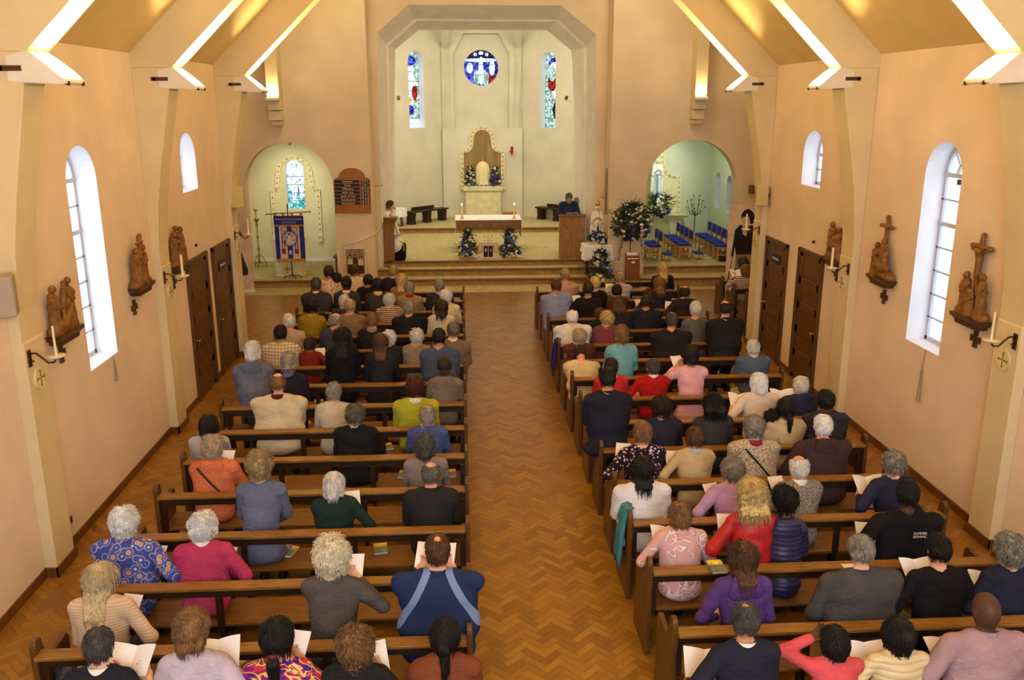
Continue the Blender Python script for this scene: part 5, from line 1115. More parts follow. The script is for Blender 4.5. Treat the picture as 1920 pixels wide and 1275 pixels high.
def cloth(kind, *c):
    key = 'cloth_'+kind+'_'+'_'.join(str(int(v)) for q in c for v in (q if isinstance(q, (tuple, list)) else (q,)))
    if key in MATS: return MATS[key]
    if kind == 'plain': return fabric(key, c[0])
    if kind == 'leather': return mat(key, c[0], .5, .12, 7, .6, 16, spec=.35)
    m, N, L, b = nt(key); v = coords(N, L, 'Object'); b.inputs['Roughness'].default_value = .88; b.inputs['Specular IOR Level'].default_value = .15
    def wave(dr, sc_, dist=0):
        n = N.new('ShaderNodeTexWave'); n.bands_direction = dr; n.inputs['Scale'].default_value = sc_; n.inputs['Distortion'].default_value = dist; L.new(v, n.inputs['Vector']); return n.outputs['Fac']
    def mixc(f, a, b_, mode='MIX'):
        n = N.new('ShaderNodeMix'); n.data_type = 'RGBA'; n.blend_type = mode
        for i, q in ((0, f), (6, a), (7, b_)):
            if hasattr(q, 'links') or hasattr(q, 'is_linked'): L.new(q, n.inputs[i])
            elif isinstance(q, (int, float)): n.inputs[i].default_value = q
            else: n.inputs[i].default_value = rgba(q)
        return n.outputs[2]
    if kind == 'stripe': col = ramp(N, L, wave('Z', c[2], .6), [(.0, c[0]), (.45, c[0]), (.55, c[1]), (1, c[1])]); h = wave('Z', c[2])
    elif kind == 'plaid':
        a = ramp(N, L, wave('X', 6), [(.0, (255,)*3), (.86, (255,)*3), (.93, c[1])]); d = ramp(N, L, wave('Z', 6), [(.0, (255,)*3), (.86, (255,)*3), (.93, c[1])])
        col = mixc(1.0, mixc(1.0, a, d, 'MULTIPLY'), c[0], 'MULTIPLY'); h = wave('Z', 60)
    elif kind == 'knit': h = wave('Z', 13, 1.0); col = ramp(N, L, h, [(.1, sh(c[0], .93)), (.6, c[0]), (1, sh(c[0], 1.03))])
    elif kind == 'tweed': h = noise(N, L, v, 75, 2); col = ramp(N, L, h, [(.36, c[1]), (.5, c[0]), (.62, sh(c[0], 1.25))])
    elif kind == 'floral':
        vo = N.new('ShaderNodeTexVoronoi'); vo.inputs['Scale'].default_value = c[2]; L.new(v, vo.inputs['Vector']); h = vo.outputs['Distance']
        wn = ramp(N, L, vo.outputs['Color'], [(0, c[1]), (.5, c[1]), (.55, sh(c[0], 1.9) if sum(c[0]) < 200 else sh(c[0], .8)), (1, (214, 120, 150))]); f = ramp(N, L, h, [(.34, (255,)*3), (.40, (0, 0, 0))]); col = mixc(f, c[0], wn)
    elif kind == 'paisley':
        vo = N.new('ShaderNodeTexVoronoi'); vo.inputs['Scale'].default_value = 13; L.new(v, vo.inputs['Vector']); h = vo.outputs['Distance']
        col = ramp(N, L, h, [(0, c[1]), (.16, c[1]), (.2, (196, 110, 70)), (.27, (210, 190, 170)), (.33, c[0]), (.5, sh(c[0], 1.2)), (.56, (210, 180, 160)), (.6, c[0])])
    elif kind == 'swirl':
        n = noise(N, L, v, 5, 1, 2.5); h = n; col = ramp(N, L, n, [(.30, (50, 40, 140)), (.40, (150, 40, 90)), (.47, (214, 190, 120)), (.53, (190, 50, 60)), (.60, (120, 30, 110)), (.7, (220, 170, 60))], True)
    elif kind == 'vines':
        n = noise(N, L, v, 6.0, 0, 1.6); h = n; col = ramp(N, L, n, [(.0, c[0]), (.445, c[0]), (.455, c[1]), (.468, c[0]), (.50, sh(c[0], 1.1)), (.515, (228, 214, 222)), (.545, (228, 214, 222)), (.556, c[1]), (.565, c[0])])
    elif kind == 'fleece2':   # navy back with two pale blue bands curving from the collar
        sep = N.new('ShaderNodeSeparateXYZ'); L.new(v, sep.inputs[0])
        def M_(op, a, b_=None, c_=None):
            n = N.new('ShaderNodeMath'); n.operation = op
            for i, q in enumerate((a, b_, c_)):
                if q is None: continue
                if isinstance(q, (int, float)): n.inputs[i].default_value = q
                else: L.new(q, n.inputs[i])
            return n.outputs[0]
        dz = M_('SUBTRACT', 1.42, sep.outputs[2]); curve = M_('ADD', .05, M_('MULTIPLY', M_('POWER', M_('MAXIMUM', dz, .001), 1.25), .62))
        dd = M_('ABSOLUTE', M_('SUBTRACT', M_('ABSOLUTE', sep.outputs[0]), curve)); f = M_('LESS_THAN', dd, .032); col = mixc(f, c[0], c[1]); h = noise(N, L, v, 200, 2)
    elif kind == 'puffer': h = wave('Z', 6.5); col = ramp(N, L, h, [(.0, sh(c[0], .88)), (.4, c[0])]); b.inputs['Roughness'].default_value = .45; b.inputs['Specular IOR Level'].default_value = .4
    L.new(col, b.inputs['Base Color']); bump(N, L, b, h, .3 if kind in ('knit', 'puffer') else .25, .012 if kind == 'puffer' else .006); MATS[key] = m; return m
def hairmat(nm, c):
    key = 'hair_'+nm
    if key in MATS: return MATS[key]
    m, N, L, b = nt(key); v = coords(N, L, 'Object', (1, 1, .22)); n1 = noise(N, L, v, 130, 3, .8); n2 = noise(N, L, coords(N, L), 14, 2)
    f = N.new('ShaderNodeMath'); f.operation = 'MULTIPLY_ADD'; f.inputs[1].default_value = .3; L.new(n2, f.inputs[0])
    g = N.new('ShaderNodeMath'); g.operation = 'MULTIPLY'; g.inputs[1].default_value = .7; L.new(n1, g.inputs[0]); L.new(g.outputs[0], f.inputs[2])
    L.new(ramp(N, L, f.outputs[0], [(.34, sh(c, .74 if sum(c) > 420 else .5)), (.5, c), (.66, sh(c, 1.18 if sum(c) > 420 else 1.4))]), b.inputs['Base Color']); b.inputs['Roughness'].default_value = .5; b.inputs['Specular IOR Level'].default_value = .35
    bump(N, L, b, n1, .9, .012); MATS[key] = m; return m
HAIR = {'white': (255, 252, 246), 'silver': (222, 216, 206), 'grey': (146, 138, 124), 'dkgrey': (74, 70, 66), 'saltpepper': (104, 98, 88), 'black': (20, 16, 16), 'dkbrown': (48, 32, 24), 'brown': (86, 56, 34), 'ltbrown': (128, 92, 56),
        'sandy': (168, 140, 100), 'blond': (212, 180, 116), 'ashblond': (206, 182, 138), 'auburn': (84, 34, 24), 'greyblond': (190, 170, 140), 'paleblond': (238, 220, 186)}
SKIN = {'fair': (226, 176, 148), 'pink': (222, 160, 132), 'tan': (196, 142, 104), 'brown': (132, 86, 58), 'dark': (78, 50, 36)}
def skinm(k): return mat('skin_'+k, SKIN[k], .55, .06, 12, .1, 60)
M_shoe = mat('black_shoes', (26, 22, 20), .4)
_hands = {}
def hand(right, h):
    key = (right, h)
    if key in _hands: return _hands[key]
    # wrist at origin, fingers along +Y curling up (+Z), palm up; thumb leaves the side of the palm near its base
    S = SDF((-.07, -.05, -.05), (.07, .19, .08), h)
    S.cone((0, -.03, 0), (0, .012, 0), .025, .026, 0, .02); S.ell((0, .05, 0), (.040, .048, .017), 0, .02)
    for x, ln, r, dz in ((-.029, .060, .0085, 0), (-.010, .072, .009, .002), (.010, .070, .009, .002), (.028, .054, .008, 0)):
        a = (x, .085, 0); b = (x*1.08, .085+ln*.5, .008+dz); c = (x*1.1, .085+ln*.80, .030+dz); d = (x*1.08, .085+ln*.78, .048+dz)
        S.cone(a, b, r*1.08, r, 0, .006); S.cone(b, c, r, r*.92, 0, .003); S.cone(c, d, r*.92, r*.8, 0, .003)
    S.cone((-.028, .018, .004), (-.052, .052, .016), .013, .0105, 0, .012); S.cone((-.052, .052, .016), (-.050, .082, .030), .0105, .0085, 0, .003)
    V, F, C_ = S.mesh()
    if right: V = V*np.array([1, 1, 1])
    else: V = V*np.array([-1, 1, 1]); F = F[:, ::-1]
    _hands[key] = (V, F, C_*0+1); return _hands[key]
def basis(y, up):
    y = Vector(y).normalized(); x = y.cross(Vector(up)).normalized(); z = x.cross(y)
    return Matrix((x, y, z)).transposed()
PEOPLE = {}
def strands(V, hd, R, hs, kind, n, L_, seed):
    rg = np.random.default_rng(seed); Rm = np.array(R); c = np.array(hd); loc_ = (V-c)@Rm; ok = np.where(loc_[:, 1] < .055*hs)[0]
    if len(ok) < 10: return []
    p = V[rg.choice(ok, n)].astype(float); curl = kind in ('curly', 'longcurly', 'afro'); wavy = kind == 'wavy'
    ln = {'short': .034, 'thin': .034, 'bald': .024, 'bob': .045, 'long': .15, 'wavy': .10, 'pony': .06, 'pony2': .06, 'bun': .05, 'curly': .060, 'longcurly': .10, 'afro': .05}[kind]*hs
    crown = c+Rm@np.array([0, -.045, .105])*hs; K_ = 6; st = ln/K_*rg.uniform(.7, 1.3, (n, 1)); pts = [p.copy()]; ph = rg.uniform(0, 6.28, (n, 1)); rad = rg.uniform(.004, .010, (n, 1))*(1 if curl else .45 if wavy else 0)
    q = p.copy(); jit = rg.normal(0, .22 if not curl else .6, (n, 3))
    for k in range(1, K_):
        nr = q-c; nr[:, 2] = np.where(q[:, 2] < c[2]-.06, 0, nr[:, 2]); nr /= np.linalg.norm(nr, axis=1, keepdims=True)+1e-6
        f = (q-crown)*6+np.array([0, 0, -.75])+jit*.5; f -= nr*(f*nr).sum(1, keepdims=True); f /= np.linalg.norm(f, axis=1, keepdims=True)+1e-6
        q = q+f*st+nr*(.0012 if not curl else .0028); s_ = np.cross(f, nr); a = ph+k*1.5; pts.append(q+(s_*np.cos(a)+nr*np.sin(a)*.8)*rad)
    P_ = np.stack(pts, 1); r0 = (.0030 if curl else .0024)*hs*(1.5 if n < 500 else 1); out = []; d = np.gradient(P_, axis=1); d /= np.linalg.norm(d, axis=2, keepdims=True)+1e-9
    a = np.cross(d, np.array([.3, .2, .93])); a /= np.linalg.norm(a, axis=2, keepdims=True)+1e-9; b = np.cross(d, a); tp = r0*(1-(np.arange(K_)/(K_-.4))**2)[None, :, None]
    ring = np.stack([P_+(a*math.cos(t)+b*math.sin(t))*tp for t in (0, 2.09, 4.19)], 2)
    Vv = ring.reshape(-1, 3); i = np.arange(n)[:, None, None]*K_*3+np.arange(K_-1)[None, :, None]*3; j = np.arange(3)[None, None, :]; j2 = (j+1) % 3
    F = np.stack([i+j, i+j2, i+3+j2, i+3+j], -1).reshape(-1, 4); return [(Vv, F, np.zeros(len(F), int))]
def person(pid, loc, rz, H, sk, hair, hc, top, trou, label, **o):
    """H: height of the head top above the floor the person sits, kneels or stands on."""
    g = o.get; near = g('near', 1); h = .010 if near == 2 else .014 if near == 1 else .019
    hs = g('hs', 1.06)*(1.02 if near == 2 else 1.06 if near == 1 else 1.10); sw = g('sw', .19)*1.10; fat = g('fat', 1.0)*1.05; le = g('le', .05); bow = g('bow', .35); yaw = g('yaw', 0.); side = g('side', 0.)
    stand = g('stand', False); zb = .46+g('lift', max(0., H-1.50))
    if stand: zb = .93*H/1.72
    s = (H-zb)/.90; s_ = min(1.08, max(.55, s)); kneel = (zb > .53) and not stand
    Z = lambda q: zb+q*s
    nb = Vector((side*.4, .055+le, Z(.63))); hd = Vector((side, .075+le+.045*bow+g('hy', 0), Z(.905)-.112*hs))
    R = (Matrix.Rotation(yaw, 3, 'Z') @ Matrix.Rotation(-bow, 3, 'X')); Rl = [list(r) for r in R]
    hp = lambda x, y, z: tuple(hd+R@(Vector((x, y, z))*hs))
    W = sw*fat
    S = SDF((-.52, -.30, -.02), (.52, .92, H+.04), h)
    # torso (class 0 = top), arms
    q = .03*s_
    S.ell((0, .0, zb+.09*s), (W*.90, .145*fat, .13*s_), 0, .05); S.ell((0, .03+le*.25, Z(.26)), (W*(.86 if fat < 1.15 else .98), .13*fat, .20*s), 0, .06)
    S.ell((0, .035+le*.65, Z(.44)), (W*.93, .118*fat**.5, .20*s), 0, .06); S.cone((-W*.74, .045+le*.95, Z(.585)), (W*.74, .045+le*.95, Z(.585)), .068*s_, .068*s_, 0, .05)
    S.cone((-W*.35, .045+le, Z(.615)), (W*.35, .045+le, Z(.615)), .060*s_, .058*s_, 0, .05)
    if g('skirt'): S.ell((0, .02, zb+.04), (W*1.12, .19, .12), 0, .05)
    # neck and head (class 1 = skin)
    S.cone(tuple(nb), tuple(nb*.35+hd*.65), .054*hs, .050*hs, 1, .022)
    S.ell(tuple(hd), (.080*hs, .097*hs, .112*hs), 1, .02, rot=Rl); S.ell(hp(0, .028, -.062), (.052*hs, .060*hs, .052*hs), 1, .03, rot=Rl)
    if near or g('face'):
        S.cone(hp(0, .092, .005), hp(0, .108, -.026), .009*hs, .013*hs, 1, .012)
        for sx in (-1, 1): S.ell(hp(sx*.078, -.005, -.012), (.012*hs, .020*hs, .030*hs), 1, .006, rot=Rl); S.ell(hp(sx*.032, .092, .008), (.017*hs, .012*hs, .010*hs), 1, .01, 'cut', rot=Rl)
    # arms
    tgt = g('hands'); ww = []; short = g('short', False)
    for k, sx in enumerate((-1, 1)):
        sh_ = Vector((sx*W*.86, .045+le*.95, Z(.565)))
        if tgt: wr = Vector(tgt[k])
        else: wr = Vector((sx*.09, .30+le, Z(.13)+.05)) if not stand else Vector((sx*.10, .30, Z(.30)))
        L1, L2 = .285*s_, .255*s_; d = wr-sh_
        if d.length > (L1+L2)*.985: wr = sh_+d.normalized()*(L1+L2)*.985; d = wr-sh_
        a = max(.02, min(L1*.99, (L1*L1-L2*L2+d.length_squared)/(2*d.length))); hh = math.sqrt(max(1e-4, L1*L1-a*a))
        pole = Vector((sx*.75, -.35, -.75)); dn = d.normalized(); pole = (pole-dn*pole.dot(dn)).normalized(); el = sh_+dn*a+pole*hh
        ra = .059*fat**.5*s_
        S.cone(tuple(sh_), tuple(el), ra*1.12, ra*.92, 0, .03)
        if short: mid = sh_.lerp(el, .75); S.cone(tuple(el.lerp(sh_, .1)), tuple(wr), .040*s_, .026*s_, 1, .012)
        else: S.cone(tuple(el), tuple(wr), ra*.92, .036*s_, 0, .02)
        ww.append((el, wr, sx))
    # legs (class 2), shoes (class 3)
    for sx in (-1, 1):
        hip = Vector((sx*.09*fat, .02, zb+.085*s))
        if stand: kn = Vector((sx*.09, .03, zb*.53)); an = Vector((sx*.09, .0, .09))
        elif kneel: kn = Vector((sx*.10, .40, .27)); an = Vector((sx*.10, .06, .17))
        else: kn = Vector((sx*.10, .44*s_, .50)); an = Vector((sx*.10, .40, .09))
        S.cone(tuple(hip), tuple(kn), .082*fat**.5, .062, 2, .03); S.cone(tuple(kn), tuple(an), .056, .040, 2, .02)
        if not kneel: S.cone((an.x, an.y-.03, .05), (an.x, an.y+.14, .045), .042, .038, 3, .015)
    if g('robe'):
        S.cone((0, .02, zb+.1), (0, .30 if not stand else .02, .42 if not stand else .25), .20, .23, 0, .06); S.cone((0, .40 if not stand else .0, .40), (0, .36 if not stand else .0, .12), .16, .20, 2, .05)
    amp = .0062
    wv = waves(hash_(pid), 15, (1, .6, 1.6)); X, Y, Z3 = S.ax[0][:, None, None], S.ax[1][None, :, None], S.ax[2][None, None, :]
    S.d += np.where(S.c == 0, amp*wv(X, Y, Z3)+.0034*waves(hash_(pid)+1, 36, (.6, .6, 1.5))(X, Y, Z3), 0).astype(np.float32)*(1-near*0.0)
    V, F, C_ = S.mesh()
    parts = [(V, F, C_)]
    for (el, wr, sx) in ww:
        hv, hf, hc_ = hand(sx > 0, .0055 if near == 2 else .008)
        fd = (wr-el).normalized(); inw = Vector((-sx*.45, .55, .1)); fdir = (fd*.6+inw*.6).normalized(); B = np.array(basis(fdir, (0, -.25, 1)))*1.08
        parts.append((hv@B.T+np.array(wr), hf, hc_))
    t = npmesh('person', parts, [top, skinm(sk), trou, M_shoe]); t.location = loc; t.rotation_euler = (0, 0, rz)
    tag(t, label, 'person', g('group'))
    # ------------- hair
    if hair != 'none':
        L_ = g('len', .0); hh = .007 if near == 2 else .010 if near == 1 else .013
        K = SDF((hd.x-.24, hd.y-.34, hd.z-.22-L_), (hd.x+.24, hd.y+.20, hd.z+.24), hh); E = lambda c, r, mode='u', k=.02: K.ell(hp(*c), tuple(v*hs for v in r), 0, k, mode, rot=Rl)
        face = lambda: (E((0, .105, -.05), (.080, .075, .088), 'cut', .01))
        if hair in ('short', 'bald', 'thin'):
            E((0, -.010, .010), (.088, .105, .120)); E((0, .11, -.045), (.12, .085, .085), 'cut'); E((0, .02, -.15), (.16, .16, .085), 'cut')
            if hair == 'bald': E((0, .000, .125), (.076, .112, .092), 'cut')
            if hair == 'thin': E((0, -.050, .125), (.042, .050, .035), 'cut')
            K.rough(.0022, waves(hash_(pid), 90)); K.rough(.002, waves(hash_(pid)+2, 170))
        elif hair in ('bob', 'long', 'wavy', 'pony', 'bun', 'pony2'):
            E((0, -.014, .010), (.095, .108, .124))
            if hair != 'pony' and hair != 'bun' and hair != 'pony2':
                for sx in (-1, 1): K.cone(hp(sx*.066, -.015, -.01), hp(sx*.068, -.02, -.085), .034*hs, .028*hs, 0, .03)
                K.cone(hp(0, -.055, 0), hp(0, -.056, -.085), .066*hs, .054*hs, 0, .03)
            E((0, .11, -.05), (.066, .085, .095), 'cut')
            if hair in ('long', 'wavy'):
                b0 = Vector(hp(0, -.055, -.08)); wd = .055
                for sx in (-1, -.3, .3, 1): K.cone((b0.x+sx*.048, b0.y+.01*abs(sx), b0.z), (b0.x+sx*.062, nb.y-.118-.012*(1-abs(sx)), b0.z-L_), .044, .030, 0, .03)
            if hair in ('pony', 'pony2'):
                E((0, .02, -.15), (.16, .16, .085), 'cut'); b0 = Vector(hp(0, -.105, .0 if hair == 'pony' else -.07)); K.cone(tuple(b0), (b0.x, b0.y-.035, b0.z-.05), .024, .034, 0, .01); K.cone((b0.x, b0.y-.035, b0.z-.05), (b0.x, min(b0.y-.02, nb.y-.13), b0.z-.05-L_), .036, .018, 0, .02)
            if hair == 'bun': E((0, .02, -.15), (.16, .16, .085), 'cut'); E((0, -.115, .02), (.045, .040, .045))
            K.rough(.006 if hair == 'wavy' else .003, waves(hash_(pid), 50 if hair == 'wavy' else 75, (1.3, 1, .22))); K.rough(.003, waves(hash_(pid)+3, 150, (1.2, 1, .12)))
        elif hair in ('curly', 'afro', 'longcurly'):
            b = g('vol', 1.0); E((0, -.014, .014), (.106*b, .116*b, .128*b))
            E((0, .12, -.06), (.074, .075, .10), 'cut')
            if hair == 'curly': E((0, .02, -.17), (.17, .17, .085), 'cut')
            if hair == 'longcurly':
                b0 = Vector(hp(0, -.05, -.03))
                for sx in (-1, 0, 1): K.cone((b0.x+sx*.05, b0.y+.01, b0.z), (b0.x+sx*.085, nb.y-.10, b0.z-L_), .068, .050, 0, .04)
            K.rough(.0075, waves(hash_(pid), 120)); K.rough(.005, waves(hash_(pid)+5, 60))
        hv = K.mesh()
        if len(hv[1]): hair_o = npmesh('hair', [hv]+strands(hv[0], hd, R, hs, hair, (1000, 560, 260)[2-near], L_, hash_(pid)), [hairmat(hc, HAIR[hc])], t)
    if near == 2 or g('face'):
        for sx in (-1, 1):
            e = MB(); e.ball(hp(sx*.031, .083, .007), .0115*hs, 0, 8); e.build('eye', mat('eye_white', (215, 205, 195), .3), t, smooth=True)
    def ringm(name, r0, r1, z0, z1, m, back=.0, tilt=.35):
        mb = MB(); n = 24; V = []
        for (r, z) in ((r0, z0), (r1, (z0+z1)/2), (r0*.97, z1), (r0*.9, z1-.004)):
            for k in range(n): a = 2*math.pi*k/n; V.append((nb.x+r*math.cos(a), nb.y-.006+back+r*1.0*math.sin(a), nb.z+z-math.sin(a)*tilt*r*.8))
        mb.add(V, [(i*n+k, i*n+(k+1) % n, (i+1)*n+(k+1) % n, (i+1)*n+k) for i in range(3) for k in range(n)]); return mb.build(name, m, t, smooth=True)
    if not g('collar') and not g('scarf') and not g('hood'): ringm('neckline', .066*hs, .070*hs, -.035, .012, top)
    if g('collar'): ringm('collar', .070*hs, .066*hs, -.03, .045, g('collar'))
    if g('scarf'): ringm('scarf', .078*hs, .092*hs, -.045, .045, g('scarf'))
    if g('hood'):
        K = SDF((-.22, nb.y-.30, nb.z-.28), (.22, nb.y+.12, nb.z+.14), .013); K.ell((0, nb.y-.105, nb.z-.06), (.135*s_, .045, .12), 0, .03); K.cone((-.08, nb.y-.07, nb.z+.02), (.08, nb.y-.07, nb.z+.02), .035, .035, 0, .05); K.rough(.006, waves(hash_(pid)+2, 26)); npmesh('hood', [K.mesh()], [top], t)
    if g('strap'):
        mb = MB(); pts = []
        for i in range(15):
            q_ = i/14; x = -W*.55+q_*W*1.5; z = Z(.63)-q_*.42*s; y = .035+le*(1-q_)*.8-(.125*fat**.5+.016)*math.sqrt(max(.1, 1-(x/(W*1.18))**2)); pts.append((x, y, z))
        mb.tube(pts, .011, 6); mb.build('shoulder_strap', mat('black_strap', (24, 20, 20), .5), t, smooth=True)
    if g('band'):
        mb = MB(); b0 = Vector(hp(0, -.118, -.075)); mb.tube([b0+Vector((-.03, 0, 0)), b0+Vector((0, -.02, .004)), b0+Vector((.03, 0, 0))], .016, 8); mb.build('hair_tie', g('band'), hair_o, smooth=True)
    if g('cap'):
        K = SDF((hd.x-.14, hd.y-.16, hd.z-.12), (hd.x+.14, hd.y+.2, hd.z+.18), .012); K.ell(hp(0, -.006, .03), (.095*hs, .113*hs, .115*hs), 0, .02, rot=Rl); K.ell(hp(0, .03, -.12), (.2*hs, .2*hs, .10*hs), 0, .01, 'cut', rot=Rl); npmesh('cap', [K.mesh()], [g('cap')], t)
    PEOPLE[pid] = (t, Vector(loc), rz, H); return t
def hash_(s): return sum((i+1)*ord(c) for i, c in enumerate(s)) % 9973
# ------------------------------------------------------------------ booklets
M_print = None
def paper_mat():
    m, N, L, b = nt('printed_page'); v = coords(N, L, 'Object'); w_ = N.new('ShaderNodeTexWave'); w_.bands_direction = 'Y'; w_.inputs['Scale'].default_value = 34; w_.inputs['Distortion'].default_value = .3; L.new(v, w_.inputs['Vector'])
    L.new(ramp(N, L, w_.outputs['Fac'], [(.0, (196, 186, 186)), (.3, (248, 238, 234)), (1, (252, 244, 240))]), b.inputs['Base Color']); b.inputs['Roughness'].default_value = .8; return m
M_print = paper_mat()
M_yel = mat('yellow_book_cover', (206, 178, 62), .4, .2, 9); M_gry = mat('grey_book_cover', (116, 124, 124), .4, .2, 12); M_pg = mat('page_edges', (226, 218, 200), .8, .05)
def booklet(c, rz, tilt, label, w=.15, hgt=.21, opening=.35, pages=.004):
    """open booklet: two page blocks hinged at the spine, centred on c; tilt lifts the far edge"""
    t = thing('open_booklet', label, 'booklet', c, rz, 'open white service booklets'); t.rotation_euler = (tilt, 0, rz)
    for sx, nm in ((-1, 'left_page'), (1, 'right_page')):
        mb = MB(); n = 5; V = []
        for i in range(n+1):
            u = i/n; x = sx*w*u; z = w*(opening*u-.25*math.sin(u*math.pi)*(-.35))
            V += [(x, -hgt/2, z), (x, hgt/2, z), (x, -hgt/2, z-pages*(1-.3*u)), (x, hgt/2, z-pages*(1-.3*u))]
        F = []
        for i in range(n): o = 4*i; F += [(o, o+4, o+5, o+1), (o+2, o+3, o+7, o+6), (o, o+2, o+6, o+4), (o+1, o+5, o+7, o+3)]
        F += [(0, 1, 3, 2), (4*n, 4*n+2, 4*n+3, 4*n+1)]; mb.add(V, F); mb.build(nm, M_print, t, smooth=False)
    return t
def sheet(c, rz, tilt, label, w=.15, h=.21):
    mb = MB(); n = 6; V = []
    for i in range(n+1):
        u = i/n-.5; V += [(u*w, -h/2, .02*(u*u)), (u*w, h/2, .02*u*u+.006), (u*w, -h/2, .02*u*u-.002), (u*w, h/2, .02*u*u+.004)]
    F = []
    for i in range(n): o = 4*i; F += [(o, o+4, o+5, o+1), (o+2, o+3, o+7, o+6), (o, o+2, o+6, o+4), (o+1, o+5, o+7, o+3)]
    mb.add(V, F+[(0, 1, 3, 2), (4*n, 4*n+2, 4*n+3, 4*n+1)]); o = mb.build('service_sheet', M_print, loc=c); o.rotation_euler = (tilt, 0, rz); return tag(o, label, 'paper', 'held white sheets')
def book(c, rz, label, w=.14, h=.20, th=.028, top=None):
    t = thing('hymn_book', label, 'book', c, rz, 'hymn books left on seats')
    p = MB(); p.box((-w/2, -h/2, .002), (w/2-.004, h/2, th-.002)); p.build('page_block', M_pg, t)
    p = MB(); p.box((-w/2-.002, -h/2-.003, th-.003), (w/2, h/2*.1, th)); p.box((-w/2-.002, -h/2-.003, 0), (w/2, h/2+.003, .003)); p.box((-w/2-.004, -h/2-.003, 0), (-w/2, h/2+.003, th)); p.build('grey_cover', M_gry, t)
    p = MB(); p.box((-w/2-.002, h/2*.1, th-.003), (w/2, h/2+.003, th)); p.build('yellow_cover_band', top or M_yel, t); return t
# ------------------------------------------------------------------ the congregation
P = 'plain'
C = cloth
BLK, NAVY, CHAR, DKG, BRN, BEI, CRM, WHT, GRY, BLU = (24, 22, 24), (30, 34, 56), (54, 54, 56), (40, 42, 46), (84, 62, 48), (196, 174, 136), (222, 208, 176), (236, 230, 220), (128, 124, 120), (70, 84, 116)
jeans = C(P, (44, 48, 66)); blk = C(P, BLK); brn = C(P, (70, 54, 42)); grey = C(P, (86, 82, 78))
Wc = C(P, WHT)
T = []
def A(pid, px, py, sk, hair, hc, top, label, **o): T.append((pid, px, py, sk, hair, hc, top, label, o))
# left block, row by row from the camera. px,py = top of the head in the photograph; bk = (px,py,...) centre of what is held
A('L13a', 182, 1185, 'fair', 'short', 'dkgrey', C(P, (32, 34, 44)), 'man with grey hair and dark jacket in the bottom left corner of the pews', near=2, collar=Wc, bk=(248, 1240, 'b'), bow=.3)
A('L13b', 357, 1150, 'fair', 'bob', 'ltbrown', C(P, (186, 170, 186)), 'woman with brown bob and lilac fleece in the nearest left pew', near=2, hs=1.16, bk=(408, 1228, 'b'), yaw=-.35, collar=C(P, (186, 170, 186)))
A('L13c', 517, 1168, 'tan', 'pony2', 'black', C('swirl', (1, 1, 1)), 'woman with low black ponytail in a multicoloured swirl top, holding up a sheet', near=2, len=.22, band=mat('maroon_band', (90, 30, 40), .7), short=True, hs=1.15, bk=(556, 1212, 's'))
A('L13d', 665, 1180, 'fair', 'curly', 'ltbrown', C(P, (34, 30, 34)), 'person with tousled light brown hair and dark top in the nearest left pew', near=2, len=.02, hs=1.12, bk=(705, 1232, 's'))
A('L13e', 833, 1168, 'brown', 'pony', 'black', C(P, (116, 62, 38)), 'woman with long black ponytail and rust brown top by the aisle, nearest left pew', near=2, len=.26, hs=1.05)
A('L12a', 185, 1063, 'fair', 'long', 'ashblond', C('knit', (206, 178, 150)), 'woman with long straight blond hair in a pale striped knit jumper', near=2, len=.20, bk=(243, 1140, 's'), sw=.2, yaw=-.2)
A('L12b', 620, 1012, 'fair', 'curly', 'paleblond', C(P, (84, 76, 72)), 'woman with big pale blond curls in a grey-brown blazer', near=2, vol=1.12, bk=(662, 1064, 's'), hs=1.12)
A('L12c', 820, 1007, 'pink', 'thin', 'brown', C('fleece2', (34, 46, 84), (116, 136, 176)), 'broad man in a navy fleece with two pale blue bands, beside the aisle', near=2, fat=1.3, sw=.235, collar=C(P, (34, 46, 84)), bk=(818, 1046, 'b'), hs=1.08, bow=.15)
A('L11a', 230, 953, 'fair', 'curly', 'white', C('paisley', (60, 76, 150), (190, 140, 110)), 'woman with short white hair in a blue paisley blouse', near=2, vol=.92, fat=1.12, sw=.21, yaw=-.35, bk=(292, 1045, 's'), collar=C('paisley', (60, 76, 150), (190, 140, 110)), trou=C('paisley', (30, 36, 60), (120, 80, 60)))
A('L11b', 378, 963, 'pink', 'curly', 'white', C(P, (176, 56, 92)), 'woman with curly white hair in a magenta jumper with white collar', near=2, vol=.95, collar=Wc, fat=1.1, yaw=-.4, bk=(424, 1048, 's'))
A('L10a', 483, 852, 'fair', 'curly', 'sandy', C(P, (98, 104, 132)), 'woman with frizzy sandy hair in a long slate blue top, leaning on the rail', near=2, vol=1.05, skirt=1, le=.12, bow=.1)
A('L10b', 625, 891, 'fair', 'bob', 'silver', C(P, (28, 48, 44)), 'woman with straight silver bob in a dark green jumper', near=2, bk=(660, 940, 's'), sw=.185)
A('L10c', 808, 869, 'pink', 'bald', 'saltpepper', C(P, (38, 36, 38)), 'balding man in a black jacket beside the aisle', near=2, sw=.205, fat=1.08, collar=C(P, (38, 36, 38)))
A('L9a', 397, 817, 'fair', 'curly', 'greyblond', C(P, (206, 112, 76)), 'woman in an orange jacket with a thin black bag strap across her back', near=1, strap=1, hood=1, fat=1.12, vol=.95, yaw=-.3, bk=(424, 862, 's'))
A('L9b', 797, 818, 'fair', 'bob', 'dkgrey', C(P, (134, 122, 116)), 'woman with a grey bob and light grey-brown jacket beside the aisle', near=1)
A('L8a', 390, 782, 'tan', 'bob', 'black', C(P, (176, 172, 176)), 'woman with black bob and pale grey jacket at the left end of a pew', near=1, collar=Wc, yaw=-.2)
A('L8b', 665, 757, 'fair', 'curly', 'saltpepper', C(P, (26, 26, 28)), 'woman with short grey hair in a long black coat', near=1, vol=.88, skirt=1, fat=1.1)
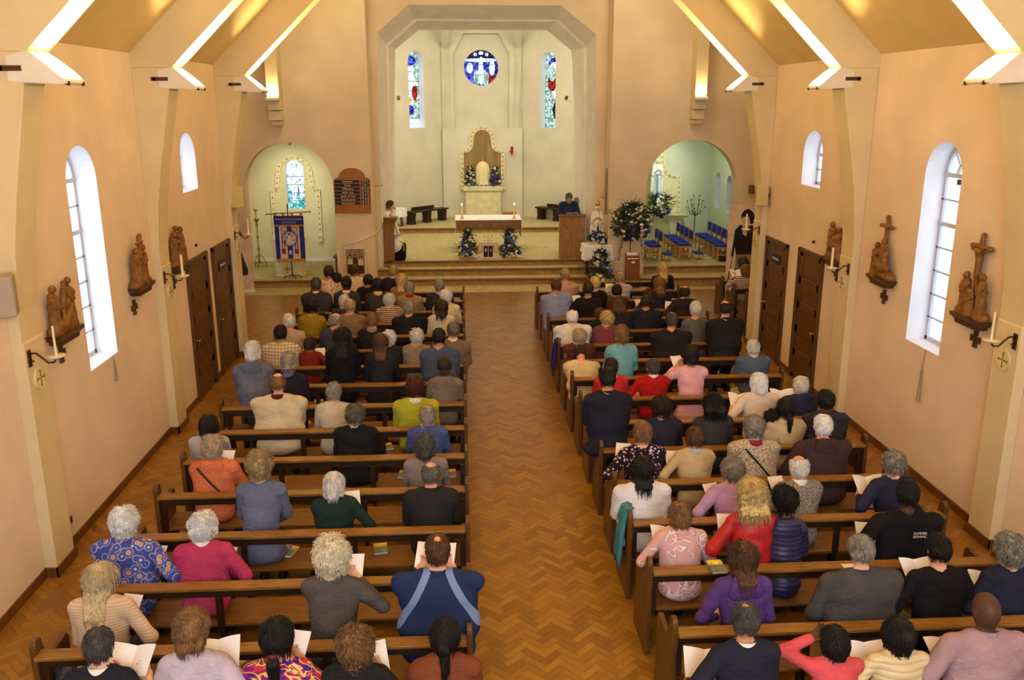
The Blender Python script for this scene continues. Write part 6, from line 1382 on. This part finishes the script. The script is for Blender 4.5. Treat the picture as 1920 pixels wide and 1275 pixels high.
A('L8c', 801, 763, 'pink', 'thin', 'grey', C(P, (70, 84, 136)), 'grey-haired man in a blue jacket beside the aisle', near=1, collar=C(P, (70, 84, 136)))
A('L7a', 520, 701, 'pink', 'bald', 'ltbrown', C(P, (204, 186, 152)), 'large balding man in a cream-beige jacket with a maroon scarf', near=1, fat=1.3, sw=.23, scarf=C(P, (86, 34, 44)), bow=.3)
A('L7b', 625, 720, 'fair', 'short', 'grey', C(P, (196, 182, 158)), 'grey-haired man in a pale raincoat, left of the black-coated woman', near=1, collar=C(P, (196, 182, 158)))
A('L7c', 778, 708, 'tan', 'curly', 'auburn', C(P, (164, 164, 42)), 'woman with dark auburn hair in a lime green jumper and white scarf', near=1, vol=.92, fat=1.2, scarf=Wc)
A('L6a', 473, 642, 'fair', 'bob', 'silver', C(P, (96, 98, 116)), 'woman with silver hair standing in a hooded slate anorak at the left pew end', near=1, hood=1, fat=1.1, sw=.2, bow=.25)
A('L6b', 540, 662, 'fair', 'bob', 'grey', C(P, (30, 30, 42)), 'woman with grey bob in a black cardigan with lilac shoulders', near=1, scarf=C(P, (110, 100, 160)))
A('L6c', 833, 674, 'dark', 'none', 'black', C(P, (118, 104, 96)), 'person in a black cap and hooded grey-brown jacket beside the aisle', near=1, hood=1, cap=mat('black_cap', (26, 24, 26), .6))
A('L5a', 823, 618, 'tan', 'short', 'black', C(P, (66, 78, 104)), 'man with short black hair in a slate blue T-shirt beside the aisle', near=1, short=True, sw=.22, fat=1.1)
A('L5b', 640, 617, 'tan', 'long', 'black', C(P, (22, 20, 22)), 'woman with long black hair and black coat', near=1, len=.22, skirt=1)
A('L5c', 713, 628, 'fair', 'long', 'brown', C(P, (36, 34, 38)), 'woman with long brown hair in a black textured coat', near=1, len=.16, skirt=1)
A('L4a', 525, 612, 'tan', 'short', 'black', C('plaid', (222, 208, 178), (196, 172, 150)), 'man with short black hair in a cream plaid shirt', near=1, fat=1.15, sw=.21)
A('L4b', 581, 634, 'brown', 'short', 'dkbrown', C(P, (120, 36, 28)), 'child with dark hair in a dark red top next to the plaid shirt', near=1, sw=.15, hs=.98, yaw=-.6, bk=(600, 664, 's'))
A('L4c', 781, 615, 'pink', 'curly', 'silver', C(P, (140, 124, 108)), 'elderly man with fluffy grey hair and grey-brown jacket', near=0, vol=.85)
A('L4d', 850, 606, 'fair', 'short', 'saltpepper', C(P, (118, 98, 78)), 'man in a brown jumper with white collar leaning out beside the aisle', near=0, collar=Wc, fat=1.1)
A('L4e', 728, 618, 'fair', 'curly', 'white', C(P, (40, 36, 40)), 'woman whose white hair shows behind the long brown hair', near=0, vol=.85)
A('L3a', 541, 590, 'pink', 'thin', 'silver', C(P, (178, 152, 122)), 'white-haired man in a tan jacket behind the plaid shirt', near=0, fat=1.1)
A('L3b', 628, 588, 'pink', 'bald', 'grey', C(P, (62, 64, 82)), 'balding man in a slate suit turned to the right', near=0, yaw=-.7, fat=1.1)
A('L3c', 697, 589, 'fair', 'short', 'ltbrown', C(P, (34, 32, 36)), 'person with brown hair in a black jacket with pale grey hood', near=0, scarf=C(P, (150, 140, 126)))
A('L2a', 583, 562, 'brown', 'bun', 'black', C(P, (150, 122, 30)), 'woman with dark bun in a mustard yellow top', near=0, hs=1.1, scarf=C('floral', (190, 160, 40), (30, 26, 20), 30))
A('L2b', 656, 561, 'pink', 'bald', 'sandy', C(P, (132, 108, 84)), 'bald man in a brown suit jacket', near=0, fat=1.1)
A('L2c', 767, 566, 'pink', 'short', 'grey', C(P, (28, 26, 34)), 'broad grey-haired man in a black suit', near=0, fat=1.25, sw=.21)
A('L2d', 827, 564, 'fair', 'wavy', 'dkbrown', C(P, (204, 194, 172)), 'woman with dark brown hair in a cream jacket', near=0, len=.05)
A('L1b', 645, 554, 'fair', 'short', 'silver', C(P, (56, 46, 62)), 'grey-haired person in dark purple half hidden by the bald man', near=0)
A('L1a', 603, 588, 'tan', 'short', 'black', C('floral', (196, 168, 50), (28, 24, 20), 26), 'child in a yellow and black patterned top half hidden by the mustard top', near=0, sw=.14, hs=.85)
A('L1c', 730, 549, 'fair', 'curly', 'silver', C('stripe', (196, 170, 140), (104, 76, 66), 9), 'person with grey hair in a beige and brown striped jumper', near=0, vol=.82, fat=1.1)
A('L1d', 836, 542, 'fair', 'curly', 'white', C(P, (210, 194, 164)), 'woman with short white hair in a cream coat', near=0, vol=.88, fat=1.05)
A('L0a', 592, 522, 'brown', 'short', 'dkgrey', C(P, (58, 52, 56)), 'man in a charcoal suit at the left end of the fourth row of people', near=0, fat=1.15, sw=.21, collar=Wc)
A('L0b', 649, 520, 'dark', 'short', 'black', C(P, (56, 54, 66)), 'man in a slate suit with a bright cream collar, left of the two alike', near=0, sw=.2, scarf=C(P, (226, 204, 150)))
A('L0c', 708, 523, 'dark', 'short', 'black', C(P, (58, 52, 54)), 'man in a dark grey suit with a bright cream collar, right of the two alike', near=0, sw=.2, scarf=C(P, (226, 204, 150)))
A('L0d', 767, 530, 'pink', 'thin', 'grey', C(P, (150, 126, 96)), 'grey-haired man in a beige jacket with red collar', near=0, scarf=C(P, (168, 40, 30)), fat=1.1)
A('L0e', 824, 525, 'pink', 'short', 'grey', C(P, (46, 44, 56)), 'man in a navy suit with pale blue collar near the aisle end', near=0, collar=C(P, (180, 190, 200)), fat=1.1)
A('L-1a', 616, 500, 'tan', 'short', 'dkbrown', C('floral', (222, 190, 150), (176, 100, 70), 20), 'woman with short dark hair in a flowery peach blouse', near=0)
A('L-1b', 631, 513, 'brown', 'short', 'black', C(P, (190, 166, 150)), 'man with black hair in a pale pinkish shirt', near=0, fat=1.1)
A('L-1c', 690, 516, 'tan', 'short', 'black', C(P, (30, 26, 28)), 'woman with short black hair and black top', near=0)
A('L-1d', 753, 515, 'fair', 'long', 'blond', C('floral', (176, 116, 70), (90, 100, 110), 20), 'woman with long bright blond hair', near=0, len=.14)
A('L-2a', 665, 495, 'fair', 'curly', 'brown', C(P, (226, 196, 156)), 'woman with fluffy brown hair in a pale cream top before the sepia photograph', near=0, fat=1.1, vol=.85)
A('L-2b', 737, 499, 'pink', 'short', 'sandy', C(P, (40, 38, 50)), 'man with sandy hair in a navy jumper in the front rows', near=0, collar=C(P, (180, 190, 200)), fat=1.1)
# right block
A('R12a', 1400, 1138, 'tan', 'thin', 'dkgrey', C(P, (34, 34, 50)), 'man with thinning dark hair in a navy jumper with white collar, nearest right pew', near=2, collar=Wc, bk=(1322, 1246, 'b'), bow=.45, sw=.2)
A('R12b', 1568, 1182, 'dark', 'short', 'black', C(P, (206, 82, 86)), 'child with black hair in a coral jacket with one arm raised', near=2, sw=.17, hs=1.1, hands=((-.17, .20, 1.12), (.12, .3, .86)))
A('R12c', 1687, 1168, 'dark', 'bun', 'black', C('puffer', (214, 190, 144)), 'woman with black hair in a quilted cream jacket, nearest right pew', near=2, bk=(1628, 1232, 'b'), hs=1.12, sw=.2)
A('R12d', 1854, 1116, 'dark', 'short', 'dkbrown', C(P, (164, 132, 138)), 'bald man in a mauve shirt in the nearest right pew', near=2, fat=1.15, sw=.235, bk=(1772, 1222, 'b'), collar=C(P, (164, 132, 138)), hs=1.15, shaved=True)
A('R11a', 1395, 1023, 'fair', 'wavy', 'brown', C(P, (84, 58, 122)), 'woman with wavy brown hair in a purple hoodie', near=2, len=.08, hood=1, bk=(1352, 1128, 's'), hs=1.15)
A('R11b', 1618, 1010, 'fair', 'short', 'grey', C(P, (72, 68, 68)), 'grey-haired man in a charcoal fleece bending over a booklet', near=2, fat=1.25, sw=.225, bk=(1566, 1100, 's'), bow=.5, yaw=.25, collar=C(P, (60, 62, 76)))
A('R11c', 1763, 1008, 'pink', 'short', 'black', C(P, (22, 20, 24)), 'young man with black hair and black jumper reading a large booklet', near=2, bk=(1722, 1072, 'b'), sw=.21, bow=.5)
A('R11d', 1899, 1005, 'fair', 'curly', 'grey', C(P, (34, 36, 56)), 'woman with thick grey curls and navy top at the right edge', near=2, vol=1.0, bk=(1852, 1096, 'b'), yaw=.5, bow=.4)
A('R10a', 1276, 947, 'fair', 'short', 'ltbrown', C('vines', (206, 158, 152), (96, 60, 76)), 'woman with short brown hair in a pink blouse with a trailing leaf pattern', near=2, bk=(1252, 1008, 'b'), hs=1.15, short=True, sw=.2)
A('R10b', 1412, 902, 'fair', 'longcurly', 'blond', C('leather', (176, 32, 34)), 'woman with long blond curls in a red leather jacket', near=2, len=.10, bk=(1362, 985, 's'), vol=1.05, skirt=1)
A('R10c', 1472, 914, 'brown', 'curly', 'black', C('puffer', (44, 40, 74)), 'child with dark curly hair in a navy quilted jacket beside the red jacket', near=2, sw=.16, vol=1.0, yaw=.9, hs=.98, hood=1)
A('R10d', 1704, 905, 'dark', 'short', 'black', C(P, (20, 20, 24)), 'broad man in a black T-shirt with small white print on the back', near=2, fat=1.2, sw=.235, bk=(1622, 1000, 's'), bow=.3)
A('R9a', 1205, 861, 'tan', 'wavy', 'black', C(P, (222, 214, 214)), 'woman with thick black hair in a white cardigan at the aisle end', near=1, len=.06, fat=1.15, sw=.21, hs=1.12)
A('R9b', 1376, 858, 'fair', 'curly', 'grey', C(P, (186, 142, 180)), 'woman with grey hair in a lilac top', near=1, vol=.88, bk=(1336, 925, 's'), hs=1.1)
A('R9c', 1500, 857, 'pink', 'bald', 'silver', C('tweed', (128, 118, 104), (84, 80, 76)), 'elderly balding man in a grey tweed jacket and white collar', near=1, collar=Wc, bk=(1458, 912, 's'))
A('R9d', 1678, 846, 'fair', 'curly', 'grey', C(P, (40, 42, 74)), 'woman with short grey curls in a navy cardigan holding up a white book', near=1, vol=.86, bk=(1628, 912, 'b'), yaw=.3, hs=1.05)
A('R8a', 1206, 794, 'fair', 'short', 'ltbrown', C('floral', (34, 26, 40), (214, 200, 206), 30), 'woman with short brown hair in a black blouse with pink and white flowers', near=1, hs=1.12, bk=(1168, 848, 's'), fat=1.08)
A('R8b', 1303, 804, 'tan', 'short', 'brown', C(P, (192, 166, 122)), 'woman with short brown hair in a beige jacket and pale blue scarf', near=1, scarf=C(P, (170, 176, 190)), bk=(1262, 862, 's'), hs=1.05)
A('R8c', 1416, 779, 'fair', 'curly', 'grey', C('tweed', (174, 156, 132), (110, 96, 80)), 'woman with grey hair in a speckled beige cardigan with a thin bag strap', near=1, strap=1, skirt=1, fat=1.15, sw=.21, vol=.9, scarf=C(P, (140, 40, 70)))
A('R8d', 1545, 781, 'pink', 'thin', 'white', C(P, (62, 44, 46)), 'white-haired man in a hooded dark brown jacket', near=1, fat=1.2, sw=.225, hood=1, bk=(1500, 862, 's'), collar=Wc)
A('R7a', 1241, 744, 'tan', 'curly', 'dkbrown', C(P, (36, 38, 56)), 'woman with dark brown hair in a navy jacket', near=1, vol=.95, fat=1.05)
A('R7b', 1338, 737, 'tan', 'longcurly', 'black', C(P, (56, 52, 54)), 'woman with long thick black hair in a charcoal jacket', near=1, len=.04, vol=.92)
A('R7c', 1475, 750, 'brown', 'pony2', 'black', C(P, (196, 174, 138)), 'woman with black ponytail in a beige top, turned to a child', near=1, len=.18, vol=.9, sw=.2)
A('R7e', 1447, 768, 'brown', 'curly', 'black', C(P, (176, 158, 130)), 'small child with dark curly hair leaning on the woman in beige', near=1, vol=.9, sw=.13, hs=.85, yaw=.9)
A('R7d', 1550, 734, 'dark', 'short', 'black', C(P, (48, 46, 54)), 'man with short black hair in a dark grey T-shirt at the right pew end', near=1, sw=.21, fat=1.1, short=True, yaw=.3)
A('R7n', 1140, 692, 'tan', 'short', 'black', C(P, (30, 32, 46)), 'tall man with black hair in a navy jacket standing at the aisle end', near=1, sw=.215, fat=1.1, skirt=1, collar=C(P, (30, 32, 46)))
A('R6a', 1424, 703, 'fair', 'bob', 'white', C('knit', (226, 206, 190)), 'woman with a smooth white bob in a cream knit cardigan', near=1, bk=(1388, 752, 'b'), hs=1.12, fat=1.1)
A('R6b', 1503, 708, 'pink', 'thin', 'silver', C(P, (44, 46, 74)), 'white-haired man in a navy hooded jacket holding a large white booklet', near=1, fat=1.15, hood=1, bk=(1466, 745, 'b'))
A('R5a', 1225, 675, 'fair', 'short', 'dkgrey', C(P, (170, 26, 26)), 'person with dark grey hair in a red jumper with white collar', near=1, collar=Wc, fat=1.08, bk=(1196, 734, 's'))
A('R5b', 1296, 650, 'tan', 'bob', 'black', C(P, (232, 172, 180)), 'woman with black hair in a pale pink blouse', near=1, bk=(1270, 680, 's'), skirt=1)
A('R5c', 1146, 674, 'tan', 'short', 'dkbrown', C(P, (196, 50, 48)), 'child with dark brown hair in a bright red coat behind the tall navy man', near=1, scarf=Wc)
A('R4a', 1090, 664, 'pink', 'thin', 'dkbrown', C(P, (208, 188, 150)), 'person in a cream jumper bent far forward at the aisle end', near=1, le=.30, bow=1.1, hy=.10, dy=-.10, sw=.21, fat=1.15, dz=-.22)
A('R4b', 1166, 612, 'fair', 'bob', 'ltbrown', C(P, (112, 170, 180)), 'woman with light brown bob in a pale teal cardigan', near=1)
A('R4c', 1413, 639, 'pink', 'thin', 'silver', C(P, (84, 98, 120)), 'white-haired man in a slate blue jumper at the right end of a short row', near=1, collar=C(P, (226, 200, 196)), fat=1.15)
A('R3a', 1087, 616, 'fair', 'curly', 'greyblond', C(P, (84, 48, 44)), 'woman with pale curls in a maroon-brown coat at the aisle end', near=0, vol=.88, fat=1.15)
A('R3b', 1260, 587, 'pink', 'thin', 'dkgrey', C(P, (34, 32, 34)), 'broad man with dark grey hair in a black jacket, centre of the right block', near=0, fat=1.3, sw=.22)
A('R3c', 1361, 565, 'pink', 'bald', 'dkbrown', C(P, (32, 30, 32)), 'tall balding man in a black suit beside the right pew end', near=0, sw=.22, fat=1.15, yaw=.3, collar=C(P, (32, 30, 32)))
A('R2a', 1073, 581, 'pink', 'bald', 'white', C(P, (220, 216, 206)), 'bald man in a white short-sleeved shirt at the aisle end', near=0, fat=1.25, sw=.22, collar=C(P, (220, 216, 206)), short=True)
A('R2b', 1139, 583, 'fair', 'curly', 'blond', C(P, (122, 66, 80)), 'woman with blond curls in a plum jumper', near=0, vol=.9, fat=1.1)
A('R2c', 1305, 567, 'pink', 'short', 'silver', C(P, (96, 92, 94)), 'person with cropped silver hair in a grey top', near=0)
A('R1a', 1125, 579, 'fair', 'short', 'brown', C(P, (36, 36, 50)), 'child with brown hair in a navy hooded coat', near=0, sw=.15, hood=1)
A('R1b', 1212, 554, 'tan', 'short', 'dkbrown', C(P, (34, 34, 50)), 'man with short dark hair in a navy suit, centre of the right block', near=0, sw=.21, fat=1.1)
A('R1c', 1160, 556, 'fair', 'longcurly', 'brown', C(P, (38, 38, 54)), 'woman with long brown curls and navy top', near=0, len=.08, vol=.9)
A('R0a', 1043, 524, 'pink', 'thin', 'brown', C(P, (134, 140, 176)), 'man in a pale blue shirt at the aisle end', near=0, fat=1.15, sw=.215, collar=C(P, (134, 140, 176)))
A('R0b', 1103, 531, 'tan', 'short', 'dkbrown', C(P, (24, 22, 26)), 'person with short dark hair and black jumper holding a sheet', near=0, fat=1.1, bk=(1082, 563, 's'))
A('R0c', 1284, 537, 'pink', 'bald', 'dkbrown', C(P, (42, 36, 38)), 'balding man in a black hooded jacket holding a sheet', near=0, hood=1, fat=1.1, bk=(1255, 574, 's'))
A('R-1a', 1157, 535, 'tan', 'short', 'black', C(P, (90, 62, 40)), 'person with short black hair in brown, behind long brown curls', near=0)
A('R-1b', 1116, 520, 'fair', 'short', 'blond', C(P, (26, 24, 28)), 'woman with short blond hair and black top', near=0, hs=1.1)
A('R-1c', 1237, 522, 'fair', 'wavy', 'ltbrown', C(P, (34, 36, 54)), 'woman with long light brown hair in navy', near=0, len=.08)
A('R-1d', 1218, 543, 'fair', 'wavy', 'auburn', C(P, (40, 42, 60)), 'girl with reddish brown hair in a navy top', near=0, len=.06, sw=.15, bk=(1199, 570, 's'))
A('R-2a', 1060, 505, 'pink', 'short', 'sandy', C(P, (186, 146, 136)), 'man with sandy hair in a dusty pink shirt, front rows of the right block', near=0, fat=1.15)
A('R-2b', 1163, 511, 'pink', 'bald', 'sandy', C('stripe', (186, 178, 182), (156, 152, 168), 3), 'bald man in a pale grey and lilac striped jumper', near=0, fat=1.1, bk=(1143, 540, 's'))
A('R-3a', 1243, 494, 'fair', 'long', 'blond', C(P, (30, 32, 44)), 'woman with long blond hair in a black waistcoat in the front row', near=0, len=.12)
XR_ = {'T1': (1394, 478, 20.36), 'T2': (1398, 500, 19.45)}
A('T1', 1394, 482, 'fair', 'curly', 'dkgrey', C(P, (72, 92, 124)), 'person with grey curls in a blue jacket at the far right corner pew', near=0, yaw=.3, vol=.85)
A('T2', 1398, 498, 'fair', 'bob', 'ltbrown', C('stripe', (206, 188, 176), (96, 76, 76), 8), 'woman with short brown hair in a thin striped jumper, far right corner', near=0, bk=(1381, 514, 'b'), yaw=.4)
for pid, px, py, sk, hair, hc, top, label, o in T:
    sd, n = pid[0], int(''.join(ch for ch in pid[1:] if ch in '-0123456789')) if pid[0] in 'LR' else 0
    yr = rowL(n) if sd == 'L' else rowR(n) if sd == 'R' else XR_[pid][2]
    yp = yr+.20+o.get('dy', 0); le = o.get('le', .05); bow = o.get('bow', .35)
    hoff = .16 if o.get('le', 0) < .2 else .42
    p = at(px, py, y=yp+hoff-.02); H = p.z
    if hair in ('curly', 'afro', 'longcurly'): H -= .025
    if 'dz' in o: H = p.z+.10
    x = p.x; rz = o.get('rz', 0); hands = o.pop('hands', None); bk = o.pop('bk', None); dvy = .36 if o.get('le', .05) < .2 else .5
    if bk:
        q = at(bk[0], bk[1], y=yp+dvy); q.z = max(q.z, .72); loc = q-Vector((x, yp, 0))
        wd = .15 if bk[2] == 'b' else .075
        if hands is None: hands = ((loc.x-wd-.01, loc.y-.14, loc.z-.06), (loc.x+wd+.01, loc.y-.14, loc.z-.06))
        dist = q.y
        lab_ = label.split(',')[0]
        words_ = lab_.split(); lab_ = ' '.join(words_[:11])
        if bk[2] == 'b': booklet(q, random.Random(pid).uniform(-.15, .15), .62, 'open booklet held by '+lab_, w=.165, hgt=.235)
        else: sheet(q, random.Random(pid).uniform(-.3, .3), .72, 'white sheet held by '+lab_, .175, .235)
    kw = {k: v for k, v in o.items() if k in ('near', 'hs', 'sw', 'fat', 'le', 'bow', 'yaw', 'side', 'skirt', 'len', 'vol', 'collar', 'scarf', 'hood', 'strap', 'band', 'cap', 'short', 'hy')}
    if hands: kw['hands'] = hands
    tr_ = o.get('trou', (jeans, blk, brn, grey)[hash_(pid) % 4])
    person(pid, (x, yp, 0), 0, H, sk, 'none' if o.get('shaved') else hair, hc, top, tr_, label, **kw)
# white print on the black T-shirt
t = PEOPLE['R10d'][0]
_p = t.location; bk_y = -.118
text('SUMMER', .034, t, (.03, bk_y, PEOPLE['R10d'][3]-.40), (math.pi/2-.05, 0, 0), M_wh, 'shirt_print'); text('REWIND', .034, t, (.03, bk_y, PEOPLE['R10d'][3]-.435), (math.pi/2-.05, 0, 0), M_wh, 'shirt_print')
# clergy and reader
q = at(1067, 362, y=26.0)
person('reader', (q.x-.02, 26.00, .526), math.pi, q.z-.526, 'tan', 'short', 'saltpepper', C(P, (34, 50, 84)), blk, 'man in a dark blue jacket standing and reading at the right lectern', stand=True, bow=.45, face=1, near=1, sw=.205, fat=1.05, scarf=None, hands=((-.14, .34, 1.25), (.14, .34, 1.25)))
tt = PEOPLE['reader'][0]; pf = MB(); pf.prism([(-.035, .145), (.035, .145), (.012, .12), (-.012, .12)], 'Z', PEOPLE['reader'][3]-.62, PEOPLE['reader'][3]-.34); pf.build('shirt_front', C(P, (226, 206, 190)), tt)
q = at(1089, 371, y=26.28)
person('priest_r', (q.x+.05, 26.26, .526), 1.15, q.z-.526, 'fair', 'short', 'grey', Wc, blk, 'grey-haired priest in a white robe seated behind the reader', robe=1, bow=.5, near=1, face=1, fat=1.15, collar=C(P, (210, 190, 110)))
p = MB(); p.box((-.25, -.25, 0), (.25, .25, .44)); tag(p.build('wooden_stool', M_pew, loc=(q.x+.05, 26.26, .526)), 'dark wooden seat under the priest behind the reader', 'seat')
q = Vector((-2.22, 25.72, at(724, 377, y=25.72).z))
person('priest_l', (q.x, 25.72, .526), -1.85, q.z-.526, 'pink', 'short', 'brown', Wc, blk, 'priest in a white surplice with yellow stole seated at the left of the chancel', robe=1, bow=.25, near=1, face=1, fat=1.1, hands=((-.12, .36, .62), (.14, .38, .60)))
tt = PEOPLE['priest_l'][0]; M_stole = C(P, (206, 182, 104))
for sx in (-1, 1):
    p = MB(); H_ = PEOPLE['priest_l'][3]; pts = [(sx*.07, -.01, H_-.24), (sx*.075, .10, H_-.30), (sx*.07, .17, H_-.45), (sx*.07, .22, H_-.66), (sx*.09, .36, .60), (sx*.10, .47, .57), (sx*.10, .535, .44), (sx*.10, .53, .28)]
    for a, b_ in zip(pts[:-1], pts[1:]): p.add([(a[0]-.04, a[1]+.012, a[2]), (a[0]+.04, a[1]+.012, a[2]), (b_[0]+.04, b_[1]+.012, b_[2]), (b_[0]-.04, b_[1]+.012, b_[2])], [(0, 1, 2, 3)])
    p.build('stole', M_stole, tt)
t = thing('priest_chair', 'dark wooden folding chair under the priest at the left of the chancel', 'chair', (q.x, 25.72, .526), -1.85)
p = MB(); p.box((-.24, -.22, .40), (.24, .24, .44)); p.build('seat', M_pew, t)
for sx in (-.22, .22):
    p = MB(); p.tube([(sx, -.26, 0), (sx, .22, .42)], .018, 6); p.build('leg', M_pew, t); p = MB(); p.tube([(sx, .26, 0), (sx, -.24, .5), (sx, -.28, .8)], .018, 6); p.build('leg', M_pew, t)
p = MB(); p.box((-.22, -.30, .62), (.22, -.27, .8)); p.build('backrest', M_pew, t)
# ------------------------------------------------------------------ books, bags and coats left on the pews
def seat_at(px, py, side, n, z=.457):
    yr = rowL(n) if side == 'L' else rowR(n)
    q = at(px, py, z=z); return Vector((q.x, min(max(q.y, yr+.12), yr+.33), z))
for px, py, sd, n, rz, lab in ((487, 1128, 'L', 12, -.4, 'thick grey and yellow hymn book on the seat left of the blond curls'), (727, 1125, 'L', 12, .1, 'grey and yellow hymn book on the seat by the navy fleece'), (545, 1028, 'L', 10, -.3, 'grey and yellow hymn book on the seat beside the slate blue top'),
        (715, 1025, 'L', 10, .15, 'grey and yellow hymn book on the seat right of the dark green jumper'), (595, 742, 'L', 6, -.5, 'hymn book on the seat near the black cardigan'), (730, 823, 'L', 7, .3, 'hymn book on the seat right of the black coat'), (622, 705, 'L', 5, .2, 'hymn book on the seat left of the long black hair'),
        (1545, 995, 'R', 10, .3, 'hymn book on the seat right of the navy quilted child'), (1568, 1083, 'R', 11, -.4, 'bright yellow hymn book beside the charcoal fleece'), (845, 875, 'L', 8, .1, 'hymn book at the aisle end of a left pew seat'), (760, 880, 'L', 8, -.1, 'hymn book on the seat left of the grey-brown jacket'),
        (1214, 660, 'R', 3, .1, 'hymn book on the seat right of the teal cardigan'), (1308, 1003, 'R', 10, .2, 'yellow edged hymn book on the seat right of the pink leaf blouse')):
    book(seat_at(px, py, sd, n), rz, lab)
q = at(1341, 1060, z=.88); book(Vector((q.x, rowR(10)-.04, .877)), .05, 'shiny yellow and grey hymn book on top of a right pew rail', top=mat('shiny_yellow', (220, 196, 70), .3, .3, 20))
for px, py, sd, n, lab in ((466, 1127, 'L', 12, 'printed leaflet with a small picture lying under the thick hymn book'), (1551, 1080, 'R', 11, 'cream leaflet beside the bright yellow hymn book')):
    p = MB(); p.box((-.075, -.11, 0), (.075, .11, .0015)); o = p.build('leaflet', mat('cream_leaflet', (222, 204, 170), .7, .1, 20), loc=seat_at(px, py, sd, n, .456)); o.rotation_euler = (0, 0, -.5); tag(o, lab, 'leaflet')
p = MB(); p.box((-.075, -.10, 0), (.075, .0, .0015)); o = p.build('leaflet', M_paper, loc=(at(1588, 1053, z=.878).x, rowR(11)+.925, .8765)); tag(o, 'white sheet lying on the pew rail before the charcoal fleece', 'leaflet')
def lump(name, c, r, m, lab, cat, seed, amp=.014, handle=None):
    S = SDF(tuple(-v*1.35 for v in r), tuple(v*1.35 for v in r), .014); S.ell((0, 0, 0), r); S.rough(amp, waves(seed, 26)); V, F, c_ = S.mesh(); V = V.copy(); V[:, 2] = np.maximum(V[:, 2], -r[2]*.8)
    t = thing(name, lab, cat, (c[0], c[1], c[2]+r[2]*.8)); npmesh('bag_body' if cat == 'bag' else 'folded_cloth', [(V, F, c_*0)], [m], t)
    if handle: p = MB(); p.tube([(-r[0]*.5, 0, r[2]*.7), (-r[0]*.3, 0, r[2]*1.35), (r[0]*.3, 0, r[2]*1.35), (r[0]*.5, 0, r[2]*.7)], .01, 6); p.build('handle', m, t, smooth=True)
    return t
lump('handbag', seat_at(548, 962, 'L', 10), (.17, .11, .13), mat('taupe_bag', (160, 146, 146), .5, .12, 10), 'pale taupe soft handbag on the seat right of the slate blue top', 'bag', 3)
lump('handbag', seat_at(715, 780, 'L', 7), (.15, .10, .11), mat('black_bag', (30, 26, 30), .5), 'black handbag on the seat left of the lime green jumper', 'bag', 5, handle=1)
lump('handbag', seat_at(762, 745, 'L', 6), (.08, .08, .07), mat('orange_bag', (190, 116, 50), .6, .4, 20), 'small orange patterned bag on the seat above the lime green jumper', 'bag', 6)
lump('folded_jacket', seat_at(1350, 697, 'R', 4), (.17, .12, .05), mat('cream_jacket', (206, 186, 140), .8, .15, 12), 'folded cream jacket on the seat left of the slate blue jumper', 'jacket', 7)
lump('handbag', (3.0, rowR(12)+.55, .005), (.16, .11, .14), mat('black_bag', (30, 26, 30), .5), 'black bag on the floor left of the purple hoodie', 'bag', 8, handle=1)
lump('folded_jacket', seat_at(1255, 1095, 'R', 10), (.12, .10, .10), mat('pale_grey_jacket', (170, 160, 150), .8, .1), 'pale grey coat bundled at the aisle end beside the pink leaf blouse', 'jacket', 9)
lump('handbag', seat_at(1118, 722, 'R', 4), (.16, .11, .10), mat('navy_bag', (34, 38, 60), .5), 'navy bag on the seat below the cream jumper', 'bag', 11)
lump('handbag', seat_at(400, 838, 'L', 8), (.10, .10, .06), mat('purple_bag', (60, 48, 120), .6), 'purple bag on the seat right of the black bob', 'bag', 12)
def drape(name, pts, m, lab, cat, th=.02):
    # coat hanging over a bench end: rows of (x,y,z) left to right
    n = len(pts[0]); V = [p for r in pts for p in r]; F = [(i*n+j, i*n+j+1, (i+1)*n+j+1, (i+1)*n+j) for i in range(len(pts)-1) for j in range(n-1)]
    mb = MB(); mb.add(V, F); o = mb.build(name, m, smooth=True); s_ = o.modifiers.new('thick', 'SOLIDIFY'); s_.thickness = th; s_.offset = 0; tag(o, lab, cat); return o
yy = rowR(9); rows_ = []
for i in range(7):
    z = [.99, .96, .85, .7, .55, .42, .34][i]; x = [1.66, 1.60, 1.575, 1.56, 1.55, 1.545, 1.55][i]; rows_.append([(x+.02*math.sin(j*1.7+i*.5), yy+.02+(j/7)*(.16+.03*i), z-(.04*abs(math.sin(j*1.3)) if i == 6 else 0)) for j in range(8)])
drape('hanging_jacket', rows_, C(P, (70, 130, 140)), 'teal jacket hanging over the aisle end of a right pew', 'jacket')
yy = rowR(2); rows_ = []
for i in range(6):
    z = [.95, .90, .8, .65, .5, .38][i]; x = [1.66, 1.59, 1.575, 1.56, 1.55, 1.55][i]; rows_.append([(x+.02*math.sin(j*1.9+i*.4), yy+.02+(j/7)*(.2+.03*i), z) for j in range(8)])
drape('hanging_jacket', rows_, C(P, (44, 42, 130)), 'royal blue jacket hanging over the aisle end of a right pew', 'jacket')
lump('shoulder_bag', (-3.30, rowL(12)+.22, .457), (.10, .10, .10), mat('patterned_bag', (60, 54, 52), .6, .5, 30), 'small dark patterned bag on the seat left of the long blond hair', 'bag', 14, handle=1)
